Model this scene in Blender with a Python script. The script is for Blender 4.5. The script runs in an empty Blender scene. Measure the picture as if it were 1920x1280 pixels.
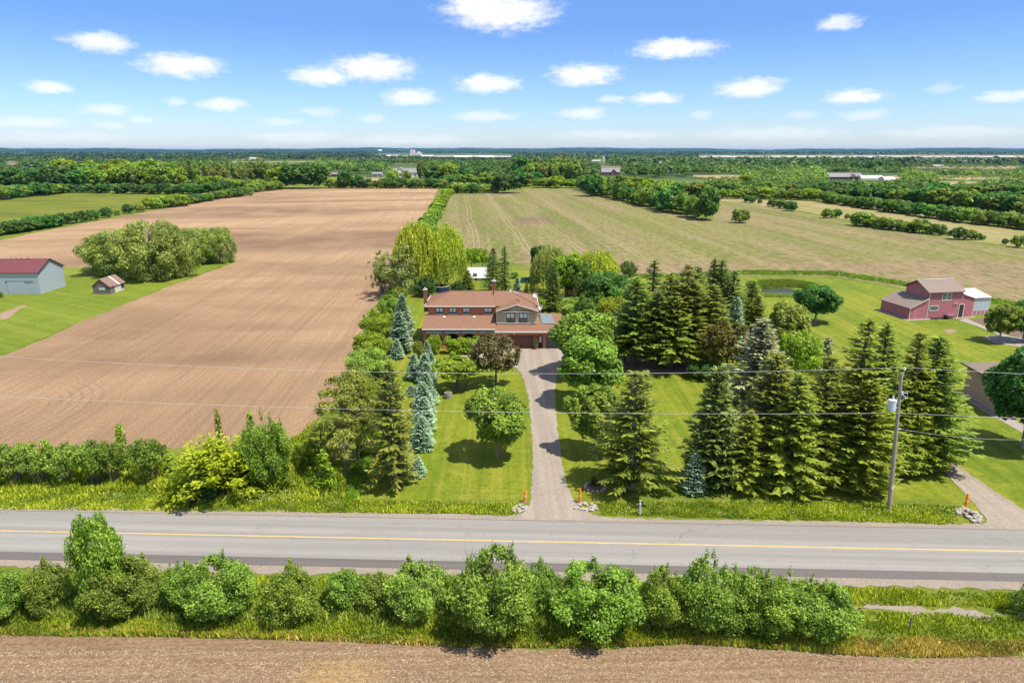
import bpy, bmesh, math, random
import numpy as np
from mathutils import Vector, Matrix
from mathutils.geometry import tessellate_polygon

S = bpy.context.scene
COL = S.collection
rad = math.radians
random.seed(4)

# ------------------------------------------------------------------ camera
TH, CH, F = rad(15.58), 32.0, 1280.0          # downward pitch, height above the ground, focal length in photo pixels
cam = bpy.data.cameras.new('camera')
cam.sensor_width, cam.lens = 36.0, 24.0
cam.clip_start, cam.clip_end = 0.5, 120000.0
cam_ob = bpy.data.objects.new('camera', cam)
cam_ob.location = (0, 0, CH)
cam_ob.rotation_euler = (math.pi / 2 - TH, 0, 0)
COL.objects.link(cam_ob)
S.camera = cam_ob

# ------------------------------------------------------------------ light
SUN_DIR = Vector((0.42, -0.22, 1.0)).normalized()
SUN_EL = math.asin(SUN_DIR.z)
SUN_AZ = math.atan2(SUN_DIR.x, SUN_DIR.y)      # clockwise from +y
S.view_settings.view_transform = 'Standard'
S.view_settings.look = 'None'
S.view_settings.gamma = 1.0
S.view_settings.use_curve_mapping = False
S.view_settings.exposure = 1.6
S.cycles.max_bounces = 6
S.cycles.diffuse_bounces = 3
S.cycles.transmission_bounces = 3
S.cycles.transparent_max_bounces = 6
S.cycles.volume_bounces = 0
sun = bpy.data.lights.new('sun', 'SUN')
sun.energy, sun.angle, sun.color = 2.65, rad(0.8), (1.0, 0.94, 0.84)
sun_ob = bpy.data.objects.new('sun', sun)
sun_ob.rotation_euler = SUN_DIR.to_track_quat('Z', 'Y').to_euler()
sun_ob.location = (60, 40, 200)
COL.objects.link(sun_ob)


class NT:
    """Short-hand for building node trees."""
    def __init__(s, tree):
        s.t = tree
        tree.nodes.clear()

    def n(s, typ, **kw):
        nd = s.t.nodes.new(typ)
        for k, v in kw.items():
            if k.startswith('_'):
                setattr(nd, k[1:], v)
            else:
                key = int(k[1:]) if k[0] == 'i' and k[1:].isdigit() else k.replace('__', ' ')
                s.put(nd.inputs[key], v)
        return nd

    def put(s, sock, v):
        if isinstance(v, bpy.types.Node):
            v = v.outputs[0]
        if isinstance(v, bpy.types.NodeSocket):
            s.t.links.new(v, sock)
        else:
            if sock.type == 'RGBA' and len(v) == 3:
                v = (*v, 1)
            sock.default_value = v

    def math(s, op, a, b=0.0, c=0.0, clamp=False):
        nd = s.n('ShaderNodeMath', _operation=op, _use_clamp=clamp)
        s.put(nd.inputs[0], a)
        s.put(nd.inputs[1], b)
        s.put(nd.inputs[2], c)
        return nd.outputs[0]

    def mix(s, f, a, b, mode='MIX'):
        nd = s.n('ShaderNodeMix', _data_type='RGBA', _blend_type=mode)
        s.put(nd.inputs[0], f)
        s.put(nd.inputs[6], a)
        s.put(nd.inputs[7], b)
        return nd.outputs[2]

    def step(s, v, lo, hi, a=0.0, b=1.0):
        nd = s.n('ShaderNodeMapRange', _interpolation_type='SMOOTHSTEP')
        for i, x in enumerate((v, lo, hi, a, b)):
            s.put(nd.inputs[i], x)
        return nd.outputs[0]

    def noise(s, vec, scale, detail=3.0, rough=0.55, dist=0.0):
        nd = s.n('ShaderNodeTexNoise', Scale=scale, Detail=detail, Roughness=rough, Distortion=dist)
        if vec is not None:
            s.put(nd.inputs['Vector'], vec)
        return nd.outputs[0]

    def mapping(s, vec, scale=(1, 1, 1), rot=0.0, loc=(0, 0, 0)):
        nd = s.n('ShaderNodeMapping')
        s.put(nd.inputs['Vector'], vec)
        if rot:                                   # turn first, then stretch
            nd.vector_type = 'TEXTURE'
            scale = tuple(1 / (x or 1) for x in scale)
        nd.inputs['Scale'].default_value = scale
        nd.inputs['Rotation'].default_value = (0, 0, rot)
        nd.inputs['Location'].default_value = loc
        return nd.outputs[0]

    def ramp(s, f, stops, interp='LINEAR'):
        nd = s.n('ShaderNodeValToRGB', Fac=f)
        cr = nd.color_ramp
        cr.interpolation = interp
        while len(cr.elements) < len(stops):
            cr.elements.new(0.5)
        for e, (p, c) in zip(cr.elements, stops):
            e.position = p
            e.color = (*c, 1) if len(c) == 3 else c
        return nd.outputs[0]


# ------------------------------------------------------------------ sky
def build_world():
    w = bpy.data.worlds.new('World')
    S.world = w
    w.use_nodes = True
    N = NT(w.node_tree)
    sky = N.n('ShaderNodeTexSky', _sky_type='NISHITA', _sun_disc=False, _sun_elevation=SUN_EL,
              _sun_rotation=SUN_AZ, _air_density=1.0, _dust_density=0.35, _ozone_density=3.0, _altitude=100.0)
    d = N.n('ShaderNodeTexCoord').outputs['Generated']
    sep = N.n('ShaderNodeSeparateXYZ', i0=d)
    az = N.math('ARCTAN2', sep.outputs[0], sep.outputs[1])
    el = N.math('ARCSINE', sep.outputs[2])
    # blue gradient, its tint raised above the view to add fill light
    tint = N.ramp(N.math('MULTIPLY', el, 1 / 1.57), [(0.0, (0.59, 0.63, 0.79)), (0.035, (0.47, 0.585, 0.77)),
                                                     (0.10, (0.35, 0.47, 0.715)), (0.30, (0.62, 0.74, 0.95)), (1.0, (0.80, 0.88, 0.98))])
    col = N.mix(1.0, sky.outputs[0], tint, 'MULTIPLY')
    uv = N.n('ShaderNodeCombineXYZ', X=az, Y=el).outputs[0]
    # small fair-weather clouds: (az, el, half width, half height, opacity) in radians
    src = [(940, 22, 96, 30, 1), (890, 10, 50, 22, 1), (188, 78, 50, 17, .9), (340, 122, 66, 20, 1), (600, 144, 55, 16, .95), (700, 127, 72, 21, 1),
           (92, 165, 38, 12, .85), (418, 196, 36, 11, .8), (770, 183, 46, 13, .85), (915, 157, 54, 16, .95),
           (1094, 140, 60, 18, 1), (1265, 92, 74, 16, .95), (1573, 42, 36, 13, .75), (1405, 165, 55, 16, .95),
           (1600, 182, 50, 12, .85), (1228, 185, 46, 11, .8), (1150, 186, 24, 8, .55), (1095, 212, 40, 12, .7),
           (1620, 215, 40, 9, .5), (1890, 182, 48, 10, .7), (330, 192, 24, 8, .5), (200, 204, 42, 10, .6),
           (55, 228, 60, 11, .55), (910, 217, 60, 10, .55), (600, 210, 36, 9, .4), (697, 221, 24, 8, .4),
           (528, 228, 34, 7, .4), (270, 223, 22, 7, .4), (205, 237, 30, 7, .4), (1318, 216, 22, 7, .35), (1770, 165, 30, 9, .3),
           (1500, 215, 34, 8, .3), (1450, 151, 30, 6, .45), (560, 258, 90, 9, .4), (760, 262, 120, 9, .4), (1450, 250, 130, 11, .4),
           (1150, 253, 110, 9, .35), (1780, 248, 120, 11, .35), (120, 258, 110, 8, .3)]
    warp = N.n('ShaderNodeTexNoise', Scale=26.0, Detail=3.0, Roughness=0.6)
    N.put(warp.inputs['Vector'], N.mapping(uv, (1, 2.4, 1)))
    wv = N.n('ShaderNodeVectorMath', _operation='MULTIPLY_ADD', i0=warp.outputs['Color'], i1=(0.030, 0.012, 0), i2=(-0.015, -0.006, 0))
    uvw = N.n('ShaderNodeVectorMath', _operation='ADD', i0=uv, i1=wv.outputs[0]).outputs[0]
    en = N.noise(N.mapping(uv, (1, 2.2, 1)), 60.0, 5.0, 0.62)
    ero = N.math('MULTIPLY_ADD', en, 1.2, -0.6)
    acc = None
    for (px, py, hw, hh, op) in src:
        cx, cy = (px - 960) / F, (640 - py) / F
        v = Vector((cx, math.cos(TH) + cy * math.sin(TH), -math.sin(TH) + cy * math.cos(TH))).normalized()
        a0, e0 = math.atan2(v.x, v.y), math.asin(v.z)
        k = 1 / F * v.y
        sub = N.n('ShaderNodeVectorMath', _operation='SUBTRACT', i0=uvw, i1=(a0, e0, 0))
        mul = N.n('ShaderNodeVectorMath', _operation='MULTIPLY', i0=sub.outputs[0], i1=(1 / (hw * k), 1 / (hh * k), 0))
        ln = N.n('ShaderNodeVectorMath', _operation='LENGTH', i0=mul.outputs[0])
        m = N.step(N.math('ADD', ln.outputs['Value'], ero), 1.33, 0.34, 0.0, op)
        acc = m if acc is None else N.math('MAXIMUM', acc, m)
    # puffs go on out of view, made denser to add fill light
    pr = N.noise(N.mapping(d, (1, 1, 2.6)), 5.0, 3.0, 0.55)
    puffs = N.step(pr, 0.46, 0.60)
    beyond = N.math('MAXIMUM', N.step(el, 0.22, 0.34), N.step(N.math('ABSOLUTE', az), 0.72, 0.85))
    puffs = N.math('MULTIPLY', puffs, N.math('MULTIPLY', beyond, N.step(el, 0.0, 0.12)))
    acc = N.math('MAXIMUM', acc, N.math('MULTIPLY', puffs, 0.9))
    shade = N.noise(uv, 40.0, 3.0, 0.5)
    white = N.mix(shade, (4.3, 4.42, 4.55), (5.0, 5.03, 5.07))
    col = N.mix(acc, col, white)
    bg = N.n('ShaderNodeBackground', Color=col, Strength=0.076)
    out = N.n('ShaderNodeOutputWorld')
    N.t.links.new(bg.outputs[0], out.inputs[0])


build_world()


# ------------------------------------------------------------------ geometry helpers
def G(px, py, z=0.0):
    """The point of the plane at height z seen at a photo pixel."""
    cx, cy = (px - 960) / F, (640 - py) / F
    dx, dy, dz = cx, math.cos(TH) + cy * math.sin(TH), -math.sin(TH) + cy * math.cos(TH)
    t = (z - CH) / dz
    return Vector((dx * t, dy * t, z))


def depth(Y, z=0.0):
    return Y * math.cos(TH) - (z - CH) * math.sin(TH)


def zat(Y, py):
    """Height above the ground, at distance Y, of what shows at photo row py."""
    s = (640 - py) / F
    return CH + Y * (s * math.cos(TH) - math.sin(TH)) / (math.cos(TH) + s * math.sin(TH))


def xat(px, Y, z):
    return (px - 960) / F * depth(Y, z)


def link(o, parent=None):
    COL.objects.link(o)
    if parent is not None:
        o.parent = parent
    return o


def tag(o, label, cat, group=None, kind=None):
    if label:
        o['label'] = label
    if cat:
        o['category'] = cat
    if group:
        o['group'] = group
    if kind:
        o['kind'] = kind
    return o


def thing(name, label, cat, loc=(0, 0, 0), rz=0.0, group=None):
    o = bpy.data.objects.new(name, None)
    o.empty_display_size = 0.3
    o.location = loc
    o.rotation_euler = (0, 0, rz)
    link(o)
    return tag(o, label, cat, group)


def ordinal(n):
    one = ['', 'first', 'second', 'third', 'fourth', 'fifth', 'sixth', 'seventh', 'eighth', 'ninth', 'tenth', 'eleventh', 'twelfth', 'thirteenth',
           'fourteenth', 'fifteenth', 'sixteenth', 'seventeenth', 'eighteenth', 'nineteenth']
    if n < 20:
        return one[n]
    tens = ['', '', 'twent', 'thirt', 'fort', 'fift']
    return tens[n // 10] + 'ieth' if n % 10 == 0 else tens[n // 10] + 'y-' + one[n % 10]


class MB:
    """Collects simple solids and links them as one mesh object."""
    def __init__(s):
        s.v, s.f = [], []

    def add(s, vs, fs):
        b = len(s.v)
        s.v += [tuple(v) for v in vs]
        s.f += [tuple(i + b for i in f) for f in fs]
        return s

    def box(s, x0, x1, y0, y1, z0, z1):
        return s.add([(x0, y0, z0), (x1, y0, z0), (x1, y1, z0), (x0, y1, z0), (x0, y0, z1), (x1, y0, z1), (x1, y1, z1), (x0, y1, z1)],
                     [(0, 3, 2, 1), (4, 5, 6, 7), (0, 1, 5, 4), (1, 2, 6, 5), (2, 3, 7, 6), (3, 0, 4, 7)])

    def prism(s, poly, t):
        """A flat polygon (3D points) given the thickness vector t."""
        n = len(poly)
        t = Vector(t)
        p = [Vector(q) for q in poly]
        vs = p + [q + t for q in p]
        return s.add(vs, [tuple(range(n - 1, -1, -1)), tuple(range(n, 2 * n))] +
                     [(i, (i + 1) % n, n + (i + 1) % n, n + i) for i in range(n)])

    def tube(s, pts, rs, n=6, cap=True):
        pts = [Vector(p) for p in pts]
        if not hasattr(rs, '__len__'):
            rs = [rs] * len(pts)
        vs, fs = [], []
        for i, p in enumerate(pts):
            d = (pts[min(i + 1, len(pts) - 1)] - pts[max(i - 1, 0)]).normalized()
            u = d.cross(Vector((0, 0, 1)) if abs(d.z) < 0.9 else Vector((1, 0, 0))).normalized()
            w = d.cross(u)
            for k in range(n):
                a = 2 * math.pi * k / n
                vs.append(p + (u * math.cos(a) + w * math.sin(a)) * rs[i])
        for i in range(len(pts) - 1):
            for k in range(n):
                a, b = i * n + k, i * n + (k + 1) % n
                fs.append((a, b, b + n, a + n))
        if cap:
            fs.append(tuple(range(n - 1, -1, -1)))
            fs.append(tuple(range((len(pts) - 1) * n, len(pts) * n)))
        return s.add(vs, fs)

    def lathe(s, prof, n=12, c=(0, 0, 0)):
        vs, fs = [], []
        for r, z in prof:
            for k in range(n):
                a = 2 * math.pi * k / n
                vs.append((c[0] + r * math.cos(a), c[1] + r * math.sin(a), c[2] + z))
        for i in range(len(prof) - 1):
            for k in range(n):
                a, b = i * n + k, i * n + (k + 1) % n
                fs.append((a, b, b + n, a + n))
        fs.append(tuple(range(n - 1, -1, -1)))
        fs.append(tuple(range((len(prof) - 1) * n, len(prof) * n)))
        return s.add(vs, fs)

    def mesh(s, name, m):
        me = bpy.data.meshes.new(name)
        me.from_pydata(s.v, [], s.f)
        me.materials.append(m)
        me.update()
        return me

    def build(s, name, m, parent=None, smooth=False):
        me = s.mesh(name, m)
        if smooth:
            me.polygons.foreach_set('use_smooth', [True] * len(me.polygons))
        return link(bpy.data.objects.new(name, me), parent)


# ------------------------------------------------------------------ materials
def new_mat(name):
    m = bpy.data.materials.new(name)
    m.use_nodes = True
    return m, NT(m.node_tree)


def finish(N, col, rough=0.85, spec=0.25, bump=None, bstr=0.4, bdist=0.05, metal=0.0):
    p = N.n('ShaderNodeBsdfPrincipled', Base__Color=col, Roughness=rough, Metallic=metal)
    N.put(p.inputs['Specular IOR Level'], spec)
    if bump is not None:
        b = N.n('ShaderNodeBump', Strength=bstr, Distance=bdist, Height=bump)
        N.t.links.new(b.outputs[0], p.inputs['Normal'])
    o = N.n('ShaderNodeOutputMaterial')
    N.t.links.new(p.outputs[0], o.inputs[0])
    return p


def plain(name, col, rough=0.7, var=0.25, scale=3.0, spec=0.3, metal=0.0, streak=None):
    """Painted or natural surface with some wear: fine and broad noise over one base colour."""
    m, N = new_mat(name)
    co = N.n('ShaderNodeTexCoord').outputs['Object']
    if streak:
        co = N.mapping(co, streak)
    a = N.noise(co, scale, 5, 0.6)
    b = N.noise(co, scale * 7, 3, 0.6)
    f = N.math('ADD', N.math('MULTIPLY', a, 0.65), N.math('MULTIPLY', b, 0.35))
    c = N.mix(f, tuple(x * (1 - var * 1.4) for x in col), tuple(min(1, x * (1 + var * 1.4)) for x in col))
    finish(N, c, rough, spec, b, 0.15, 0.02, metal)
    return m


def leaf_mat(name, col, tip=None, trans=0.38, hue=0.035):
    """Leaves: per-leaf and per-plant variation, some light passing through."""
    tip = tip or tuple(min(1, c * 1.5) for c in col)
    col, tip = (tuple(min(0.8, x * k) for x, k in zip(v, (1.75, 1.7, 1.15))) for v in (col, tip))
    m, N = new_mat(name)
    at = N.n('ShaderNodeAttribute', _attribute_name='tint').outputs['Fac']
    oi = N.n('ShaderNodeObjectInfo').outputs['Random']
    c = N.mix(N.step(at, 0.55, 1.5), tuple(x * 0.62 for x in col), tip)
    hs = N.n('ShaderNodeHueSaturation', Color=c)
    N.put(hs.inputs['Hue'], N.math('MULTIPLY_ADD', oi, hue, 0.494 - hue / 2))
    N.put(hs.inputs['Value'], N.math('MULTIPLY_ADD', oi, 0.28, 0.86))
    p = N.n('ShaderNodeBsdfPrincipled', Base__Color=hs.outputs[0], Roughness=0.5)
    N.put(p.inputs['Specular IOR Level'], 0.32)
    t = N.n('ShaderNodeBsdfTranslucent', Color=N.mix(1.0, hs.outputs[0], (1.1, 1.25, 0.7), 'MULTIPLY'))
    mx = N.n('ShaderNodeMixShader', i0=trans)
    N.t.links.new(p.outputs[0], mx.inputs[1])
    N.t.links.new(t.outputs[0], mx.inputs[2])
    o = N.n('ShaderNodeOutputMaterial')
    N.t.links.new(mx.outputs[0], o.inputs[0])
    return m


LEAF = {
    'maple': leaf_mat('maple_leaf', (0.086, 0.155, 0.020), (0.185, 0.275, 0.045)),
    'maple_dark': leaf_mat('dark_maple_leaf', (0.035, 0.105, 0.022), (0.07, 0.17, 0.035)),
    'lime': leaf_mat('lime_leaf', (0.115, 0.21, 0.018), (0.21, 0.30, 0.025)),
    'yellow': leaf_mat('yellow_green_leaf', (0.125, 0.20, 0.012), (0.235, 0.29, 0.018)),
    'shrub': leaf_mat('shrub_leaf', (0.080, 0.148, 0.021), (0.17, 0.245, 0.046)),
    'shrub_light': leaf_mat('light_shrub_leaf', (0.115, 0.185, 0.035), (0.22, 0.29, 0.065)),
    'dark': leaf_mat('dark_leaf', (0.032, 0.078, 0.025), (0.06, 0.125, 0.035)),
    'wood': leaf_mat('wood_leaf', (0.06, 0.125, 0.025), (0.125, 0.20, 0.035), hue=0.09),
    'far_dark': leaf_mat('far_forest_leaf', (0.016, 0.036, 0.022), (0.04, 0.075, 0.035), 0.1),
    'willow': leaf_mat('willow_leaf', (0.125, 0.18, 0.045), (0.25, 0.30, 0.10)),
    'willow_gold': leaf_mat('golden_willow_leaf', (0.175, 0.235, 0.022), (0.33, 0.375, 0.05)),
    'purple': leaf_mat('purple_leaf', (0.095, 0.082, 0.045), (0.165, 0.145, 0.08), hue=0.02),
    'bronze': leaf_mat('bronze_leaf', (0.085, 0.078, 0.022), (0.16, 0.145, 0.036), hue=0.02),
    'spruce': leaf_mat('spruce_needle', (0.094, 0.145, 0.026), (0.175, 0.225, 0.042), 0.34, 0.05),
    'spruce_yellow': leaf_mat('yellow_spruce_needle', (0.115, 0.155, 0.024), (0.195, 0.228, 0.040), 0.35, 0.04),
    'spruce_dark': leaf_mat('dark_spruce_needle', (0.062, 0.112, 0.032), (0.135, 0.19, 0.058), 0.3, 0.04),
    'spruce_brown': leaf_mat('brown_spruce_needle', (0.092, 0.115, 0.028), (0.17, 0.19, 0.048), 0.3, 0.02),
    'spruce_blue': leaf_mat('blue_spruce_needle', (0.092, 0.158, 0.142), (0.205, 0.305, 0.275), 0.12, 0.02),
    'spruce_grey': leaf_mat('grey_spruce_needle', (0.10, 0.125, 0.085), (0.25, 0.275, 0.19), 0.12, 0.02),
    'pine': leaf_mat('pine_needle', (0.096, 0.132, 0.026), (0.195, 0.23, 0.05), 0.2, 0.03),
    'poplar': leaf_mat('poplar_leaf', (0.115, 0.17, 0.05), (0.21, 0.27, 0.09)),
}
BARK = plain('bark', (0.13, 0.105, 0.085), 0.9, 0.4, 6.0, 0.1, streak=(1, 1, 0.25))
BARK_GREY = plain('grey_bark', (0.24, 0.215, 0.19), 0.9, 0.35, 6.0, 0.1, streak=(1, 1, 0.25))


def world_co(N):
    return N.n('ShaderNodeNewGeometry').outputs['Position']


def G0(px, py):
    cx, cy = (px - 960) / F, (640 - py) / F
    t = CH / (math.sin(TH) - cy * math.cos(TH))
    return cx * t, (math.cos(TH) + cy * math.sin(TH)) * t


def soil_mat():
    m, N = new_mat('tilled_soil')
    co = world_co(N)
    tone_bands = N.noise(N.mapping(co, (0.005, 0.021, 1), rad(8)), 1.0, 5, 0.6, 0.5)  # broad bands, darker and lighter, across the field
    broad = N.noise(N.mapping(co, (0.05, 0.03, 1)), 1.0, 5, 0.62)
    # passes of the harrow run the length of the field, a few metres apart
    wob = N.noise(co, 0.03, 2, 0.5)
    row = N.noise(N.mapping(co, (0.55, 0.008, 1), rad(3)), 1.0, 4, 0.65, 0.25)
    clod = N.noise(co, 3.4, 4, 0.8)
    fine = N.noise(co, 6.5, 3, 0.7)
    c = N.ramp(tone_bands, [(0.38, (0.180, 0.112, 0.067)), (0.50, (0.295, 0.189, 0.105)), (0.62, (0.415, 0.275, 0.155))])
    c = N.mix(N.step(broad, 0.35, 0.7, 0, 0.42), c, (0.45, 0.305, 0.172))
    c = N.mix(N.step(row, 0.42, 0.66, 0, 0.26), c, (0.225, 0.135, 0.083))
    c = N.mix(N.step(clod, 0.38, 0.58, 0.5, 0), c, (0.15, 0.09, 0.058))
    # passes a harrow's width apart, and the rings of its turn at the headland
    px = N.n('ShaderNodeSeparateXYZ', i0=N.mapping(co, (1, 1, 1), rad(2))).outputs[0]
    lane = N.math('FRACT', N.math('MULTIPLY_ADD', px, 1 / 9.5, N.math('MULTIPLY', wob, 0.5)))
    lane = N.math('ABSOLUTE', N.math('SUBTRACT', lane, 0.5))
    c = N.mix(N.step(lane, 0.06, 0.0, 0, 0.25), c, (0.19, 0.118, 0.075))
    l2 = N.noise(N.mapping(co, (1.6, 0.02, 1), rad(3)), 1.0, 3, 0.6, 0.2)
    c = N.mix(N.step(l2, 0.47, 0.60, 0, 0.26), c, (0.175, 0.108, 0.066))
    for gx, gy in ((470, 778), (-60, 775)):
        q = G0(gx, gy)
        ds = N.n('ShaderNodeVectorMath', _operation='DISTANCE', i0=co, i1=(q[0], q[1], 0)).outputs['Value']
        rings = N.math('SINE', N.math('MULTIPLY', ds, 5.2))
        c = N.mix(N.math('MULTIPLY', N.step(rings, 0.3, 1.0), N.math('MULTIPLY', N.step(ds, 17.0, 14.0, 0, 0.28), N.math('MULTIPLY', N.step(ds, 4.0, 8.0), N.step(N.n('ShaderNodeSeparateXYZ', i0=co).outputs[0], q[0] + 2.0, q[0] + 9.0)))), c, (0.15, 0.092, 0.06))
    c = N.mix(N.step(fine, 0.58, 0.72, 0, 0.5), c, (0.50, 0.37, 0.25))
    h = N.math('ADD', clod, N.math('MULTIPLY', row, 0.8))
    finish(N, c, 0.95, 0.1, h, 0.9, 0.35)
    return m


def near_soil_mat():
    m, N = new_mat('strawy_soil')
    co = world_co(N)
    row = N.noise(N.mapping(co, (0.12, 2.6, 1), rad(1)), 1.0, 4, 0.62, 0.3)
    broad = N.noise(co, 0.25, 4, 0.6)
    clod = N.noise(N.mapping(co, (1.0, 1.6, 1)), 2.6, 5, 0.75)
    fine = N.noise(N.mapping(co, (1.0, 2.0, 1)), 8.0, 3, 0.7)
    c = N.mix(broad, (0.225, 0.146, 0.082), (0.32, 0.218, 0.126))
    c = N.mix(N.step(row, 0.42, 0.62, 0.35, 0), c, (0.15, 0.09, 0.058))
    c = N.mix(N.step(clod, 0.38, 0.58, 0.6, 0), c, (0.115, 0.068, 0.042))
    c = N.mix(N.step(fine, 0.56, 0.72, 0, 0.6), c, (0.43, 0.33, 0.225))
    q = G0(640, 1272)
    ds = N.n('ShaderNodeVectorMath', _operation='DISTANCE', i0=N.mapping(co, (1, 1.6, 1)), i1=(q[0], q[1] * 1.6, 0)).outputs['Value']
    husk = N.math('MULTIPLY', N.step(N.math('MULTIPLY_ADD', broad, 5.0, ds), 6.2, 3.8), N.step(clod, 0.42, 0.6, 0.25, 0.8))
    c = N.mix(N.math('MULTIPLY', husk, 0.6), c, (0.46, 0.27, 0.08))
    finish(N, c, 0.95, 0.1, N.math('ADD', clod, row), 0.9, 0.25)
    return m


def stubble_mat():
    m, N = new_mat('sprouting_stubble')
    co = world_co(N)
    wig = N.n('ShaderNodeTexNoise', Scale=0.02, Detail=2)
    N.put(wig.inputs['Vector'], co)
    cw = N.n('ShaderNodeVectorMath', _operation='MULTIPLY_ADD', i0=wig.outputs['Color'], i1=(3, 3, 0), i2=co).outputs[0]
    rows = N.noise(N.mapping(cw, (0.40, 0.010, 1), rad(4.6)), 1.0, 5, 0.75, 0.15)
    rows2 = N.noise(N.mapping(cw, (0.09, 0.004, 1), rad(4.6)), 1.0, 3, 0.6, 0.2)
    patch = N.noise(N.mapping(co, (0.022, 0.010, 1)), 1.0, 5, 0.62, 0.3)
    bare = N.noise(N.mapping(co, (0.015, 0.020, 1), 0, (3.3, 1.7, 0)), 1.0, 5, 0.65, 0.5)
    fine = N.noise(co, 2.3, 4, 0.72)
    spot = N.noise(N.mapping(co, (0.55, 0.22, 1), rad(4.6)), 1.0, 5, 0.75)
    c = N.mix(N.step(rows, 0.42, 0.58), (0.195, 0.145, 0.078), (0.135, 0.142, 0.036))
    c = N.mix(N.step(rows2, 0.44, 0.56, 0, 0.6), c, (0.245, 0.19, 0.098))
    c = N.mix(N.step(rows2, 0.47, 0.38, 0, 0.6), c, (0.105, 0.128, 0.026))
    c = N.mix(N.step(patch, 0.42, 0.62, 0, 0.65), c, (0.145, 0.158, 0.034))
    c = N.mix(N.step(bare, 0.56, 0.70, 0, 0.8), c, (0.185, 0.118, 0.082))
    c = N.mix(N.step(spot, 0.49, 0.62, 0, 0.8), c, (0.085, 0.10, 0.02))
    c = N.mix(N.step(spot, 0.47, 0.36, 0, 0.6), c, (0.29, 0.225, 0.12))
    # bare soil where it lay wet, and along the headland
    q = G0(1003, 412)
    ds = N.n('ShaderNodeVectorMath', _operation='DISTANCE', i0=N.mapping(co, (1, 0.55, 1)), i1=(q[0], q[1] * 0.55, 0)).outputs['Value']
    c = N.mix(N.step(N.math('MULTIPLY_ADD', spot, 16.0, ds), 22.0, 12.0, 0, 0.75), c, (0.155, 0.095, 0.068))
    yy = N.n('ShaderNodeSeparateXYZ', i0=co).outputs[1]
    head = N.math('MULTIPLY', N.step(N.math('MULTIPLY_ADD', patch, 60.0, yy), 246.0, 226.0), N.step(spot, 0.62, 0.42))
    c = N.mix(N.math('MULTIPLY', head, 0.6), c, (0.26, 0.165, 0.115))
    # tramlines
    px = N.n('ShaderNodeSeparateXYZ', i0=N.mapping(cw, (1, 1, 1), rad(4.6))).outputs[0]
    tr = N.math('FRACT', N.math('MULTIPLY', px, 1 / 17.0))
    for at in (0.45, 0.56):
        ln = N.math('ABSOLUTE', N.math('SUBTRACT', tr, at))
        c = N.mix(N.step(ln, 0.022, 0.006, 0, 0.5), c, (0.33, 0.26, 0.145))
    c = N.mix(N.step(fine, 0.38, 0.52, 0.5, 0), c, (0.095, 0.083, 0.034))
    c = N.mix(N.step(fine, 0.58, 0.72, 0, 0.4), c, (0.32, 0.27, 0.15))
    finish(N, c, 0.95, 0.1, N.math('ADD', fine, rows), 0.7, 0.25)
    return m


def lawn_mat(name, a, b, dry, stripes=None, dryness=0.6):
    m, N = new_mat(name)
    co = world_co(N)
    big = N.noise(co, 0.05, 4, 0.6, 0.3)
    mid = N.noise(co, 0.45, 4, 0.65)
    fine = N.noise(co, 4.2, 4, 0.75)
    tuft = N.noise(co, 1.1, 4, 0.75)
    c = N.mix(N.step(big, 0.35, 0.65), a, b)
    c = N.mix(N.step(tuft, 0.50, 0.36, 0, 0.45), c, tuple(x * 0.55 for x in a))
    c = N.mix(N.step(mid, 0.48, 0.72, 0, dryness), c, dry)
    if stripes:
        rot, sc = stripes
        st = N.noise(N.mapping(co, (sc, 0.012, 1), rot), 1.0, 3, 0.6, 0.2)
        c = N.mix(N.step(st, 0.50, 0.64, 0, 0.42), c, dry)
        c = N.mix(N.step(st, 0.38, 0.46, 0.35, 0), c, tuple(x * 0.6 for x in a))
    c = N.mix(N.step(fine, 0.36, 0.54, 0.5, 0), c, tuple(x * 0.5 for x in a))
    c = N.mix(N.step(fine, 0.56, 0.74, 0, 0.35), c, tuple(min(1, x * 1.5) for x in b))
    finish(N, c, 0.9, 0.15, N.math('ADD', fine, mid), 0.55, 0.12)
    return m


def gravel_mat(name, a, b, ruts=None):
    m, N = new_mat(name)
    co = world_co(N)
    big = N.noise(co, 0.35, 4, 0.6)
    fine = N.noise(co, 5.0, 4, 0.8)
    c = N.mix(big, a, b)
    if ruts:
        st = N.noise(N.mapping(co, (0.85, 0.03, 1), ruts), 1.0, 3, 0.6, 0.15)
        c = N.mix(N.step(st, 0.40, 0.60, 0, 0.45), c, tuple(x * 1.25 for x in b))
    c = N.mix(N.step(fine, 0.36, 0.52, 0.45, 0), c, tuple(x * 0.55 for x in a))
    c = N.mix(N.step(fine, 0.58, 0.72, 0, 0.4), c, tuple(min(1, x * 1.35) for x in b))
    finish(N, c, 0.95, 0.12, fine, 0.5, 0.06)
    return m


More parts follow.
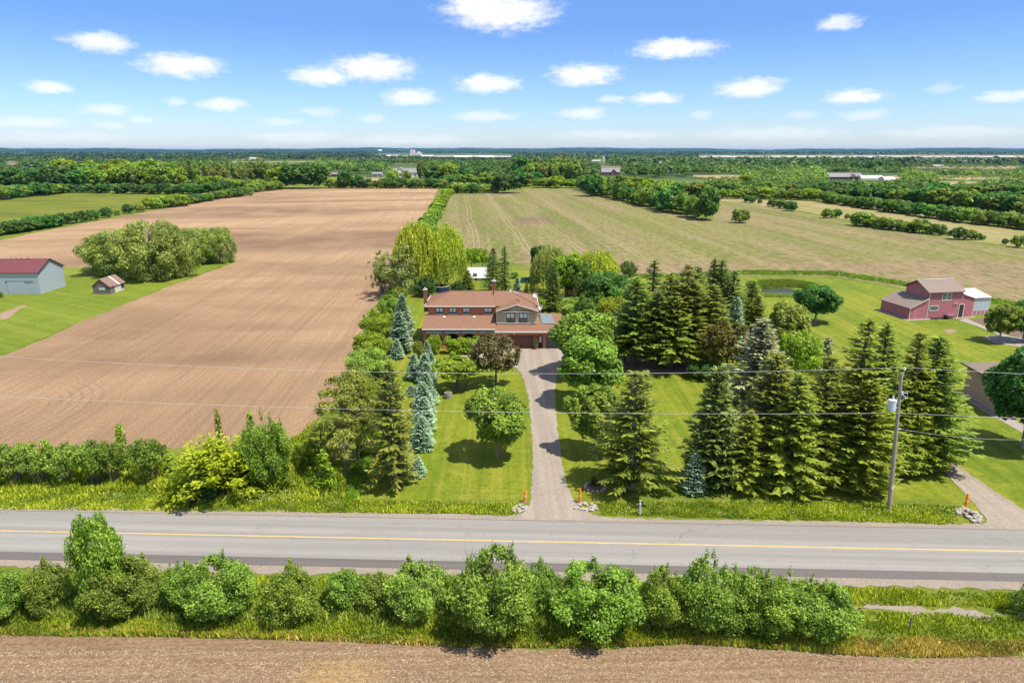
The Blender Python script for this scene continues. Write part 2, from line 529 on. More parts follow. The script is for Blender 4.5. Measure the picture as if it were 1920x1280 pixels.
def asphalt_mat(name, base):
    m, N = new_mat(name)
    co = world_co(N)
    lanes = N.noise(N.mapping(co, (0.012, 0.95, 1), rad(-2.1)), 1.0, 3, 0.6, 0.1)
    blot = N.noise(co, 0.35, 5, 0.62)
    fine = N.noise(co, 7.0, 4, 0.8)
    c = N.mix(N.step(lanes, 0.36, 0.66), tuple(x * 0.88 for x in base), tuple(x * 1.1 for x in base))
    c = N.mix(N.step(blot, 0.52, 0.74, 0, 0.3), c, tuple(x * 0.82 for x in base))
    c = N.mix(N.step(fine, 0.34, 0.52, 0.32, 0), c, tuple(x * 0.6 for x in base))
    c = N.mix(N.step(fine, 0.60, 0.74, 0, 0.3), c, tuple(x * 1.3 for x in base))
    # cracks
    vo = N.n('ShaderNodeTexVoronoi', _feature='DISTANCE_TO_EDGE', Scale=0.16)
    nz = N.n('ShaderNodeTexNoise', Scale=0.5, Detail=4)
    N.put(nz.inputs['Vector'], co)
    dv = N.n('ShaderNodeVectorMath', _operation='MULTIPLY_ADD', i0=nz.outputs['Color'], i1=(2.5, 2.5, 0), i2=co)
    N.put(vo.inputs['Vector'], dv.outputs[0])
    crack = N.math('MULTIPLY', N.step(vo.outputs['Distance'], 0.006, 0.001), N.step(blot, 0.5, 0.62))
    seal = N.noise(N.mapping(co, (0.05, 0.6, 1), rad(-2.1)), 1.0, 5, 0.7, 0.6)
    c = N.mix(N.step(seal, 0.60, 0.68, 0, 0.28), c, tuple(x * 0.72 for x in base))
    c = N.mix(N.step(seal, 0.40, 0.33, 0, 0.25), c, tuple(x * 1.2 for x in base))
    c = N.mix(N.math('MULTIPLY', crack, 0.6), c, tuple(x * 0.4 for x in base))
    finish(N, c, 0.9, 0.2, fine, 0.3, 0.02)
    return m


def far_ground_mat():
    m, N = new_mat('far_countryside')
    co = world_co(N)
    vo = N.n('ShaderNodeTexVoronoi', _feature='F1', _distance='CHEBYCHEV', Scale=1.0)
    N.put(vo.inputs['Vector'], N.mapping(co, (0.0022, 0.0034, 1), rad(5)))
    sep = N.n('ShaderNodeSeparateColor', i0=vo.outputs['Color'])
    c = N.ramp(sep.outputs[0], [(0.0, (0.055, 0.085, 0.025)), (0.25, (0.095, 0.13, 0.035)), (0.45, (0.16, 0.17, 0.055)),
                                (0.60, (0.05, 0.085, 0.025)), (0.78, (0.07, 0.11, 0.03)), (0.93, (0.25, 0.19, 0.10))], 'CONSTANT')
    n = N.noise(co, 0.02, 5, 0.65)
    c = N.mix(N.step(n, 0.4, 0.65, 0.5, 0), c, (0.05, 0.085, 0.025))
    finish(N, c, 0.95, 0.1)
    return m


M = {
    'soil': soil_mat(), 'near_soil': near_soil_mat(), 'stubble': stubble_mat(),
    'lawn': lawn_mat('lawn_grass', (0.100, 0.148, 0.008), (0.160, 0.185, 0.012), (0.255, 0.225, 0.032), (rad(0), 0.85)),
    'yard': lawn_mat('yard_grass', (0.105, 0.15, 0.010), (0.145, 0.185, 0.014), (0.20, 0.20, 0.035), (rad(60), 0.5), 0.4),
    'crop': lawn_mat('young_crop', (0.092, 0.12, 0.009), (0.135, 0.145, 0.012), (0.185, 0.175, 0.02), (rad(85), 0.05), 0.3),
    'verge': lawn_mat('verge_grass', (0.082, 0.125, 0.011), (0.135, 0.162, 0.016), (0.23, 0.205, 0.042), None, 0.65),
    'field_right': lawn_mat('hay_stubble', (0.20, 0.185, 0.055), (0.26, 0.215, 0.09), (0.31, 0.25, 0.12), (rad(5), 0.25), 0.6),
    'tan': lawn_mat('dry_field', (0.25, 0.19, 0.085), (0.31, 0.235, 0.11), (0.36, 0.27, 0.13), (rad(80), 0.2), 0.6),
    'gravel': gravel_mat('driveway_gravel', (0.205, 0.170, 0.134), (0.265, 0.222, 0.178), rad(1)),
    'shoulder': gravel_mat('shoulder_gravel', (0.20, 0.165, 0.13), (0.27, 0.225, 0.18)),
    'asphalt': asphalt_mat('worn_asphalt', (0.218, 0.205, 0.186)),
    'asphalt_dark': asphalt_mat('dark_asphalt', (0.118, 0.104, 0.096)),
    'yellow_paint': plain('yellow_line_paint', (0.50, 0.33, 0.10), 0.7, 0.45, 1.3),
    'concrete': plain('concrete', (0.25, 0.215, 0.185), 0.85, 0.2, 1.2),
    'dirt': gravel_mat('bare_dirt', (0.20, 0.135, 0.09), (0.30, 0.215, 0.155)),
    'garden_soil': gravel_mat('garden_soil', (0.12, 0.08, 0.058), (0.17, 0.115, 0.082)),
    'far': far_ground_mat(),
    'brick': plain('red_brick', (0.47, 0.175, 0.092), 0.85, 0.28, 9.0, 0.15),
    'brick_dark': plain('dark_brick', (0.22, 0.085, 0.055), 0.85, 0.28, 9.0, 0.15),
    'porch_shade': plain('shade_painted_porch', (0.06, 0.038, 0.032), 0.9, 0.3, 3.0, 0.1),  # near-black colour stands in for the shade behind the arches
    'pale_panel': plain('pale_pink_panel', (0.36, 0.325, 0.31), 0.7, 0.06, 0.02, 0.2),
    'brick_tan': plain('tan_brick', (0.40, 0.28, 0.205), 0.85, 0.22, 8.0, 0.15),
    'shingle': plain('red_brown_shingle', (0.19, 0.104, 0.066), 0.9, 0.5, 3.0, 0.15, streak=(0.7, 2.5, 2.5)),
    'shingle_grey': plain('grey_brown_shingle', (0.20, 0.155, 0.13), 0.9, 0.25, 3.0, 0.15),
    'siding': plain('beige_siding', (0.40, 0.325, 0.205), 0.6, 0.06, 1.5),
    'white': plain('white_paint', (0.56, 0.545, 0.52), 0.5, 0.06, 2.0),
    'cream': plain('cream_trim', (0.55, 0.50, 0.42), 0.6, 0.1, 2.0),
    'dark_frame': plain('dark_frame', (0.035, 0.03, 0.03), 0.5, 0.2, 3.0),
    'door_brown': plain('brown_garage_door', (0.15, 0.062, 0.047), 0.55, 0.25, 2.5),
    'door_grey': plain('grey_garage_door', (0.10, 0.105, 0.125), 0.5, 0.15, 2.5),
    'old_wood': plain('weathered_wood', (0.16, 0.135, 0.115), 0.9, 0.4, 4.0, 0.1, streak=(6, 6, 0.6)),  # grey brown boards, the wood's own colour
    'grey_steel': plain('galvanised_steel', (0.36, 0.42, 0.47), 0.45, 0.14, 2.0, 0.5, 0.25, streak=(3, 3, 0.4)),
    'grey_steel2': plain('pale_galvanised_steel', (0.45, 0.50, 0.54), 0.45, 0.14, 2.0, 0.5, 0.2, streak=(3, 3, 0.4)),
    'red_roof': plain('rusty_red_roof', (0.135, 0.040, 0.043), 0.6, 0.25, 1.8, 0.3),
    'rust_roof': plain('rusty_brown_roof', (0.205, 0.13, 0.105), 0.75, 0.3, 3.0, 0.2),
    'pink': plain('faded_red_boards', (0.40, 0.155, 0.175), 0.85, 0.42, 2.5, 0.15, streak=(5, 5, 0.5)),
    'pole_wood': plain('pole_wood', (0.30, 0.255, 0.22), 0.9, 0.28, 5.0, 0.1, streak=(4, 4, 0.3)),
    'transformer': plain('transformer_grey', (0.52, 0.60, 0.66), 0.4, 0.08, 2.0, 0.5),
    'insulator': plain('porcelain', (0.55, 0.54, 0.52), 0.25, 0.1, 4.0, 0.5),
    'wire': plain('aluminium_wire', (0.42, 0.40, 0.37), 0.45, 0.1, 2.0, 0.5),
    'orange': plain('safety_orange', (0.80, 0.185, 0.02), 0.5, 0.12, 3.0),
    'black': plain('black_rubber', (0.025, 0.025, 0.028), 0.6, 0.3, 3.0),
    'stone': plain('pale_field_stone', (0.30, 0.27, 0.23), 0.9, 0.25, 3.0, 0.15),
    'blue_wall': plain('navy_pool_wall', (0.02, 0.03, 0.10), 0.5, 0.15, 2.0),
    'green_cloth': plain('dark_green_cloth', (0.006, 0.07, 0.065), 0.8, 0.15, 2.0),
    'tarp': plain('blue_grey_tarp', (0.135, 0.165, 0.185), 0.6, 0.15, 1.5),
    'straw': plain('straw', (0.44, 0.355, 0.225), 0.9, 0.3, 1.0, 0.1),
    'mulch': plain('mulch', (0.15, 0.09, 0.06), 0.95, 0.35, 5.0, 0.05),
    'metal_post': plain('galvanised_post', (0.45, 0.45, 0.45), 0.5, 0.2, 3.0, 0.4),
    'house_grey_roof': plain('grey_roof', (0.21, 0.19, 0.205), 0.9, 0.2, 1.0, 0.15),
    'stone_wall': plain('pale_stone_wall', (0.72, 0.65, 0.58), 0.85, 0.12, 1.0, 0.15),
    'dark_stone': plain('brown_stone_wall', (0.16, 0.10, 0.085), 0.85, 0.2, 1.0, 0.15),
    'poly': plain('greenhouse_film', (0.55, 0.50, 0.45), 0.5, 0.06, 0.5, 0.3),
    'warehouse': plain('pale_warehouse_panel', (0.62, 0.55, 0.52), 0.7, 0.08, 0.02, 0.2),
    'ring_yellow': plain('yellow_ring_paint', (0.75, 0.48, 0.08), 0.5, 0.1, 2.0),
    'terracotta': plain('terracotta', (0.32, 0.13, 0.07), 0.8, 0.2, 4.0),
}


def glass_mat():
    m, N = new_mat('window_glass')
    co = N.n('ShaderNodeTexCoord').outputs['Object']
    n = N.noise(co, 1.2, 2, 0.5)
    p = finish(N, N.mix(n, (0.05, 0.065, 0.075), (0.16, 0.20, 0.21)), 0.08, 0.6)
    return m


def water_mat():
    m, N = new_mat('pond_water')
    n = N.noise(N.mapping(world_co(N), (1, 2.5, 1)), 1.6, 3, 0.6)
    finish(N, (0.045, 0.06, 0.055), 0.06, 0.6, n, 0.08, 0.05)
    return m


M['glass'] = glass_mat()
M['water'] = water_mat()
M['blind'] = plain('pale_blind', (0.62, 0.68, 0.66), 0.6, 0.08, 1.0)


# ------------------------------------------------------------------ ground sheets
def sheet(name, pts, z, m, jag=0.0, seg=2.0, kind='structure', seed=1, parent=None, px=True, wave=1.2):
    """A flat surface with an uneven edge, from photo pixels or ground points."""
    P = [G(*p) if px else Vector((p[0], p[1], 0)) for p in pts]
    rng = random.Random(seed)
    out = []
    for i, a in enumerate(P):
        b = P[(i + 1) % len(P)]
        L = (b - a).length
        n = max(1, min(160, int(L / seg))) if jag else 1
        d = (b - a) / max(L, 1e-6)
        nrm = Vector((-d.y, d.x, 0))
        for k in range(n):
            q = a.lerp(b, k / n)
            if k and jag:
                q = q + nrm * rng.uniform(-jag, jag) + nrm * jag * wave * math.sin(k * 0.37 + i * 2.0)
            out.append(Vector((q.x, q.y, 0)))
    tris = tessellate_polygon([out])
    me = bpy.data.meshes.new(name)
    fs = []
    for t in tris:
        a, b, c = (out[i] for i in t)
        fs.append(t if (b - a).cross(c - a).z > 0 else t[::-1])
    me.from_pydata([(v.x, v.y, z) for v in out], [], fs)
    me.materials.append(m)
    o = link(bpy.data.objects.new(name, me), parent)
    if kind:
        o['kind'] = kind
    return o


def ground_sheet():
    b = MB()
    b.add([(-42000, -400, 0), (42000, -400, 0), (42000, 42000, 0), (-42000, 42000, 0)], [(0, 1, 2, 3)])
    o = b.build('ground', M['far'])
    o['kind'] = 'structure'


ground_sheet()
# near grassland under everything
sheet('meadow', [(-420, 900), (-420, 352), (300, 345), (1300, 345), (2400, 352), (2400, 1000), (2400, 1260), (-420, 1260)], 0.012, M['verge'], 0.0)
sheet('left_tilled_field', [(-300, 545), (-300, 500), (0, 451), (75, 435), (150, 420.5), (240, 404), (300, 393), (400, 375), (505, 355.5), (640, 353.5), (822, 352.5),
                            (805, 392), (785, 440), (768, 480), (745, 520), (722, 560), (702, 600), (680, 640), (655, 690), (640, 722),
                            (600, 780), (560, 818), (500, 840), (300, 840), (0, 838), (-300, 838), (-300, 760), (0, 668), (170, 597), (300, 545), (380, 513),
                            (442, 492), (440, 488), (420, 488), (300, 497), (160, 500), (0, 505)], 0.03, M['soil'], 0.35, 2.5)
sheet('yard_lawn', [(-300, 760), (0, 666), (170, 595), (300, 543), (380, 511), (446, 490), (420, 486), (300, 495), (160, 498), (0, 503), (-300, 543)],
      0.022, M['yard'], 0.3, 3.0)
sheet('crop_field', [(-300, 372), (0, 371), (110, 364), (300, 366), (320, 366), (250, 389), (120, 412), (0, 432), (-300, 470)], 0.026, M['crop'], 0.3, 6.0)
sheet('stubble_field', [(846, 366), (980, 357), (985, 353.5), (1085, 353), (1200, 386), (1335, 412), (1340, 376), (1388, 379), (1500, 398), (1640, 427),
                        (1800, 452), (2100, 492), (2300, 560), (2100, 620), (1920, 592), (1850, 570), (1760, 552), (1640, 530), (1560, 519), (1400, 517),
                        (1200, 516), (1010, 506), (880, 470), (808, 470), (800, 462), (815, 430), (828, 400)], 0.03, M['stubble'], 0.4, 3.0)
sheet('hay_field', [(1338, 377), (1338, 370), (1560, 376), (1690, 396), (1920, 434), (2200, 480), (2200, 510), (1920, 464), (1800, 449), (1640, 424), (1500, 395)],
      0.024, M['field_right'], 0.4, 4.0)
sheet('far_hay_field', [(1690, 388), (1700, 384), (1920, 414), (2200, 452), (2200, 465), (1920, 422), (1800, 405)], 0.026, M['field_right'], 0.4, 5.0)
sheet('lawn', [(655, 935), (690, 800), (715, 700), (735, 640), (745, 580), (770, 540), (860, 505), (1010, 508), (1200, 518), (1400, 520), (1560, 522), (1640, 533),
               (1760, 556), (1850, 575), (1920, 598), (2200, 660), (2200, 1000), (1830, 958), (1780, 940), (1500, 930), (1300, 928), (1120, 930), (1050, 935),
               (980, 935), (800, 938)], 0.02, M['lawn'], 0.15, 2.0)
sheet('field_dirt_edge', [(1390, 512), (1560, 514), (1660, 530), (1800, 556), (1920, 586), (1920, 578), (1800, 549), (1650, 525), (1560, 509), (1390, 507)],
      0.034, M['verge'], 0.3, 2.0)
# patches of tan field in the distance
for i, pg in enumerate([[(612, 333), (700, 331), (745, 331), (740, 341), (640, 343), (612, 341)], [(1140, 331), (1200, 333), (1195, 339), (1140, 338)],
                        [(1300, 328.5), (1388, 329), (1386, 335.5), (1300, 335)], [(1430, 338.5), (1500, 337.5), (1503, 339.5), (1430, 341)],
                        [(1670, 332), (1900, 331.5), (1905, 338), (1680, 338)], [(1560, 313.5), (1920, 312), (1920, 318), (1700, 316), (1560, 316)],
                        [(1720, 340), (1860, 342), (1850, 348), (1725, 347)], [(330, 340), (420, 339), (420, 345), (335, 346)],
                        [(430, 303.5), (600, 302), (600, 304), (430, 305)], [(1320, 292.0), (1920, 291.5), (1920, 297), (1320, 296)],
                        [(1380, 362), (1500, 363), (1620, 374), (1540, 372), (1390, 369)], [(600, 299), (695, 298.5), (695, 300.5), (600, 301)]]):
    sheet('dry_field', pg, 0.5, M['crop'] if i in (7,) else M['tan'], 0.0)
# patch of trampled dirt under the spruce grove, worn lawn spots
sheet('bare_dirt', [(1150, 672), (1240, 670), (1335, 674), (1330, 690), (1250, 700), (1160, 690)], 0.026, M['dirt'], 0.3, 1.0)
sheet('fire_pit_ash', [(1768, 620), (1785, 617), (1795, 622), (1782, 626)], 0.026, M['dirt'], 0.1, 0.5)
sheet('bare_dirt', [(0, 588), (45, 572), (48, 575), (10, 598), (0, 600)], 0.026, M['dirt'], 0.25, 1.0)

# ------------------------------------------------------------------ roads
RA = rad(-2.1)
rd = Vector((math.cos(RA), math.sin(RA), 0))
rn = Vector((-rd.y, rd.x, 0))
R0 = G(960, 1015)                                      # on the yellow line


def road_strip(name, o0, o1, z, m, L=700, kind='structure', parent=None, jag=0.0, seed=2):
    a, b = R0 - rd * L, R0 + rd * L
    if jag:
        rng = random.Random(seed)
        near = [R0 + rd * s + rn * (o0 + rng.uniform(-jag, jag)) for s in np.arange(-90, 90, 0.6)]
        far = [R0 + rd * s + rn * (o1 + rng.uniform(-jag, jag)) for s in np.arange(-90, 90, 0.6)]
        pts = [(p.x, p.y) for p in near] + [(p.x, p.y) for p in far[::-1]]
    else:
        pts = [tuple((a + rn * o0)[:2]), tuple((b + rn * o0)[:2]), tuple((b + rn * o1)[:2]), tuple((a + rn * o1)[:2])]
    return sheet(name, pts, z, m, kind=kind, parent=parent, px=False)


def off(px, py):
    return (G(px, py) - R0).dot(rn)


o_far, o_near, o_dark = off(960, 975), off(960, 1055), off(960, 1070)
road_strip('road_shoulder', o_dark - 1.0, o_far + 0.75, 0.04, M['shoulder'], jag=0.22)
road_strip('road', o_dark, o_far, 0.052, M['asphalt_dark'])
road_strip('road_lanes', o_near, o_far - 0.12, 0.058, M['asphalt'])
road_strip('road_centre_line', -0.07, 0.07, 0.063, M['yellow_paint'])
# tyre marks turning out of the driveway
for (a, b, c) in (((1032, 976), (1080, 1000), (1180, 1018)), ((1078, 976), (1130, 996), (1230, 1012))):
    A, B, C = G(*a), G(*b), G(*c)
    L1, L2 = [], []
    for k in range(15):
        t = k / 14
        p = A * (1 - t) ** 2 + B * 2 * t * (1 - t) + C * t * t
        w = 0.07 * (1 - t) + 0.01
        L1.append((p.x - w, p.y))
        L2.append((p.x + w, p.y))
    sheet('dusty_tyre_track', L1 + L2[::-1], 0.0625, M['gravel'], px=False)

# driveway to the garage, its turning area, and the neighbour's driveway
sheet('driveway', [(905, 975), (950, 971), (980, 962), (994, 946), (998, 900), (998, 840), (996, 790), (990, 740), (978, 700), (968, 690), (935, 682), (880, 676), (855, 670),
                   (850, 662), (880, 660), (940, 661), (942, 653.5), (1075, 653.5), (1075, 680), (1045, 695), (1040, 740), (1045, 800), (1052, 860), (1060, 900),
                   (1072, 932), (1088, 952), (1118, 966), (1185, 980)], 0.046, M['gravel'], 0.10, 0.5, wave=0.3)
sheet('neighbour_driveway', [(1750, 846), (1762, 846), (1790, 868), (1860, 918), (1925, 960), (2100, 1010), (1900, 999), (1835, 995), (1850, 975), (1835, 955),
                             (1800, 915), (1765, 880), (1748, 862)], 0.046, M['gravel'], 0.10, 0.5, wave=0.3)
sheet('driveway_fork', [(1700, 838), (1735, 842), (1764, 847), (1748, 863), (1720, 858)], 0.042, M['dirt'], 0.12, 0.8)
sheet('concrete_path', [(1796, 600), (1812, 597), (1835, 607), (1880, 626), (1930, 640), (1930, 643), (1880, 631), (1833, 612)], 0.04, M['concrete'])
sheet('paved_pad', [(1840, 632), (1862, 629), (1930, 634), (1930, 652), (1868, 645)], 0.044, M['concrete'])
sheet('vegetable_garden', [(1822, 600), (1850, 596), (1930, 606), (1930, 636), (1880, 625), (1838, 607)], 0.042, M['garden_soil'], 0.1, 0.6)
sheet('neighbour_path', [(1880, 778), (1960, 812), (1960, 836), (1870, 785)], 0.044, M['concrete'])

# verge and field on the near side of the road
sheet('near_field', [(-500, 1188), (0, 1189), (320, 1192), (640, 1201), (860, 1212), (1100, 1216), (1300, 1208), (1440, 1216), (1600, 1229), (1760, 1232),
                     (1920, 1232), (2300, 1232), (2300, 1700), (-500, 1700)], 0.03, M['near_soil'], 0.12, 0.7)
sheet('ditch_gravel', [(1600, 1138), (1760, 1141), (1930, 1148), (1930, 1160), (1760, 1152), (1600, 1146)], 0.03, M['shoulder'], 0.3, 0.6)

# pond
pond = sheet('pond', [(1406, 545), (1440, 540), (1480, 541), (1520, 546), (1480, 551), (1430, 551)], 0.04, M['water'], 0.15, 1.0)


# hills along the horizon
def hills():
    rng = np.random.default_rng(5)
    b = MB()
    for (R, h0, h1, seed) in ((10500, 26, 46, 1), (15500, 55, 112, 2)):
        n = 420
        az = np.linspace(-0.95, 0.95, n)
        r = np.random.default_rng(seed)
        h = np.zeros(n)
        for f, a in ((7, 1), (17, .7), (41, .45), (97, .25), (190, .16)):
            h += a * np.sin(az * f + r.uniform(0, 6.28)) * r.uniform(.7, 1.2)
        h = (h - h.min()) / (h.max() - h.min())
        h = h0 + (h1 - h0) * h + r.uniform(-3, 3, n)
        vs, fs = [], []
        for i in range(n):
            s, c = math.sin(az[i]), math.cos(az[i])
            vs += [((R - 900) * s, (R - 900) * c, -2), (R * s, R * c, float(h[i])), ((R + 1500) * s, (R + 1500) * c, -2)]
        for i in range(n - 1):
            a = 3 * i
            fs += [(a, a + 3, a + 4, a + 1), (a + 1, a + 4, a + 5, a + 2)]
        b.add(vs, fs)
    m, N = new_mat('wooded_hills')
    co = world_co(N)
    nz = N.noise(N.mapping(co, (0.0016, 0.0016, 0.03)), 1.0, 6, 0.7)
    c = N.ramp(nz, [(0.35, (0.016, 0.036, 0.022)), (0.55, (0.028, 0.055, 0.03)), (0.70, (0.06, 0.085, 0.045))])
    finish(N, c, 0.95, 0.05)
    o = b.build('hills', m)
    o['kind'] = 'structure'


hills()

# ------------------------------------------------------------------ foliage meshes
def cards(name, c, a, b, tint, m, extra=None):
    """One mesh of small diamond leaves: centres c, half-length a, half-width b."""
    n = len(c)
    v = np.empty((n, 4, 3), np.float32)
    nrm = np.cross(a, b)
    ln = np.linalg.norm(nrm, axis=1, keepdims=True) + 1e-9
    bend = nrm / ln * np.linalg.norm(b, axis=1, keepdims=True) * 0.35
    v[:, 0], v[:, 1], v[:, 2], v[:, 3] = c - a, c + b - bend, c + a, c - b - bend
    v = v.reshape(-1, 3)
    me = bpy.data.meshes.new(name)
    me.vertices.add(4 * n)
    me.vertices.foreach_set('co', v.ravel())
    me.loops.add(4 * n)
    me.loops.foreach_set('vertex_index', np.arange(4 * n, dtype=np.int32))
    me.polygons.add(n)
    me.polygons.foreach_set('loop_start', np.arange(0, 4 * n, 4, dtype=np.int32))
    me.update(calc_edges=True)
    at = me.attributes.new('tint', 'FLOAT', 'POINT')
    at.data.foreach_set('value', np.repeat(np.asarray(tint, np.float32), 4))
    me.materials.append(m)
    return me


def unit(v):
    return v / (np.linalg.norm(v, axis=1, keepdims=True) + 1e-9)


def lobed(rng, lobes, n, size, up=0.9, rand=0.7, slim=0.62, hang=0.0, zmin=-9.0, shell=(0.72, 1.08), centre=None):
    """Leaves over the outer side of a set of lobes (x, y, z, rx, rz)."""
    L = np.array(lobes, float)
    w = L[:, 3] * (L[:, 3] + L[:, 4])
    idx = rng.choice(len(L), n, p=w / w.sum())
    d = unit(rng.normal(size=(n, 3)))
    cen = L[:, :3].mean(0) if centre is None else np.array(centre)
    out = unit(L[idx, :3] - cen + 1e-6)
    flip = (d * out).sum(1) < -0.25
    d[flip] *= -1
    low = (d[:, 2] < -0.45) & (rng.random(n) < 0.6)
    d[low, 2] *= -1
    r = rng.uniform(shell[0], shell[1], n)
    p = L[idx, :3] + d * np.stack([L[idx, 3], L[idx, 3], L[idx, 4]], 1) * r[:, None]
    nr = unit(d * 0.7 + np.array([0, 0, up]) + rng.normal(size=(n, 3)) * rand)
    t = rng.normal(size=(n, 3))
    if hang:
        t = t * 0.35 + np.array([0, 0, -hang])
    a = unit(np.cross(np.cross(nr, t), nr))
    b = np.cross(nr, a)
    s = size * rng.uniform(0.65, 1.35, n)
    lt = rng.uniform(0.75, 1.25, len(L))
    tint = lt[idx] * rng.uniform(0.7, 1.3, n)
    keep = p[:, 2] > zmin
    return p[keep], (a * s[:, None])[keep], (b * s[:, None] * slim)[keep], tint[keep]


def crown_lobes(rng, R, z0, z1, n=34, lr=(0.26, 0.42), flat=1.0, top=0.0):
    """Lobes spread over an egg-shaped crown of radius R between heights z0 and z1."""
    zc, rz = (z0 + z1) / 2 + top, (z1 - z0) / 2
    out = []
    for i in range(n):
        u = -0.85 + 1.75 * (i + 0.5) / n
        ph = i * 2.39996 + rng.uniform(-0.5, 0.5)
        q = math.sqrt(max(0.04, 1 - u * u))
        k = rng.uniform(0.50, 0.90)
        r = R * rng.uniform(*lr)
        out.append((R * k * q * math.cos(ph), R * k * q * math.sin(ph), zc + rz * u * 0.74, r, r * min(1.0, rz / R) * flat * rng.uniform(0.8, 1.1)))
    out.append((0, 0, zc, R * 0.5, rz * 0.5))
    return out


def trunk_mesh(name, m, h, r, limbs=(), lean=0.0, n=7):
    b = MB()
    b.tube([(0, 0, -0.25), (0, 0, 0.15), (lean * 0.4, 0, h * 0.5), (lean, 0, h)], [r * 1.45, r, r * 0.8, r * 0.5], n)
    for (z, ph, L, rise) in limbs:
        x0 = lean * z / h
        p0 = Vector((x0, 0, z))
        d = Vector((math.cos(ph), math.sin(ph), 0))
        b.tube([p0, p0 + d * L * 0.45 + Vector((0, 0, rise * 0.55)), p0 + d * L + Vector((0, 0, rise))], [r * 0.5, r * 0.32, r * 0.08], 5)
    return b.mesh(name, m)


def whorl_tree(rng, H, R, hb, whorl_gap, n_b, droop, tip_up, twig, fill=1.0, power=0.85, rag=0.25, side=0.6):
    """Conifer: whorls of boughs, each a spine with paired side twigs."""
    C, A, B, T = [], [], [], []
    z = hb
    k = 0
    while z < H - 0.15:
        t = (z - hb) / (H - hb)
        Lz = R * (1 - t) ** power + 0.12
        if t < 0.12:
            Lz *= 0.72 + 2.3 * t
        nb = max(4, int(n_b * (0.65 + 0.35 * (1 - t))))
        for j in range(nb):
            ph = 2 * math.pi * (j + rng.uniform(-0.35, 0.35)) / nb + k * 0.9
            L = Lz * rng.uniform(1 - rag, 1 + rag * 0.6)
            d = np.array([math.cos(ph), math.sin(ph), 0.0])
            s = np.array([-d[1], d[0], 0.0])
            z0 = z + rng.uniform(-0.5, 0.5) * whorl_gap
            ns = max(3, int(L / (twig * 0.5) * fill))
            bt = rng.uniform(0.78, 1.22)
            up0 = (0.35 * t + 0.02) if droop > 0 else 0.1
            for i in range(ns):
                u = (i + rng.uniform(0.2, 0.8)) / ns
                if u < 0.12 and t < 0.85:
                    continue
                zz = z0 + L * (up0 * u - droop * (1 - 0.6 * t) * u * u + tip_up * u ** 4)
                p = d * L * u + np.array([0, 0, zz])
                slope = up0 - 2 * droop * (1 - 0.6 * t) * u + 4 * tip_up * u ** 3
                f = d + np.array([0, 0, slope])
                f = f / np.linalg.norm(f)
                tl = twig * (0.55 + 0.65 * math.sin(min(1.0, u + 0.12) * math.pi * 0.8)) * rng.uniform(0.7, 1.25)
                tl = min(tl, 0.25 + L * 0.5)
                for sg in (-1, 1):
                    ax = f * rng.uniform(0.45, 0.9) + s * sg * side * rng.uniform(0.7, 1.3) + np.array([0, 0, rng.uniform(-0.45, 0.05) * (1.0 if droop > 0 else 0.3)])
                    ax = ax / np.linalg.norm(ax)
                    w = np.cross(ax, np.array([0, 0, 1.0]) + rng.normal(size=3) * 0.4)
                    w = w / (np.linalg.norm(w) + 1e-9)
                    C.append(p + ax * tl * 0.5)
                    A.append(ax * tl * 0.55)
                    B.append(w * tl * 0.16)
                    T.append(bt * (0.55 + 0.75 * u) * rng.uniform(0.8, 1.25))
                C.append(p + np.array([0, 0, 0.04]))
                A.append(f * twig * 0.55)
                B.append(s * twig * 0.17)
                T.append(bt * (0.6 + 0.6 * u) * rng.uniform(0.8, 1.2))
        z += whorl_gap * (1 - 0.35 * t)
        k += 1
    for q in range(7):                                   # leader
        zz = H - 0.1 - q * 0.13
        ph = q * 2.4
        ax = np.array([math.cos(ph) * 0.5, math.sin(ph) * 0.5, 1.0])
        ax /= np.linalg.norm(ax)
        C.append(np.array([0, 0, zz]))
        A.append(ax * 0.28)
        B.append(np.cross(ax, [1, 0.3, 0]) * 0.08)
        T.append(1.1)
    return np.array(C), np.array(A), np.array(B), np.array(T)


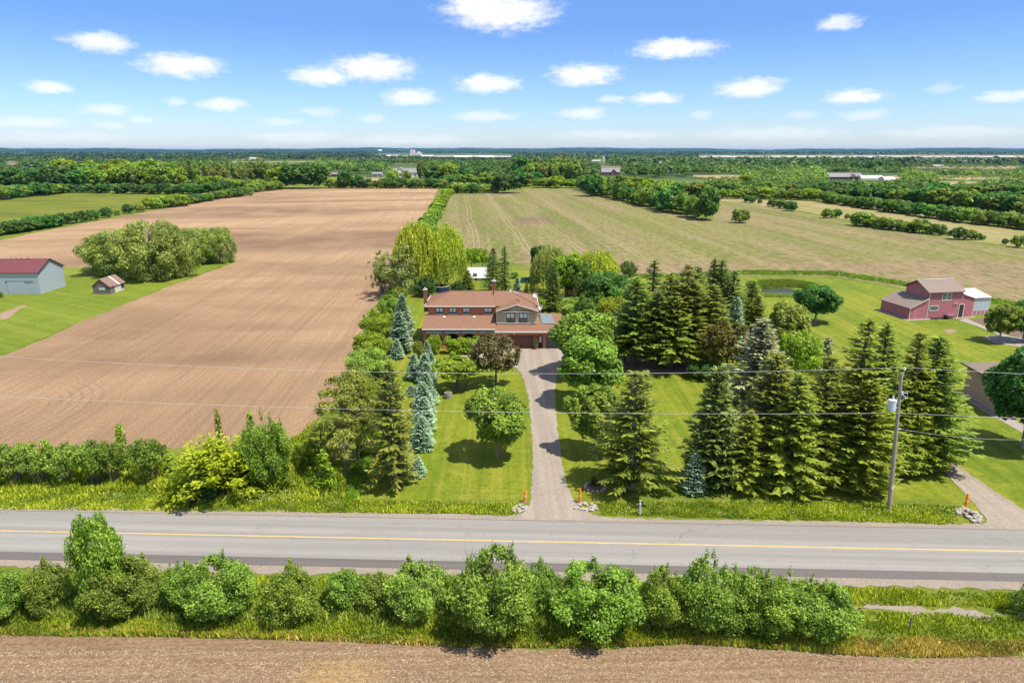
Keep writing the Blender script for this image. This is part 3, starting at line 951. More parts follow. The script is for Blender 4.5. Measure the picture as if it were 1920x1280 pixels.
def arche():
    """Every kind of tree: name -> list of (crown mesh, trunk mesh, height, width)."""
    K = {}

    def put(kind, crown, trunk, H, W):
        K.setdefault(kind, []).append((crown, trunk, H, W))

    for s in range(3):                                    # maple, broad egg on a clear trunk
        rng = np.random.default_rng(100 + s)
        lobes = crown_lobes(rng, 3.2, 1.5, 8.0, 58, (0.14, 0.31))
        lobes = [(x * (1.12 if s % 2 else 0.95) + 0.25 * math.sin(z * 1.3 + s), y, z, a, b) for x, y, z, a, b in lobes]
        c = lobed(rng, lobes, 12500, 0.165, 0.9, 0.7, 0.72, zmin=1.3, shell=(0.5, 1.15))
        limbs = [(2.0 + 0.5 * i, i * 2.4, 1.6 + 0.1 * i, 1.6) for i in range(8)]
        put('maple', cards('maple_crown', *c, LEAF['maple']), trunk_mesh('maple_trunk', BARK_GREY, 6.0, 0.17, limbs), 8.0, 6.8)
    for s in range(2):                                    # small spreading tree
        rng = np.random.default_rng(130 + s)
        lobes = crown_lobes(rng, 2.6, 1.6, 4.6, 26, (0.24, 0.42), 0.8)
        c = lobed(rng, lobes, 3600, 0.19, 0.8, 0.6, 0.6, zmin=1.1)
        limbs = [(1.2 + 0.15 * i, i * 2.2, 1.8, 1.2) for i in range(7)]
        put('spread', cards('spreading_crown', *c, LEAF['lime']), trunk_mesh('spreading_trunk', BARK, 2.8, 0.2, limbs, 0.2), 4.6, 5.2)
    for s in range(2):                                    # airy tree
        rng = np.random.default_rng(150 + s)
        lobes = crown_lobes(rng, 3.3, 1.7, 7.8, 44, (0.16, 0.30))
        c = lobed(rng, lobes, 5200, 0.18, 0.5, 0.9, 0.7, zmin=1.4, shell=(0.3, 1.15))
        limbs = [(1.8 + 0.45 * i, i * 2.4 + 0.5, 2.1, 1.9) for i in range(9)]
        put('airy', cards('airy_crown', *c, LEAF['purple']), trunk_mesh('airy_trunk', BARK, 6.5, 0.16, limbs), 7.8, 6.6)
    for s in range(5):                                    # shrub down to the ground
        rng = np.random.default_rng(200 + s)
        lobes = crown_lobes(rng, 2.0, 0.1, 3.6, 30, (0.22, 0.42), 1.0, 0.1)
        for _ in range(12):
            q, ph = 1.5 * math.sqrt(rng.random()), rng.uniform(0, 6.28)
            lobes.append((q * math.cos(ph), q * math.sin(ph), 1.9 + 1.65 * math.sqrt(1 - (q / 2) ** 2), 0.26, 0.5))
        c = lobed(rng, lobes, 9500, 0.098, 0.8, 0.9, 0.6, zmin=0.02, shell=(0.4, 1.25))
        b = MB()
        for i in range(7):
            ph = i * 0.9 + s
            b.tube([(0.1 * math.cos(ph), 0.1 * math.sin(ph), -0.1), (0.5 * math.cos(ph), 0.5 * math.sin(ph), 1.2), (0.9 * math.cos(ph), 0.9 * math.sin(ph), 2.9)], [0.05, 0.035, 0.012], 5)
        put('shrub', cards('shrub_crown', *c, LEAF['shrub']), b.mesh('shrub_stems', BARK), 3.8, 4.1)
    for s in range(3):                                    # broad roadside shrub, many stems
        rng = np.random.default_rng(215 + s)
        lobes = crown_lobes(rng, 3.0, 0.0, 4.6, 60, (0.17, 0.30), 1.0, 0.1)
        for _ in range(24):
            q, ph = 2.4 * math.sqrt(rng.random()), rng.uniform(0, 6.28)
            lobes.append((q * math.cos(ph), q * math.sin(ph), 2.2 + 2.2 * math.sqrt(1 - (q / 3) ** 2) * rng.uniform(.8, 1.1), 0.2, 0.6))
        lobes = [(x, y, z * (1 + .22 * math.sin(x * 1.6 + s * 2) * math.cos(y * 1.4)), a, b2) for x, y, z, a, b2 in lobes]
        c = lobed(rng, lobes, 17000, 0.105, 0.8, 0.9, 0.6, zmin=0.02, shell=(0.35, 1.3))
        b = MB()
        for i in range(10):
            ph = i * 0.65 + s
            b.tube([(0.2 * math.cos(ph), 0.2 * math.sin(ph), -0.1), (0.8 * math.cos(ph), 0.8 * math.sin(ph), 1.4), (1.9 * math.cos(ph), 1.9 * math.sin(ph), 4.3 + 0.8 * math.sin(i * 2.1))], [0.06, 0.04, 0.01], 5)
        put('bigshrub', cards('shrub_crown', *c, LEAF['shrub']), b.mesh('shrub_stems', BARK), 4.9, 6.2)
    for s in range(3):                                    # leggy shrub: bare stems below, leaves above
        rng = np.random.default_rng(230 + s)
        lobes = crown_lobes(rng, 2.0, 1.0, 4.0 + 0.25 * s, 34, (0.14, 0.30))
        c = lobed(rng, lobes, 3600, 0.12, 0.7, 0.9, 0.62, zmin=0.7, shell=(0.1, 1.35))
        b = MB()
        for i in range(9):
            ph = i * 0.7 + s
            b.tube([(0.3 * math.cos(ph), 0.3 * math.sin(ph), -0.1), (0.75 * math.cos(ph), 0.75 * math.sin(ph), 1.3), (1.4 * math.cos(ph), 1.4 * math.sin(ph), 3.2)], [0.055, 0.04, 0.012], 5)
        put('leggy', cards('leggy_crown', *c, LEAF['shrub_light']), b.mesh('leggy_stems', BARK), 4.1, 4.1)
    for s in range(2):                                    # shrub of long arching sprays
        rng = np.random.default_rng(250 + s)
        C, A, B, T = [], [], [], []
        b = MB()
        for i in range(95):
            ph = rng.uniform(0, 6.283)
            el = rng.uniform(0.10, 1.5) ** 0.9
            L = rng.uniform(2.7, 3.7) * (1 - 0.30 * max(0.0, math.sin(el) - 0.6) / 0.4 + 0.12 * math.cos(el))
            h = np.array([math.cos(ph), math.sin(ph), 0])
            bt = rng.uniform(0.8, 1.25)
            pts = []
            for u in np.linspace(0, 1, 6):
                pts.append(h * L * 0.78 * math.cos(el) * u + np.array([0, 0, 0.2 + L * math.sin(el) * u * 1.15 - 0.45 * u * u * math.cos(el)]))
            if i % 4 == 0:
                b.tube(pts, [0.05, 0.04, 0.03, 0.02, 0.015, 0.008], 4)
            pts = np.array(pts)
            for q in range(60):
                u = rng.uniform(0.34, 1.0)
                p = np.array([np.interp(u, np.linspace(0, 1, 6), pts[:, k]) for k in range(3)]) + rng.normal(size=3) * np.array([0.16, 0.16, 0.1])
                ax = unit(rng.normal(size=(1, 3)) * np.array([1, 1, 0.35]) + h)[0]
                wv = np.cross(ax, unit(np.array([[0, 0, 1.0]]) + rng.normal(size=(1, 3)) * 0.5)[0])
                C.append(p)
                A.append(ax * 0.15 * rng.uniform(0.7, 1.3))
                B.append(wv * 0.07)
                T.append(bt * (0.5 + 0.7 * u) * rng.uniform(0.8, 1.2))
        C = np.array(C)
        k = C[:, 2] > 0.05
        put('spray', cards('spray_crown', C[k], np.array(A)[k], np.array(B)[k], np.array(T)[k], LEAF['yellow']), b.mesh('spray_stems', BARK), 4.3, 5.4)
    for s in range(3):                                    # upright sapling, sparse
        rng = np.random.default_rng(270 + s)
        lobes = [(rng.normal() * 0.28 * (1 - z / 4.4), rng.normal() * 0.28 * (1 - z / 4.4), z, 0.32 + 0.25 * (1 - z / 4.4), 0.5) for z in np.linspace(0.6, 3.7, 17)]
        c = lobed(rng, lobes, 1150, 0.13, 0.4, 0.9, 0.55, zmin=0.2, shell=(0.2, 1.15))
        put('sapling', cards('sapling_crown', *c, LEAF['lime']), trunk_mesh('sapling_trunk', BARK, 3.8, 0.05), 4.1, 1.6)
    for s in range(4):                                    # Norway spruce
        rng = np.random.default_rng(300 + s)
        c = whorl_tree(rng, 14.0, 3.1, 1.1, 0.44, (9, 8, 10, 9)[s], (0.34, 0.42, 0.28, 0.38)[s], 0.22, 0.47, 1.45, (0.78, 0.84, 0.74, 0.88)[s], (0.36, 0.5, 0.32, 0.42)[s])
        put('spruce', cards('spruce_crown', *c, LEAF['spruce']), trunk_mesh('spruce_trunk', BARK, 13.2, 0.20), 14.0, 6.3)
    for s in range(3):                                    # Norway spruce with the lower trunk bare
        rng = np.random.default_rng(310 + s)
        c = whorl_tree(rng, 14.0, 2.9, 2.9, 0.44, 9, (0.30, 0.40, 0.34)[s], 0.22, 0.47, 1.4, (0.66, 0.74, 0.70)[s], 0.42)
        put('high_spruce', cards('spruce_crown', *c, LEAF['spruce']), trunk_mesh('spruce_trunk', BARK, 13.2, 0.22), 14.0, 6.0)
    for s in range(2):                                    # sparse, ragged spruce
        rng = np.random.default_rng(320 + s)
        c = whorl_tree(rng, 12.0, 3.0, 1.2, 0.46, 8, 0.26, 0.18, 0.55, 1.4, 0.72, 0.5)
        put('ragged', cards('ragged_crown', *c, LEAF['spruce_brown']), trunk_mesh('ragged_trunk', BARK_GREY, 11.4, 0.19), 12.0, 6.0)
    for s in range(3):                                    # blue spruce, dense to the ground
        rng = np.random.default_rng(340 + s)
        c = whorl_tree(rng, 7.0, 2.0, 0.2, 0.30, 10, 0.10, 0.12, 0.50, 1.5, 0.86, 0.24, 0.75)
        put('blue', cards('blue_spruce_crown', *c, LEAF['spruce_blue']), trunk_mesh('blue_spruce_trunk', BARK, 6.4, 0.12), 7.0, 4.1)
    for s in range(2):                                    # pine: flat clumps on a forked trunk
        rng = np.random.default_rng(360 + s)
        lobes = []
        for i in range(30):
            z = 2.2 + 8.2 * (i / 29) ** 0.9
            Rr = 3.2 * (1 - ((z - 5) / 7.0) ** 2) * rng.uniform(0.45, 1.0)
            ph = i * 2.4 + rng.uniform(-.4, .4)
            lobes.append((Rr * math.cos(ph), Rr * math.sin(ph), z, rng.uniform(0.8, 1.25), rng.uniform(0.45, 0.7)))
        c = lobed(rng, lobes, 6400, 0.20, 0.3, 0.9, 0.34, zmin=1.3, shell=(0.3, 1.1))
        limbs = [(2.0 + 0.75 * i, i * 2.4, 2.2, 0.5) for i in range(10)]
        put('pine', cards('pine_crown', *c, LEAF['pine']), trunk_mesh('pine_trunk', BARK, 10.0, 0.2, limbs, 0.3), 11.0, 7.0)
    for s in range(3):                                    # weeping willow: hanging strands
        rng = np.random.default_rng(400 + s)
        C, A, B, T = [], [], [], []
        for i in range(1050):
            ph = rng.uniform(0, 6.283)
            u = rng.random() ** 0.55
            Rr = 5.6 * u
            zt = 4.6 + 6.6 * math.sqrt(max(0.0, 1 - u ** 2.4)) + rng.normal() * 0.5 + 0.9 * math.sin(ph * 3 + s)
            ln = min(zt - 0.5, rng.uniform(1.2, 3.0) + (6.5 * u ** 3) * rng.random())
            bt = rng.uniform(0.75, 1.25)
            x, y = Rr * math.cos(ph), Rr * math.sin(ph)
            n = int(ln / 0.27)
            for q in range(n):
                f = q / max(1, n - 1)
                p = np.array([x * (1 + 0.05 * f) + rng.normal() * 0.14, y * (1 + 0.05 * f) + rng.normal() * 0.14, zt - ln * f])
                ax = unit(np.array([[rng.normal() * 0.35 + math.cos(ph) * 0.3 * (1 - f), rng.normal() * 0.35 + math.sin(ph) * 0.3 * (1 - f), -1.0]]))[0]
                w = np.cross(ax, unit(rng.normal(size=(1, 3)))[0])
                C.append(p)
                A.append(ax * 0.30)
                B.append(w / (np.linalg.norm(w) + 1e-9) * 0.105)
                T.append(bt * (1.15 - 0.45 * f) * rng.uniform(0.8, 1.2))
        limbs = [(2.0 + 0.5 * i, i * 2.4, 3.6, 4.2) for i in range(9)]
        put('willow', cards('willow_crown', np.array(C), np.array(A), np.array(B), np.array(T), LEAF['willow']),
            trunk_mesh('willow_trunk', BARK, 7.5, 0.42, limbs), 11.6, 11.6)
    for s in range(3):                                    # billowy willow, clumped
        rng = np.random.default_rng(430 + s)
        lobes = crown_lobes(rng, 6.4, -2.2, 13.0, 70, (0.15, 0.27), 1.1)
        c = lobed(rng, lobes, 15000, 0.24, 0.5, 0.7, 0.42, 0.6, zmin=0.1, shell=(0.55, 1.12))
        limbs = [(2.0 + 0.5 * i, i * 2.4, 4.0, 4.2) for i in range(9)]
        put('billow', cards('billowy_crown', *c, LEAF['willow']), trunk_mesh('billowy_trunk', BARK, 9.0, 0.45, limbs), 13.0, 12.8)
    for s in range(2):                                    # poplar: many thin stems, thin leaves
        rng = np.random.default_rng(450 + s)
        b = MB()
        lobes = []
        for i in range(15):
            ph = i * 2.4
            R1 = rng.uniform(0.8, 3.8)
            Ht = rng.uniform(7.5, 12.0) - R1 * 0.8
            b.tube([(0.25 * math.cos(ph), 0.25 * math.sin(ph), -0.1), (R1 * 0.4 * math.cos(ph), R1 * 0.4 * math.sin(ph), Ht * 0.5), (R1 * math.cos(ph), R1 * math.sin(ph), Ht)], [0.13, 0.08, 0.02], 5)
            for q in range(5):
                f = rng.uniform(0.35, 1.0)
                lobes.append((R1 * f * math.cos(ph) + rng.normal() * 0.5, R1 * f * math.sin(ph) + rng.normal() * 0.5, Ht * f, 0.65, 0.8))
        c = lobed(rng, lobes, 3900, 0.17, 0.3, 1.0, 0.6, zmin=0.8, shell=(0.1, 1.2))
        put('poplar', cards('poplar_crown', *c, LEAF['poplar']), b.mesh('poplar_stems', BARK_GREY), 12.0, 8.6)
    for s in range(4):                                    # distant tree, one mesh
        rng = np.random.default_rng(500 + s)
        lobes = crown_lobes(rng, 4.2, 0.6, 11.0, 30, (0.22, 0.40))
        c = lobed(rng, lobes, 1500, 0.52, 0.7, 0.6, 0.75, zmin=0.2)
        put('far_tree', cards('distant_crown', *c, LEAF['wood']), None, 11.0, 8.4)
    for s in range(2):                                    # distant conifer, one mesh
        rng = np.random.default_rng(520 + s)
        c = whorl_tree(rng, 13.0, 2.7, 0.8, 1.0, 6, 0.2, 0.1, 1.25, 0.9, 0.8, 0.3)
        put('far_conifer', cards('distant_conifer', *c, LEAF['spruce_dark']), None, 13.0, 5.4)
    for s in range(4):                                    # hedgerow shrub, one mesh
        rng = np.random.default_rng(540 + s)
        lobes = crown_lobes(rng, 2.5, 0.0, 4.0, 22, (0.26, 0.42), 1.0, 0.1)
        c = lobed(rng, lobes, 1700, 0.26, 0.7, 0.7, 0.7, zmin=0.02)
        put('hedge_shrub', cards('hedge_shrub', *c, LEAF['shrub']), None, 4.1, 5.0)
    return K


K = arche()
cycle = {}


def plant(kind, name, px, pyb, pyt, wpx, leaf, label, cat='tree', group=None, var=None, rz=None):
    """A tree or shrub standing at a photo pixel, as tall and as wide as it shows there."""
    p = G(px, pyb)
    h = max(0.4, zat(p.y, pyt))
    w = wpx / F * depth(p.y, h * 0.5)
    return plant_at(kind, name, p, h, w, leaf, label, cat, group, var, rz)


def plant_at(kind, name, p, h, w, leaf, label, cat='tree', group=None, var=None, rz=None):
    i = cycle.get(kind, 0) if var is None else var
    cycle[kind] = cycle.get(kind, 0) + 1
    crown, trunk, H0, W0 = K[kind][i % len(K[kind])]
    rz = random.uniform(0, 6.28) if rz is None else rz
    sc = (w / W0, w / W0, h / H0)
    if trunk is None:
        o = link(bpy.data.objects.new(name, crown))
        o.location, o.rotation_euler, o.scale = p, (0, 0, rz), sc
        tag(o, label, cat, group)
        leafo = o
    else:
        o = thing(name, label, cat, p, rz, group)
        if 'spruce' in kind or kind in ('ragged', 'shrub', 'bigshrub'):
            o.rotation_euler = (random.uniform(-.03, .03), random.uniform(-.03, .03), rz)
        o.scale = sc
        t = link(bpy.data.objects.new('trunk', trunk), o)
        leafo = link(bpy.data.objects.new('crown', crown), o)
    if leaf:
        leafo.material_slots[0].link = 'OBJECT'
        leafo.material_slots[0].material = LEAF[leaf]
    return o


# ------------------------------------------------------------------ the brick house
def window(parent, x0, x1, z0, z1, y, frame='dark_frame', sill=None, blind=0.55, cols=2):
    """A window in a wall facing -y: frame with mullions, panes and a blind behind."""
    f = MB()
    t = 0.07
    f.box(x0, x1, y - 0.06, y - 0.004, z1 - t, z1).box(x0, x1, y - 0.06, y - 0.004, z0, z0 + t)
    f.box(x0, x0 + t, y - 0.06, y - 0.004, z0 + t, z1 - t).box(x1 - t, x1, y - 0.06, y - 0.004, z0 + t, z1 - t)
    w = (x1 - x0 - 2 * t) / cols
    for k in range(1, cols):
        xm = x0 + t + w * k
        f.box(xm - 0.03, xm + 0.03, y - 0.06, y - 0.004, z0 + t, z1 - t)
    wo = f.build('window', M[frame], parent)
    for k in range(cols):
        a, b = x0 + t + w * k + 0.03 * (k > 0), x0 + t + w * (k + 1) - 0.03 * (k < cols - 1)
        MB().box(a, b, y - 0.03, y - 0.008, z0 + t, z1 - t).build('pane', M['glass'], wo)
        if blind:
            zb = z1 - t - (z1 - z0) * blind
            MB().box(a + 0.03, b - 0.03, y - 0.036, y - 0.031, zb, z1 - t - 0.01).build('blind', M['blind'], wo)
    if sill:
        MB().box(x0 - 0.12, x1 + 0.12, y - 0.14, y - 0.002, z0 - 0.12, z0 - 0.003).build('sill', M[sill], wo)
    return wo


def slab(poly, th=0.16):
    return MB().prism(poly, (0, 0, -th))


def brick_house():
    r = thing('brick_house', 'two storey red brick house with brown roof and a beige gable over the garage', 'house')
    YF = G(990, 653.5).y                               # garage front
    YU = YF + 3.5                                      # upper wall
    X = lambda px, Y, z: xat(px, Y, z)
    xl, xr = X(794, YF, 3), X(1010, YF, 5)
    xg0, xg1 = X(929, YF, 3), X(1054, YF, 2)
    zE = 3.1
    zP = 3.5
    # lower storey
    w = MB()
    MB().box(xl + 0.4, xg0 - 0.004, YF + 2.4, YU + 7.5, 0, 3.3).build('porch_wall', M['porch_shade'], r)
    w.box(xg0, xg1, YF + 0.35, YF + 8.6, 0, zE)
    w.build('wall', M['brick'], r)
    # brick piers and lintel on the garage front, butted to the openings
    gd0, gd1 = X(940, YF, 1), X(1000, YF, 1)
    dr0, dr1 = X(1008.5, YF, 1), X(1018, YF, 1)
    g20, g21 = X(1023.5, YF, 1), X(1049, YF, 1)
    zt = 2.35
    p = MB()
    for a, b in ((xg0, gd0), (gd1, dr0), (dr1, g20), (g21, xg1)):
        p.box(a, b, YF, YF + 0.349, 0, zt)
    p.box(xg0, xg1, YF, YF + 0.349, zt, zE - 0.004)
    p.build('garage_wall', M['brick'], r)

    def gdoor(a, b, m, name):
        d = MB().box(a, b, YF + 0.30, YF + 0.345, 0, zt).build(name, M[m], r)
        for k in range(4):
            z0 = 0.02 + k * (zt - 0.02) / 4
            MB().box(a + 0.03, b - 0.03, YF + 0.25, YF + 0.298, z0 + 0.025, z0 + (zt - 0.02) / 4 - 0.02).build('panel', M[m], d)
        return d
    gdoor(gd0, gd1, 'door_brown', 'garage_door')
    d2 = gdoor(g20, g21, 'door_grey', 'garage_door')
    d2['label'] = 'dark grey narrow garage door'
    MB().box(g20 + 0.35, g20 + 0.7, YF + 0.243, YF + 0.249, 1.9, 2.15).build('pane', M['blind'], d2)
    e = MB().box(dr0 + 0.08, dr1 - 0.08, YF + 0.30, YF + 0.345, 0, zt - 0.06)
    ed = e.build('entrance_door', M['dark_frame'], r)
    MB().box(dr0 + 0.25, dr1 - 0.25, YF + 0.27, YF + 0.298, 1.05, 2.05).build('pane', M['blind'], ed)
    MB().box(dr0 + 0.12, dr0 + 0.17, YF + 0.22, YF + 0.298, 0.95, 1.1).build('handle', M['insulator'], ed)
    MB().box(gd0 + 2.0, gd0 + 2.28, YF - 0.16, YF - 0.002, zt + 0.16, zt + 0.42).build('wall_lamp', M['white'], r)
    # upper storey
    zu = 6.55
    MB().box(xl + 0.4, X(930, YU, 6), YU, YU + 8.2, 3.3, zu).box(X(930, YU, 6), xr - 0.35, YU - 0.004, YU + 8.2, 3.3, zu).build('upper_wall', M['brick'], r)
    YB = YF + 1.15
    b0, b1 = X(931.5, YB, 5), X(1007, YB, 5)
    zb0, zb1 = 3.85, zat(YB, 583.5)
    MB().box(b0, b1, YB, YU - 0.008, zb0, zb1).build('beige_wall', M['siding'], r)
    t = MB()
    for px in (931.5, 948, 968.5, 971, 990, 1007):
        xx = X(px, YB, 5)
        t.box(xx - 0.07, xx + 0.07, YB - 0.03, YB - 0.002, zb0 + 0.3, zb1 - 0.004)
    t.box(b0, b1, YB - 0.05, YB - 0.031, zb0 + 0.22, zb0 + 0.38)
    t.build('trim', M['cream'], r)
    for a, b in ((949.3, 965), (973.2, 988.8)):
        z0, z1 = zat(YB, 604.5), zat(YB, 586.3)
        window(r, X(a, YB, 5), X(b, YB, 5), z0, z1, YB, 'dark_frame', None, 0.45)
    for a, b in ((816.7, 831), (842, 855.6), (867.5, 881), (907.5, 922.5)):
        window(r, X(a, YU, 6), X(b, YU, 6), zat(YU, 587.8), zat(YU, 576.5), YU, 'dark_frame', 'cream', 0.6)
    # main hip roof
    ze, zr = 6.62, 8.35
    Y0, Y1 = YU - 0.45, YU + 8.65
    Ym = (Y0 + Y1) / 2
    hx0, hx1 = xl - 0.05, xr + 0.05
    rx0, rx1 = X(846, Ym, zr), X(958, Ym, zr)
    A, B_, C, D = (hx0, Y0, ze), (hx1, Y0, ze), (hx1, Y1, ze), (hx0, Y1, ze)
    E_, F_ = (rx0, Ym, zr), (rx1, Ym, zr)
    rf = MB()
    for poly in ([A, B_, F_, E_], [C, D, E_, F_], [D, A, E_], [B_, C, F_]):
        rf.add(poly, [tuple(range(len(poly)))])
    rf.add([A, B_, C, D], [(3, 2, 1, 0)])
    roof = rf.build('roof', M['shingle'], r)
    # front cross gable
    Yg = YB - 0.45
    gx0, gx1, gxm = X(929.5, Yg, 6.4), X(1011, Yg, 6.4), X(968.5, Yg, 7.4)
    zg0, zg1 = zat(Yg, 583), zat(Yg, 570.5)
    Yk = Y0 + (zg1 - ze) / ((zr - ze) / (Ym - Y0))
    g = MB()
    g.prism([(gx0, Yg, zg0), (gxm, Yg, zg1), (gxm, Yk + 0.4, zg1), (gx0, Y0 + 0.9, zg0)], (0, 0, -0.12))
    g.prism([(gxm, Yg, zg1), (gx1, Yg, zg0), (gx1, Y0 + 1.4, zg0), (gxm, Yk + 0.4, zg1)], (0, 0, -0.12))
    g.build('gable_roof', M['shingle'], r)
    MB().add([(gx0 + 0.35, YB - 0.001, zg0 - 0.05), (gx1 - 0.35, YB - 0.001, zg0 - 0.05), (gxm, YB - 0.001, zg1 - 0.16)], [(0, 1, 2)]).build('gable_wall', M['siding'], r)
    f = MB()
    for (xa, za, xb, zb) in ((gx0, zg0, gxm, zg1), (gxm, zg1, gx1, zg0)):
        f.prism([(xa, Yg - 0.02, za + 0.02), (xb, Yg - 0.02, zb + 0.02), (xb, Yg - 0.02, zb - 0.17), (xa, Yg - 0.02, za - 0.17)], (0, -0.05, 0))
    f.box(gx0 + 0.35, gx1 - 0.35, YB - 0.44, YB - 0.03, zg0 - 0.19, zg0 - 0.125)
    f.build('bargeboard', M['cream'], r)
    gt = MB()
    gt.box(hx0 - 0.02, X(929, Y0, 6.6), Y0 - 0.13, Y0 - 0.003, ze - 0.14, ze + 0.03)
    gt.tube([(hx0 - 0.03, Y0, ze), (hx0 - 0.03, Y1, ze)], 0.07, 5)
    gt.tube([(hx1 + 0.03, Y0 + 0.5, ze), (hx1 + 0.03, Y1, ze)], 0.07, 5)
    gt.build('gutter', M['cream'], r)
    # hip and ridge caps
    rc = MB()
    for a, b in ((E_, F_), (A, E_), (D, E_), (B_, F_), (C, F_)):
        rc.tube([Vector(a) + Vector((0, 0, .02)), Vector(b) + Vector((0, 0, .02))], 0.07, 5)
    rc.build('ridge_cap', M['shingle'], roof)
    # porch roof with its gutter
    pe0, pe1 = xl - 0.15, xg0 - 0.02
    YP = YF - 0.45
    zp1 = zP + 0.41 * (YU - YP)
    MB().prism([(pe0, YP, zP), (pe1, YP, zP), (pe1, YU - 0.01, zp1), (pe0, YU - 0.01, zp1)], (0, 0, -0.14)).build('porch_roof', M['shingle'], r)
    MB().box(pe0, pe1, YP - 0.14, YP - 0.003, zP - 0.15, zP + 0.02).build('gutter', M['white'], r)
    for px in (833, 889):
        xx = X(px, YP + 3, 4.9)
        zz = zP + 0.41 * 3
        MB().prism([(xx - 0.2, YP + 2.85, zz - 0.02), (xx + 0.2, YP + 2.85, zz - 0.02), (xx + 0.2, YP + 3.15, zz + 0.1), (xx - 0.2, YP + 3.15, zz + 0.1)], (0, 0, 0.16)).build('roof_vent', M['cream'], r)
    # garage roof: front slope, back slope, hip end
    Ge = YF - 0.45
    Gm = YF + 4.4
    zgr = 5.35
    ge0, ge1 = xg0 - 0.1, xg1 + 0.35
    gr = MB()
    P0, P1, P2, P3 = (ge0, Ge, zE), (ge1, Ge, zE), (ge1 - 0.2, Gm, zgr - 0.35), (ge0, Gm, zgr)
    gr.prism([P0, P1, P2, P3], (0, 0, -0.14))
    gr.prism([P3, P2, (ge1, Gm + 4.5, zE), (ge0, Gm + 4.5, zE)], (0, 0, -0.14))
    gr.build('garage_roof', M['shingle'], r)
    MB().box(ge0, ge1, Ge - 0.16, Ge - 0.003, zE - 0.2, zE + 0.02).build('gutter', M['white'], r)
    MB().box(ge1 - 0.16, ge1 - 0.14, Ge + 0.45, Gm + 4.0, 0, zE).build('end_wall', M['brick'], r)
    # porch: piers, arches, railing, floor
    pz = MB()
    pxs = [796.5, 831.5, 864.5, 897]
    xs = [X(p, YF, 2) for p in pxs]
    for x0 in xs:
        pz.box(x0 - 0.22, x0 + 0.22, YF, YF + 0.42, 0.0, 2.9)
    pz.box(xs[0] - 0.22, xs[-1] + 1.8, YF + 0.02, YF + 0.40, -0.1, 0.55)
    pz.build('porch_pier', M['brick'], r)
    for a, b in zip(xs, xs[1:] + [xg0 + 0.22]):
        a, b = a + 0.22, b - 0.22
        m = (a + b) / 2
        rr = (b - a) / 2
        ar = []
        for k in range(13):
            th = math.pi * k / 12
            ar.append((m - rr * math.cos(th), YF + 0.05, 1.75 + min(rr, 0.85) * math.sin(th)))
        # spandrel in two halves so that no face is folded
        for h in (ar[:7], ar[6:]):
            poly = [(h[0][0], YF + 0.05, 2.9)] + h + [(h[-1][0], YF + 0.05, 2.9)]
            b2 = MB()
            for q in range(len(h) - 1):
                b2.prism([(h[q][0], YF + 0.05, 2.9), h[q], h[q + 1], (h[q + 1][0], YF + 0.05, 2.9)], (0, 0.3, 0))
            b2.build('arch', M['brick'], r)
        rl = MB()
        rl.box(a, b, YF + 0.16, YF + 0.22, 1.28, 1.34)
        for q in range(10):
            xx = a + (b - a) * (q + 0.5) / 10
            rl.box(xx - 0.02, xx + 0.02, YF + 0.17, YF + 0.21, 0.56, 1.278)
        rl.build('railing', M['white'], r)
        MB().box(a - 0.1, b + 0.1, YF - 0.06, YF - 0.003, 2.66, 3.02).build('rolled_blind', M['grey_steel2'], r)
    MB().box(xs[0] - 0.2, xg0 - 0.01, YF + 0.03, YF + 0.39, 2.905, 3.28).build('porch_beam', M['brick_dark'], r)
    MB().box(xs[0], xg0 - 0.01, YF + 0.42, YF + 2.39, 0.1, 0.42).build('porch_floor', M['concrete'], r)
    # chimneys
    for (px, dy, z0, z1, s, top) in ((797.3, 5.2, 5.2, 9.0, 0.30, 0.25), (926.3, 9.2, 6.5, 9.75, 0.32, 0.2)):
        yy = YF + dy
        xx = X(px, yy, z1)
        c = MB().box(xx - s, xx + s, yy - s, yy + s, z0, z1).build('chimney', M['brick_dark'], r)
        MB().box(xx - s - 0.05, xx + s + 0.05, yy - s - 0.05, yy + s + 0.05, z1 + 0.002, z1 + 0.14).build('chimney_cap', M['cream'], c)
        MB().lathe([(0.13, 0.142), (0.13, 0.142 + top), (0.17, 0.145 + top), (0.02, 0.25 + top)], 8, (xx, yy, z1)).build('flue', M['grey_steel'], c)
    vy = Ym - 1.1
    vx = X(925.3, vy, 8.2)
    MB().lathe([(0.09, 0), (0.09, 0.75)], 8, (vx, vy, 7.85)).build('vent_pipe', M['dark_frame'], r)
    for px, py in ((970.5, 561), (972, 566.3)):
        q = Y0 + 1.2
        xx = X(px, q, 7.2)
        zz = zg1 - (xx - gxm) * (zg1 - zg0) / (gx1 - gxm)
        qy = q if py < 563 else q - 0.9
        MB().box(xx - 0.22, xx + 0.22, qy - 0.12, qy + 0.12, zz - 0.05, zz + 0.09).build('roof_vent', M['dark_frame'], r)
    # skylight on the back slope
    sx0, sx1 = X(956, Ym + 0.4, 8), X(973, Ym + 0.4, 8)
    MB().prism([(sx0, Ym - 0.5, zr - 0.35), (sx1, Ym - 0.5, zr - 0.9), (sx1, Ym + 0.4, zr - 0.8), (sx0, Ym + 0.4, zr - 0.15)], (0, 0, 0.3)).build('skylight', M['grey_steel2'], r)
    # blue-grey sheet lying on the garage roof
    def rp(px, py):
        Y = Ge
        for _ in range(40):
            z = zE + (Y - Ge) * (zgr - zE) / (Gm - Ge)
            Y += (zat(Y, py) - z) * 0.8
        return (X(px, Y, z), Y, z + 0.03)
    tp = MB().prism([rp(1016, 606.5), rp(1041, 607.3), rp(1033.5, 590), rp(1011, 587.5)], (0, 0, 0.03)).build('roof_tarp', M['tarp'])
    tag(tp, 'blue grey tarp covering part of the garage roof beside the beige gable', 'tarp')

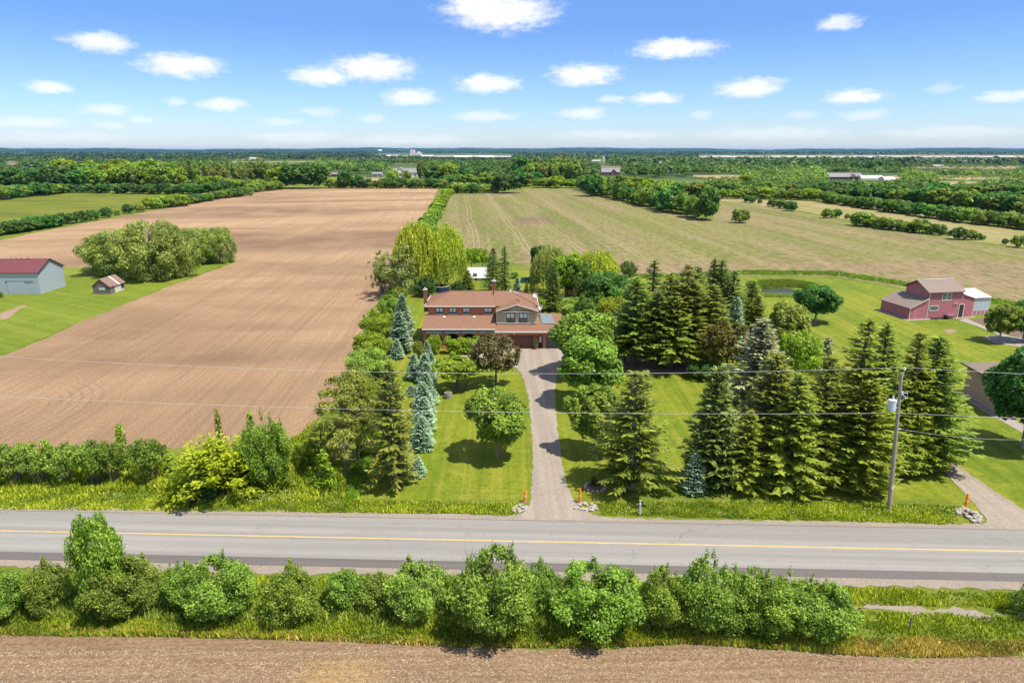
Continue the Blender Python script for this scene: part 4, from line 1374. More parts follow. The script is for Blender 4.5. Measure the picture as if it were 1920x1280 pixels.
    def dish(px, y, z, rr):
        t = thing('satellite_dish', 'white satellite dish mounted at the right end of the brick house roof', 'satellite dish', (X(px, y, z), y, z), rad(-30))
        MB().tube([(0, 0, -0.9), (0, 0, 0)], 0.04, 6).build('mast', M['metal_post'], t)
        b = MB()
        b.lathe([(0.05, 0), (rr * 0.6, 0.08), (rr, 0.25), (rr, 0.27), (rr * 0.6, 0.11), (0.04, 0.04)], 14)
        o = b.build('dish', M['white'], t)
        o.rotation_euler = (rad(60), 0, 0)
        MB().tube([(0, 0, 0.05), (0, -0.35, 0.35)], 0.02, 5).build('feed_arm', M['metal_post'], t)
        return t
    dish(1013.5, YF + 3.4, 6.3, 0.5)
    d = dish(1005, YF + 7.5, 7.6, 0.45)
    d['label'] = 'small white satellite dish behind the top right corner of the house roof'
    # things along the front
    wp = thing('potted_plant', 'tall potted plant standing between the brown garage door and the entrance door', 'potted plant', (X(1004.5, YF, 0.8), YF - 0.45, 0.046))
    MB().lathe([(0.2, 0), (0.3, 0.5), (0.32, 0.52), (0.27, 0.5)], 10).build('pot', M['terracotta'], wp)
    rng = np.random.default_rng(7)
    c = lobed(rng, [(0, 0, 0.8, .36, .4), (0.1, 0, 1.2, .26, .3), (-.08, 0, 1.5, .18, .25)], 240, 0.09, zmin=.45)
    link(bpy.data.objects.new('foliage', cards('pot_foliage', *c, LEAF['dark'])), wp)
    wr = thing('wreath', 'round leafy wreath hanging on the brick pier beside the entrance door', 'wreath', (X(1004.5, YF, 2.1), YF - 0.06, 1.95))
    c = lobed(rng, [(.25 * math.cos(a), 0, .25 * math.sin(a), .12, .12) for a in np.linspace(0, 5.6, 9)], 130, 0.06)
    link(bpy.data.objects.new('ring', cards('wreath_ring', *c, LEAF['bronze'])), wr)
    return r


brick_house()


# ------------------------------------------------------------------ other buildings
def frame_at(a, b):
    """Origin at photo pixel a, x axis towards photo pixel b (both on the ground)."""
    A, B = G(*a), G(*b)
    return A, math.atan2(B.y - A.y, B.x - A.x), (B - A).length


def gable_building(r, L, D, ze, zr, wall, roof, oh=0.35, axis='x', th=0.12, front=None):
    """Walls and a pitched roof over 0..L by 0..D; the ridge runs along the axis."""
    b = MB().box(0, L, 0, D, 0, ze)
    if axis == 'x':
        for x in (0, L):
            b.add([(x, 0, ze), (x, D, ze), (x, D / 2, zr)], [(0, 1, 2)])
        w = b.build('wall', M[wall], r)
        k = (zr - ze) / (D / 2)
        q = MB()
        q.prism([(-oh, -oh, ze - k * oh + th), (L + oh, -oh, ze - k * oh + th), (L + oh, D / 2, zr + th), (-oh, D / 2, zr + th)], (0, 0, -th + .004))
        q.prism([(-oh, D / 2, zr + th), (L + oh, D / 2, zr + th), (L + oh, D + oh, ze - k * oh + th), (-oh, D + oh, ze - k * oh + th)], (0, 0, -th + .004))
    else:
        for y in (0, D):
            b.add([(0, y, ze), (L, y, ze), (L / 2, y, zr)], [(0, 1, 2)])
        w = b.build('wall', M[wall], r)
        k = (zr - ze) / (L / 2)
        q = MB()
        q.prism([(-oh, -oh, ze - k * oh + th), (L / 2, -oh, zr + th), (L / 2, D + oh, zr + th), (-oh, D + oh, ze - k * oh + th)], (0, 0, -th + .004))
        q.prism([(L / 2, -oh, zr + th), (L + oh, -oh, ze - k * oh + th), (L + oh, D + oh, ze - k * oh + th), (L / 2, D + oh, zr + th)], (0, 0, -th + .004))
    ro = q.build('roof', M[roof], r)
    return w, ro


def grey_barn():
    A = G(74.5, 552)
    L = 17.0
    D = G(119.5, 537).y - A.y
    r = thing('metal_barn', 'grey metal clad barn with a rusty red roof at the left edge', 'barn', (A.x - L, A.y, 0), rad(1.5))
    ze = zat(A.y, 511.5)
    zr = zat(A.y + D / 2, 485) - 0.1
    w, ro = gable_building(r, L, D, ze, zr, 'grey_steel', 'red_roof', 0.28)
    # corrugated sheets: ribs standing proud of both visible walls
    k = (zr - ze) / (D / 2)
    b = MB()
    for i in range(46):
        x = 0.2 + i * (L - 0.3) / 46
        b.box(x, x + 0.05, -0.03, -0.002, 0.05, ze - 0.1)
    o = b.build('wall_rib', M['grey_steel'], w)
    o['kind'] = 'stuff'
    b = MB()
    for i in range(26):
        y = 0.2 + i * (D - 0.4) / 26
        zz = ze + k * min(y, D - y) - 0.15
        b.box(L + 0.002, L + 0.03, y, y + 0.05, 0.05, zz)
    o = b.build('gable_rib', M['grey_steel2'], w)  # paler than the front ribs: sun on the gable put into the colour
    o['kind'] = 'stuff'
    MB().box(L - 7.2, L - 3.2, -0.10, -0.032, 0.05, 3.0).build('sliding_door', M['grey_steel'], r)
    MB().box(L - 7.6, L - 1.2, -0.13, -0.034, 3.02, 3.12).build('door_rail', M['old_wood'], r)
    # roof seams, capping and flakes of bare metal along the ridge
    for i in range(18):
        x = 0.1 + i * (L + 0.2) / 18
        MB().prism([(x, -0.24, ze - k * .24 + .125), (x + .05, -0.24, ze - k * .24 + .125), (x + .05, D / 2, zr + .125), (x, D / 2, zr + .125)], (0, 0, .04)).build('roof_seam', M['red_roof'], ro)
    rng = random.Random(3)
    b = MB()
    for i in range(26):
        x = rng.uniform(-0.2, L)
        b.box(x, x + rng.uniform(.1, .6), D / 2 - .22, D / 2 + .2, zr + .16, zr + .19)
    b.build('ridge_cap', M['cream'], ro)
    bb = MB()
    bb.prism([(L + .285, -.28, ze - k * .28 + .14), (L + .285, D / 2, zr + .14), (L + .285, D / 2, zr - .08), (L + .285, -.28, ze - k * .28 - .08)], (.05, 0, 0))
    bb.prism([(L + .285, D / 2, zr + .14), (L + .285, D + .28, ze - k * .28 + .14), (L + .285, D + .28, ze - k * .28 - .08), (L + .285, D / 2, zr - .08)], (.05, 0, 0))
    bb.build('bargeboard', M['dark_frame'], r)
    plant('sapling', 'weed', 1, 558, 546, 14, 'shrub', 'low green weed growing at the left corner of the grey barn', 'weed')


grey_barn()


def old_shed():
    A = G(175.7, 551.3)
    W = G(208.7, 551).x - A.x
    D = G(234.5, 542).y - A.y
    r = thing('wooden_shed', 'small weathered wooden shed with a rusty roof on the lawn beside the willows', 'shed', A, rad(-1))
    ze, zr = zat(A.y, 536.8), zat(A.y, 523.5)
    w, ro = gable_building(r, W, D, ze, zr, 'old_wood', 'rust_roof', 0.25, 'y', 0.08)
    rng = random.Random(9)
    n = 13
    for i in range(n):                                                  # front boards
        x0 = i * W / n
        h = ze + (zr - ze) * (1 - abs((x0 + W / n / 2) - W / 2) / (W / 2)) - 0.12
        MB().box(x0 + .02, x0 + W / n - .02, -.03 - rng.random() * .015, -.002, 0, h).build('plank', M['old_wood'], w)
    MB().box(W * .36, W * .72, -.07, -.046, ze * .52, ze * .86).build('window', M['grey_steel2'], r)
    MB().box(W * .36, W * .70, -.065, -.046, ze * .98, ze * 1.22).build('gable_board', M['rust_roof'], r)
    for i in range(16):
        y0 = i * D / 16
        if 4 < i < 15:
            MB().box(W + .002, W + .03, y0 + .02, y0 + D / 16 - .02, 0, .3).build('plank', M['white'], w)
            if i < 12:
                MB().box(W + .002, W + .03, y0 + .02, y0 + D / 16 - .02, .3, ze - .1).build('plank', M['cream'], w)
        else:
            MB().box(W + .002, W + .03, y0 + .02, y0 + D / 16 - .02, 0, ze - .1).build('plank', M['old_wood'], w)
    MB().box(W + .004, W + .04, D * .76, D * .93, .7, ze - .45).build('window', M['dark_frame'], r)
    k = (zr - ze) / (W / 2)
    for i in range(11):                                                 # roof sheets, one of them pale
        y0 = -.25 + i * (D + .5) / 11
        m = 'white' if i == 6 else 'rust_roof'
        MB().prism([(W / 2, y0 + .03, zr + .085), (W + .25, y0 + .03, ze - k * .25 + .085), (W + .25, y0 + (D + .5) / 11 - .03, ze - k * .25 + .085),
                    (W / 2, y0 + (D + .5) / 11 - .03, zr + .085)], (0, 0, .03)).build('roof_sheet', M[m], ro)
        MB().prism([(-.25, y0 + .03, ze - k * .25 + .085), (W / 2, y0 + .03, zr + .085), (W / 2, y0 + (D + .5) / 11 - .03, zr + .085),
                    (-.25, y0 + (D + .5) / 11 - .03, ze - k * .25 + .085)], (0, 0, .03)).build('roof_sheet', M['rust_roof'], ro)


old_shed()


def red_barn():
    A, rz, L = frame_at((1703, 599), (1822, 594))
    r = thing('red_barn', 'faded red wooden barn with a raised loft, lean-to sheds and white trim', 'barn', A, rz)
    inv = Matrix.Rotation(-rz, 3, 'Z')

    def loc(px, py):
        return inv @ (G(px, py) - A)
    D = 8.2
    x1 = loc(1735, 597.6).x                                 # left lean-to | main block
    x2 = loc(1796, 595).x                                   # main block | right lean-to
    Y = A.y
    zl0 = zat(Y, 577)                                       # low eave of the left lean-to
    zl1 = zat(Y, 560.5)
    zm = zat(Y, 547.5)
    zr = zat(Y + 3.2, 526.5)
    zr0, zr1 = zat(Y, 556), zat(Y + 1, 562)
    w = MB()
    w.add([(0, 0, 0), (x1 - .01, 0, 0), (x1 - .01, 0, zl1), (0, 0, zl0), (0, D, 0), (x1 - .01, D, 0), (x1 - .01, D, zl1), (0, D, zl0)],
          [(0, 1, 2, 3), (1, 5, 6, 2), (5, 4, 7, 6), (4, 0, 3, 7), (3, 2, 6, 7)])
    w.build('left_shed_wall', M['pink'], r)
    Dm = 6.4
    m = MB().box(x1, x2, -.03, Dm, 0, zm)
    for x in (x1, x2):
        m.add([(x, -.03, zm), (x, Dm, zm), (x, Dm / 2, zr)], [(0, 1, 2)])
    mw = m.build('wall', M['pink'], r)
    q = MB()
    q.add([(x2 + .01, 0, 0), (L, 0, 0), (L, 0, zr1), (x2 + .01, 0, zr0), (x2 + .01, Dm, 0), (L, Dm, 0), (L, Dm, zr1), (x2 + .01, Dm, zr0)],
          [(0, 1, 2, 3), (1, 5, 6, 2), (5, 4, 7, 6), (4, 0, 3, 7), (3, 2, 6, 7)])
    q.build('right_shed_wall', M['pink'], r)
    # vertical boards standing proud of the front
    rng = random.Random(5)
    bx = 0.05
    b = MB()
    while bx < L - .1:
        h = (zl0 + (zl1 - zl0) * bx / x1) if bx < x1 else (zm if bx < x2 else zr0 + (zr1 - zr0) * (bx - x2) / (L - x2))
        b.box(bx, bx + .22, -.052 - rng.random() * .012 - (.03 if x1 < bx < x2 else 0), -.032 if x1 < bx < x2 else -.002, .05, h - .22)
        bx += .25
    o = b.build('wall_board', M['pink'], mw)
    o['kind'] = 'stuff'
    b = MB()
    for i in range(34):
        y = .03 + i * D / 34
        b.box(-.03 - rng.random() * .012, -.002, y, y + D / 34 - .03, .05, zl0 - .12)
    o = b.build('side_board', M['pink'], mw)
    o['kind'] = 'stuff'
    # roofs
    kk = (zl1 - zl0) / x1
    MB().prism([(-.3, -.25, zl0 - kk * .3 + .1), (x1 - .012, -.25, zl1 + .1), (x1 - .012, D + .2, zl1 + .1), (-.3, D + .2, zl0 - kk * .3 + .1)], (0, 0, -.096)).build('left_shed_roof', M['shingle_grey'], r)
    k = (zr - zm) / (Dm / 2)
    g = MB()
    g.prism([(x1 - .55, -.5, zm - k * .5 + .13), (x2 + .45, -.5, zm - k * .5 + .13), (x2 + .45, Dm / 2, zr + .13), (x1 - .55, Dm / 2, zr + .13)], (0, 0, -.12))
    g.prism([(x1 - .55, Dm / 2, zr + .13), (x2 + .45, Dm / 2, zr + .13), (x2 + .45, Dm + .5, zm - k * .5 + .13), (x1 - .55, Dm + .5, zm - k * .5 + .13)], (0, 0, -.12))
    ro = g.build('roof', M['shingle_grey'], r)
    MB().box(x1 - .55, x2 + .45, Dm / 2 - .14, Dm / 2 + .14, zr + .135, zr + .19).build('ridge_cap', M['white'], ro)
    MB().prism([(x2 + .46, -.25, zr0 + .1), (L + .2, -.25, zr1 + .05), (L + .2, Dm + .2, zr1 + .05), (x2 + .46, Dm + .2, zr0 + .1)], (0, 0, -.08)).build('right_shed_roof', M['cream'], r)
    # trim
    t = MB()
    for x, h, y in ((0.0, zl0 - .1, -.075), (x1 + .04, zm - .3, -.115), (L - .15, zr1 - .1, -.075)):
        t.box(x, x + .15, y, y + .02, 0, h)
    t.prism([(-.28, -.30, zl0 - kk * .28 + .08), (x1 - .02, -.30, zl1 + .08), (x1 - .02, -.30, zl1 - .1), (-.28, -.30, zl0 - kk * .28 - .1)], (0, -.04, 0))
    t.build('trim', M['cream'], r)

    def wdw(pa, pb, ya, yb, cols, rows=1):
        xa, xb = loc(pa, 597).x, loc(pb, 597).x
        z1, z0 = zat(Y, ya), zat(Y, yb)
        f = MB()
        y = -.14
        f.box(xa, xb, y, y + .045, z1 - .14, z1).box(xa, xb, y, y + .045, z0, z0 + .14)
        f.box(xa, xa + .14, y, y + .045, z0 + .14, z1 - .14).box(xb - .14, xb, y, y + .045, z0 + .14, z1 - .14)
        if cols > 1:
            xm = (xa + xb) / 2
            f.box(xm - .09, xm + .09, y, y + .045, z0 + .14, z1 - .14)
        if rows > 1:
            zz = (z0 + z1) / 2
            f.box(xa + .14, xb - .14, y + .005, y + .04, zz - .03, zz + .03)
            for q in (.27, .73):
                xx = xa + (xb - xa) * q
                f.box(xx - .025, xx + .025, y + .006, y + .04, z0 + .14, z1 - .14)
        wo = f.build('window', M['cream'], r)
        for c in range(cols):
            a = xa + .14 + (xb - xa - .28) / cols * c
            MB().box(a, a + (xb - xa - .28) / cols, y + .046, y + .056, z0 + .13, z1 - .13).build('pane', M['glass'], wo)
    wdw(1760, 1780, 551.5, 566, 2, 2)
    wdw(1737, 1756, 574.5, 584.5, 1)
    xa, xb = loc(1792.5, 595).x, loc(1804.5, 595).x
    dz = zat(Y, 573)
    f = MB()
    f.box(xa, xa + .15, -.14, -.09, 0, dz).box(xb - .15, xb, -.14, -.09, 0, dz).box(xa + .15, xb - .15, -.14, -.09, dz - .15, dz)
    f.build('door_frame', M['cream'], r)
    MB().box(xa + .15, xb - .15, -.10, -.08, 0, dz - .15).build('door', M['dark_frame'], r)
    for px in (1785, 1790):
        xx = loc(px, 596).x
        MB().lathe([(.06, 0), (.13, .1), (.13, .22), (.03, .26)], 8, (xx, -.2, zat(Y, 573.5))).build('flood_lamp', M['white'], r)
    # plank door of the left shed
    xa, xb = loc(1710, 599).x, loc(1722, 599).x
    MB().box(xa, xb, -.09, -.066, .05, 2.6).build('shed_door', M['pink'], r)
    MB().box(-.9, L + .3, -.9, -.01, 0, .06).box(-.9, -.01, -.01, D + .3, 0, .06).build('concrete_apron', M['concrete'], r)
    # glazed lean-to at the right end
    gx0, gx1 = L + .05, L + 4.6
    gt = thing('greenhouse_porch', 'white framed glazed lean-to greenhouse at the right end of the red barn', 'greenhouse', A, rz)
    h0, h1 = zr1 - .05, zr1 - .55
    fr = MB()
    for i in range(6):
        x = gx0 + (gx1 - gx0) * i / 5
        fr.box(x - .05, x + .05, 1.0, 1.1, 0, h1 + .3)
    fr.box(gx0, gx1, 1.0, 1.1, h1 + .302, h1 + .42)
    fr.build('frame', M['white'], gt)
    for i in range(1, 5):
        x = gx0 + (gx1 - gx0) * i / 5
        MB().box(x + .06, x + (gx1 - gx0) / 5 - .06, 1.03, 1.06, .95, h1 + .29).build('pane', M['grey_steel2'], gt)
    MB().box(gx0 + (gx1 - gx0) / 5 + .06, gx1 - .06, 1.02, 1.08, .02, .94).build('lower_wall', M['pink'], gt)
    MB().prism([(gx0, .8, h1 + .43), (gx1 + .1, .8, h1 + .43), (gx1 + .1, 5.5, h0 + .9), (gx0, 5.5, h0 + .9)], (0, 0, .06)).build('roof', M['poly'], gt)
    MB().box(gx1 - .06, gx1 - .02, 1.11, 5.4, 0, h1 + .3).build('end_wall', M['grey_steel2'], gt)
    # junk along the front: tyres, a bench and a small cart
    M4 = Matrix.Translation(A) @ Matrix.Rotation(rz, 4, 'Z')
    for i in range(7):
        p = M4 @ Vector((loc(1743 + i * 6.6, 597).x, -.55 - .1 * (i % 2), .065))
        b = MB()
        b.lathe([(.2, 0), (.36, .02), (.4, .11), (.36, .2), (.2, .22), (.17, .11)], 12)
        t = b.build('tyre', M['black'])
        t.location = p
        tag(t, f'{ordinal(i + 1)} black tyre from the left in the row along the red barn', 'tyre', 'tyres along the barn wall')
    p = M4 @ Vector((loc(1780, 597).x, -.75, .06))
    t = thing('wooden_bench', 'dark red wooden bench against the barn wall left of the door', 'bench', p, rz)
    MB().box(-.85, .85, -.2, .2, .72, .78).build('seat', M['pink'], t)
    for x in (-.75, .75):
        for y in (-.15, .15):
            MB().box(x - .04, x + .04, y - .04, y + .04, 0, .72).build('leg', M['old_wood'], t)
    p = M4 @ Vector((loc(1770, 597).x, -.85, .06))
    t = thing('garden_cart', 'small dark garden cart standing in front of the red barn', 'cart', p, rz + .3)
    MB().box(-.45, .45, -.3, .3, .38, .75).build('tray', M['black'], t)
    for s in (-1, 1):
        b = MB().lathe([(.1, -.05), (.27, -.05), (.3, 0), (.27, .05), (.1, .05)], 12)
        o = b.build('wheel', M['black'], t)
        o.rotation_euler = (rad(90), 0, 0)
        o.location = (0, s * .36, .3)
    MB().tube([(.45, 0, .6), (.95, 0, 1.2)], .03, 5).build('handle', M['metal_post'], t)


red_barn()


def tan_house():
    A, rz, L = frame_at((1805, 737), (1856, 769))
    r = thing('tan_brick_house', 'tan brick building with a grey brown hip roof half hidden by the maple at right', 'house', A, rz)
    # local x runs towards the camera along the visible wall, y away to the right
    L = 9.0
    D = 13.0
    ze = zat(A.y, 682)
    MB().box(0, L, 0, D, 0, ze).build('wall', M['brick_tan'], r)
    o = .55
    k = .36
    hy = L / 2 + o
    b = MB()
    a0, a1, a2, a3 = (-o, -o, ze), (L + o, -o, ze), (L + o, D + o, ze), (-o, D + o, ze)
    m0, m1 = (L / 2, -o + hy, ze + k * hy), (L / 2, D + o - hy, ze + k * hy)
    for f in ([a0, a1, m0], [a1, a2, m1, m0], [a2, a3, m1], [a3, a0, m0, m1]):
        b.add(f, [tuple(range(len(f)))])
    b.add([a0, a3, a2, a1], [(0, 1, 2, 3)])
    b.build('roof', M['shingle_grey'], r)
    g = MB().box(-o, L + o, -o - .12, -o - .004, ze - .13, ze + .02).box(-o - .12, -o - .004, -o, D + o, ze - .13, ze + .02)
    g.build('gutter', M['dark_frame'], r)
    MB().box(-.8, L + .5, -1.0, -.01, 0, .07).build('concrete_apron', M['concrete'], r)


tan_house()


def white_shed():
    Y = G(893, 526).y
    x0, x1 = xat(878, Y, 2), xat(911, Y, 2)
    r = thing('garden_shed', 'small shed with a white metal roof behind the spruces at the back of the house', 'shed', (x0, Y, 0))
    W = x1 - x0
    ze, zr = zat(Y, 519.5), zat(Y + 2, 502)
    gable_building(r, W, 4.0, ze, zr, 'grey_steel2', 'white', 0.25)
    MB().box(W * .25, W * .5, -.05, -.002, 0, 1.9).build('door', M['old_wood'], r)


white_shed()


def backyard():
    # above-ground pool
    p = G(825, 549.5)
    r = thing('above_ground_pool', 'round navy blue above ground pool behind the house', 'pool', (p.x, p.y + 2.0, 0))
    R = 15.5 / F * depth(p.y)
    MB().lathe([(R, 0), (R, 1.35), (R - .05, 1.35), (R - .05, .9)], 28).build('wall', M['blue_wall'], r)
    MB().lathe([(R + .08, 1.352), (R + .08, 1.42), (R - .14, 1.42), (R - .14, 1.352)], 28).build('rim', M['cream'], r)
    MB().lathe([(R - .06, 1.0), (R - .06, 1.12)], 24).build('water', M['water'], r)
    # dark green fabric fence
    a, b = G(977, 531), G(1011, 530)
    r = thing('fabric_fence', 'dark green fabric fence on the back lawn', 'fence', a, math.atan2(b.y - a.y, b.x - a.x))
    L = (b - a).length
    h = zat(a.y, 520)
    for i in range(4):
        MB().tube([(L * i / 3, .05, 0), (L * i / 3, .05, h + .1)], .04, 6).build('post', M['metal_post'], r)
        if i < 3:
            MB().box(L * i / 3 + .03, L * (i + 1) / 3 - .03, -.01, .01, .1, h).build('fabric_panel', M['green_cloth'], r)
    # brown board shed with the yellow ring
    a = G(1060, 562)
    r = thing('brown_playhouse', 'dark brown board playhouse with a yellow ring on its front', 'playhouse', a)
    W = 31 / F * depth(a.y)
    h = zat(a.y, 541)
    gable_building(r, W, 2.6, h - .1, h + .3, 'brick_dark', 'old_wood', .1)
    for i in range(12):
        MB().box(W * i / 12 + .01, W * (i + 1) / 12 - .01, -.03, -.002, 0, h - .2).build('plank', M['mulch'], r)
    rg = MB()
    pts = [(.33 * math.cos(t), 0, .33 * math.sin(t)) for t in np.linspace(0, 2 * math.pi, 17)]
    rg.tube(pts, .09, 6, False)
    o = rg.build('ring', M['ring_yellow'], r)
    o.location = (W * .28, -.14, zat(a.y, 548.5))
    # garden wall behind the garage
    a, b = G(1016, 592), G(1047, 592)
    r = thing('brick_garden_wall', 'low dark brick wall behind the garage roof', 'wall', (a.x, a.y + 6, 0))
    W = (b - a).length * 1.05
    h = zat(a.y + 6, 578)
    MB().box(0, W, 0, .3, 0, h).build('wall', M['brick_dark'], r)
    MB().box(-.05, W + .05, -.05, .35, h + .002, h + .1).build('coping', M['cream'], r)
    MB().box(W - .2, W + .03, -.03, -.003, 0, h).build('corner_post', M['cream'], r)
    # barbecue
    a = G(1056, 590)
    r = thing('kettle_barbecue', 'dark kettle barbecue standing on the lawn behind the garage', 'barbecue', (a.x, a.y + 4, 0))
    z = 2.5
    MB().lathe([(.12, z - .55), (.62, z - .25), (.66, z), (.6, z + .2), (.1, z + .42)], 14).build('bowl', M['black'], r)
    for i in range(3):
        an = i * 2.09
        MB().tube([(.3 * math.cos(an), .3 * math.sin(an), z - .4), (.55 * math.cos(an), .55 * math.sin(an), 0)], .04, 5).build('leg', M['metal_post'], r)


backyard()


# ------------------------------------------------------------------ utility pole and wires
def utility():
    base = G(1667, 958)
    Y = base.y
    ztop = zat(Y, 699)
    top = Vector((xat(1690.5, Y, ztop), Y, ztop))
    r = thing('utility_pole', 'tall leaning wooden utility pole with a grey transformer by the road', 'utility pole', base)
    d = (top - base) / ztop
    at = lambda z: d * z
    b = MB().tube([(0, 0, -.3), at(ztop * .5), at(ztop)], [.20, .165, .125], 12)
    b.build('pole', M['pole_wood'], r)
    zt = zat(Y, 768)
    zt2 = zat(Y, 749)
    c = at((zt + zt2) / 2) + Vector((-.62, -.05, 0))
    h = (zt2 - zt)
    tr = MB().lathe([(.30, -h / 2), (.33, -h / 2 + .04), (.33, h / 2 - .06), (.35, h / 2 - .05), (.35, h / 2), (.12, h / 2 + .07)], 16, c).build('transformer', M['transformer'], r)
    MB().lathe([(.05, h / 2 + .07), (.09, h / 2 + .14), (.05, h / 2 + .2), (.09, h / 2 + .26), (.04, h / 2 + .42)], 8, c).build('bushing', M['insulator'], tr)
    MB().box(c.x + .3, c.x + .62, c.y - .05, c.y + .05, c.z + .22, c.z + .3).box(c.x + .3, c.x + .62, c.y - .05, c.y + .05, c.z - .3, c.z - .22).build('bracket', M['metal_post'], tr)
    # pin insulator at the top, cut-out with its frame, small brackets, tag
    tz = at(ztop)
    MB().tube([tz + Vector((.13, 0, -.6)), tz + Vector((.2, 0, .25))], .035, 6).build('top_pin', M['metal_post'], r)
    MB().lathe([(.06, 0), (.11, .07), (.07, .12), (.11, .18), (.05, .3)], 10, tz + Vector((.2, 0, .22))).build('insulator', M['insulator'], r)
    zc = zat(Y, 738)
    pc = at(zc)
    fb = MB()
    fb.tube([pc + Vector((.1, -.1, .2)), pc + Vector((.55, -.2, .1)), pc + Vector((.62, -.2, -.25)), pc + Vector((.25, -.12, -.45))], .035, 6)
    fb.tube([pc + Vector((-.05, -.15, .05)), pc + Vector((.45, -.2, -.2))], .03, 5)
    fb.build('cutout_fuse', M['white'], r)
    MB().lathe([(.07, -.1), (.12, 0), (.07, .08), (.11, .16), (.05, .25)], 8, pc + Vector((.1, -.18, .05))).build('insulator', M['insulator'], r)
    MB().tube([tz + Vector((.24, 0, .2)), pc + Vector((.5, -.1, .2))], .012, 4).build('jumper_wire', M['black'], r)
    zb = zat(Y, 804)
    MB().box(at(zb).x, at(zb).x + .4, -.06, .06, zb - .04, zb + .04).build('service_bracket', M['metal_post'], r)
    zl = zat(Y, 912.5)
    p = at(zl)
    MB().box(p.x - .09, p.x + .1, -.225, -.195, zl - .18, zl + .18).build('tag_plate', M['white'], r)

    def wire(name, label, p0, p1, sag, rr=.016, group=None):
        pts = []
        for i in range(33):
            t = i / 32
            q = p0.lerp(p1, t)
            q.z -= sag * 4 * t * (1 - t)
            pts.append(q)
        o = MB().tube(pts, rr, 5).build(name, M['wire'])
        tag(o, label, 'wire', group)
    along = -rd
    T = base + tz + Vector((.2, 0, .5))
    Lw = base + at(zat(Y, 773)) + Vector((0, -.15, 0))
    wire('overhead_wire', 'upper overhead wire running left from the top of the utility pole', T, T + along * 89 + Vector((0, 1.2, .15)), 1.25)
    wire('overhead_wire', 'lower overhead wire running left from the utility pole below the transformer', Lw, Lw + along * 89 + Vector((0, 1.2, .3)), .75)
    wire('overhead_wire', 'upper overhead wire running right from the top of the utility pole', T, T - along * 89 + Vector((0, 0, .1)), 1.2)
    wire('overhead_wire', 'lower overhead wire running right from the utility pole', Lw, Lw - along * 89 + Vector((0, 0, .1)), .8)
    sv = base + at(zb) + Vector((.4, 0, 0))
    e = Vector((xat(1960, 64, 6), 64, zat(64, 823)))
    wire('service_wire', 'thin service wire from the pole bracket towards the tan brick building', sv, e, .4, .014)
    # meter post by the road
    g = G(1199, 966)
    q = thing('marker_post', 'short grey pipe marker post in the tall verge grass', 'post', g)
    hh = zat(g.y, 938)
    MB().lathe([(.11, 0), (.11, hh * .72), (.13, hh * .73), (.13, hh * .8), (.06, hh * .82), (.06, hh * .97), (.09, hh)], 10).build('pipe', M['metal_post'], q)
    MB().lathe([(.135, hh * .74), (.135, hh * .78)], 10).build('band', M['dark_frame'], q)


utility()


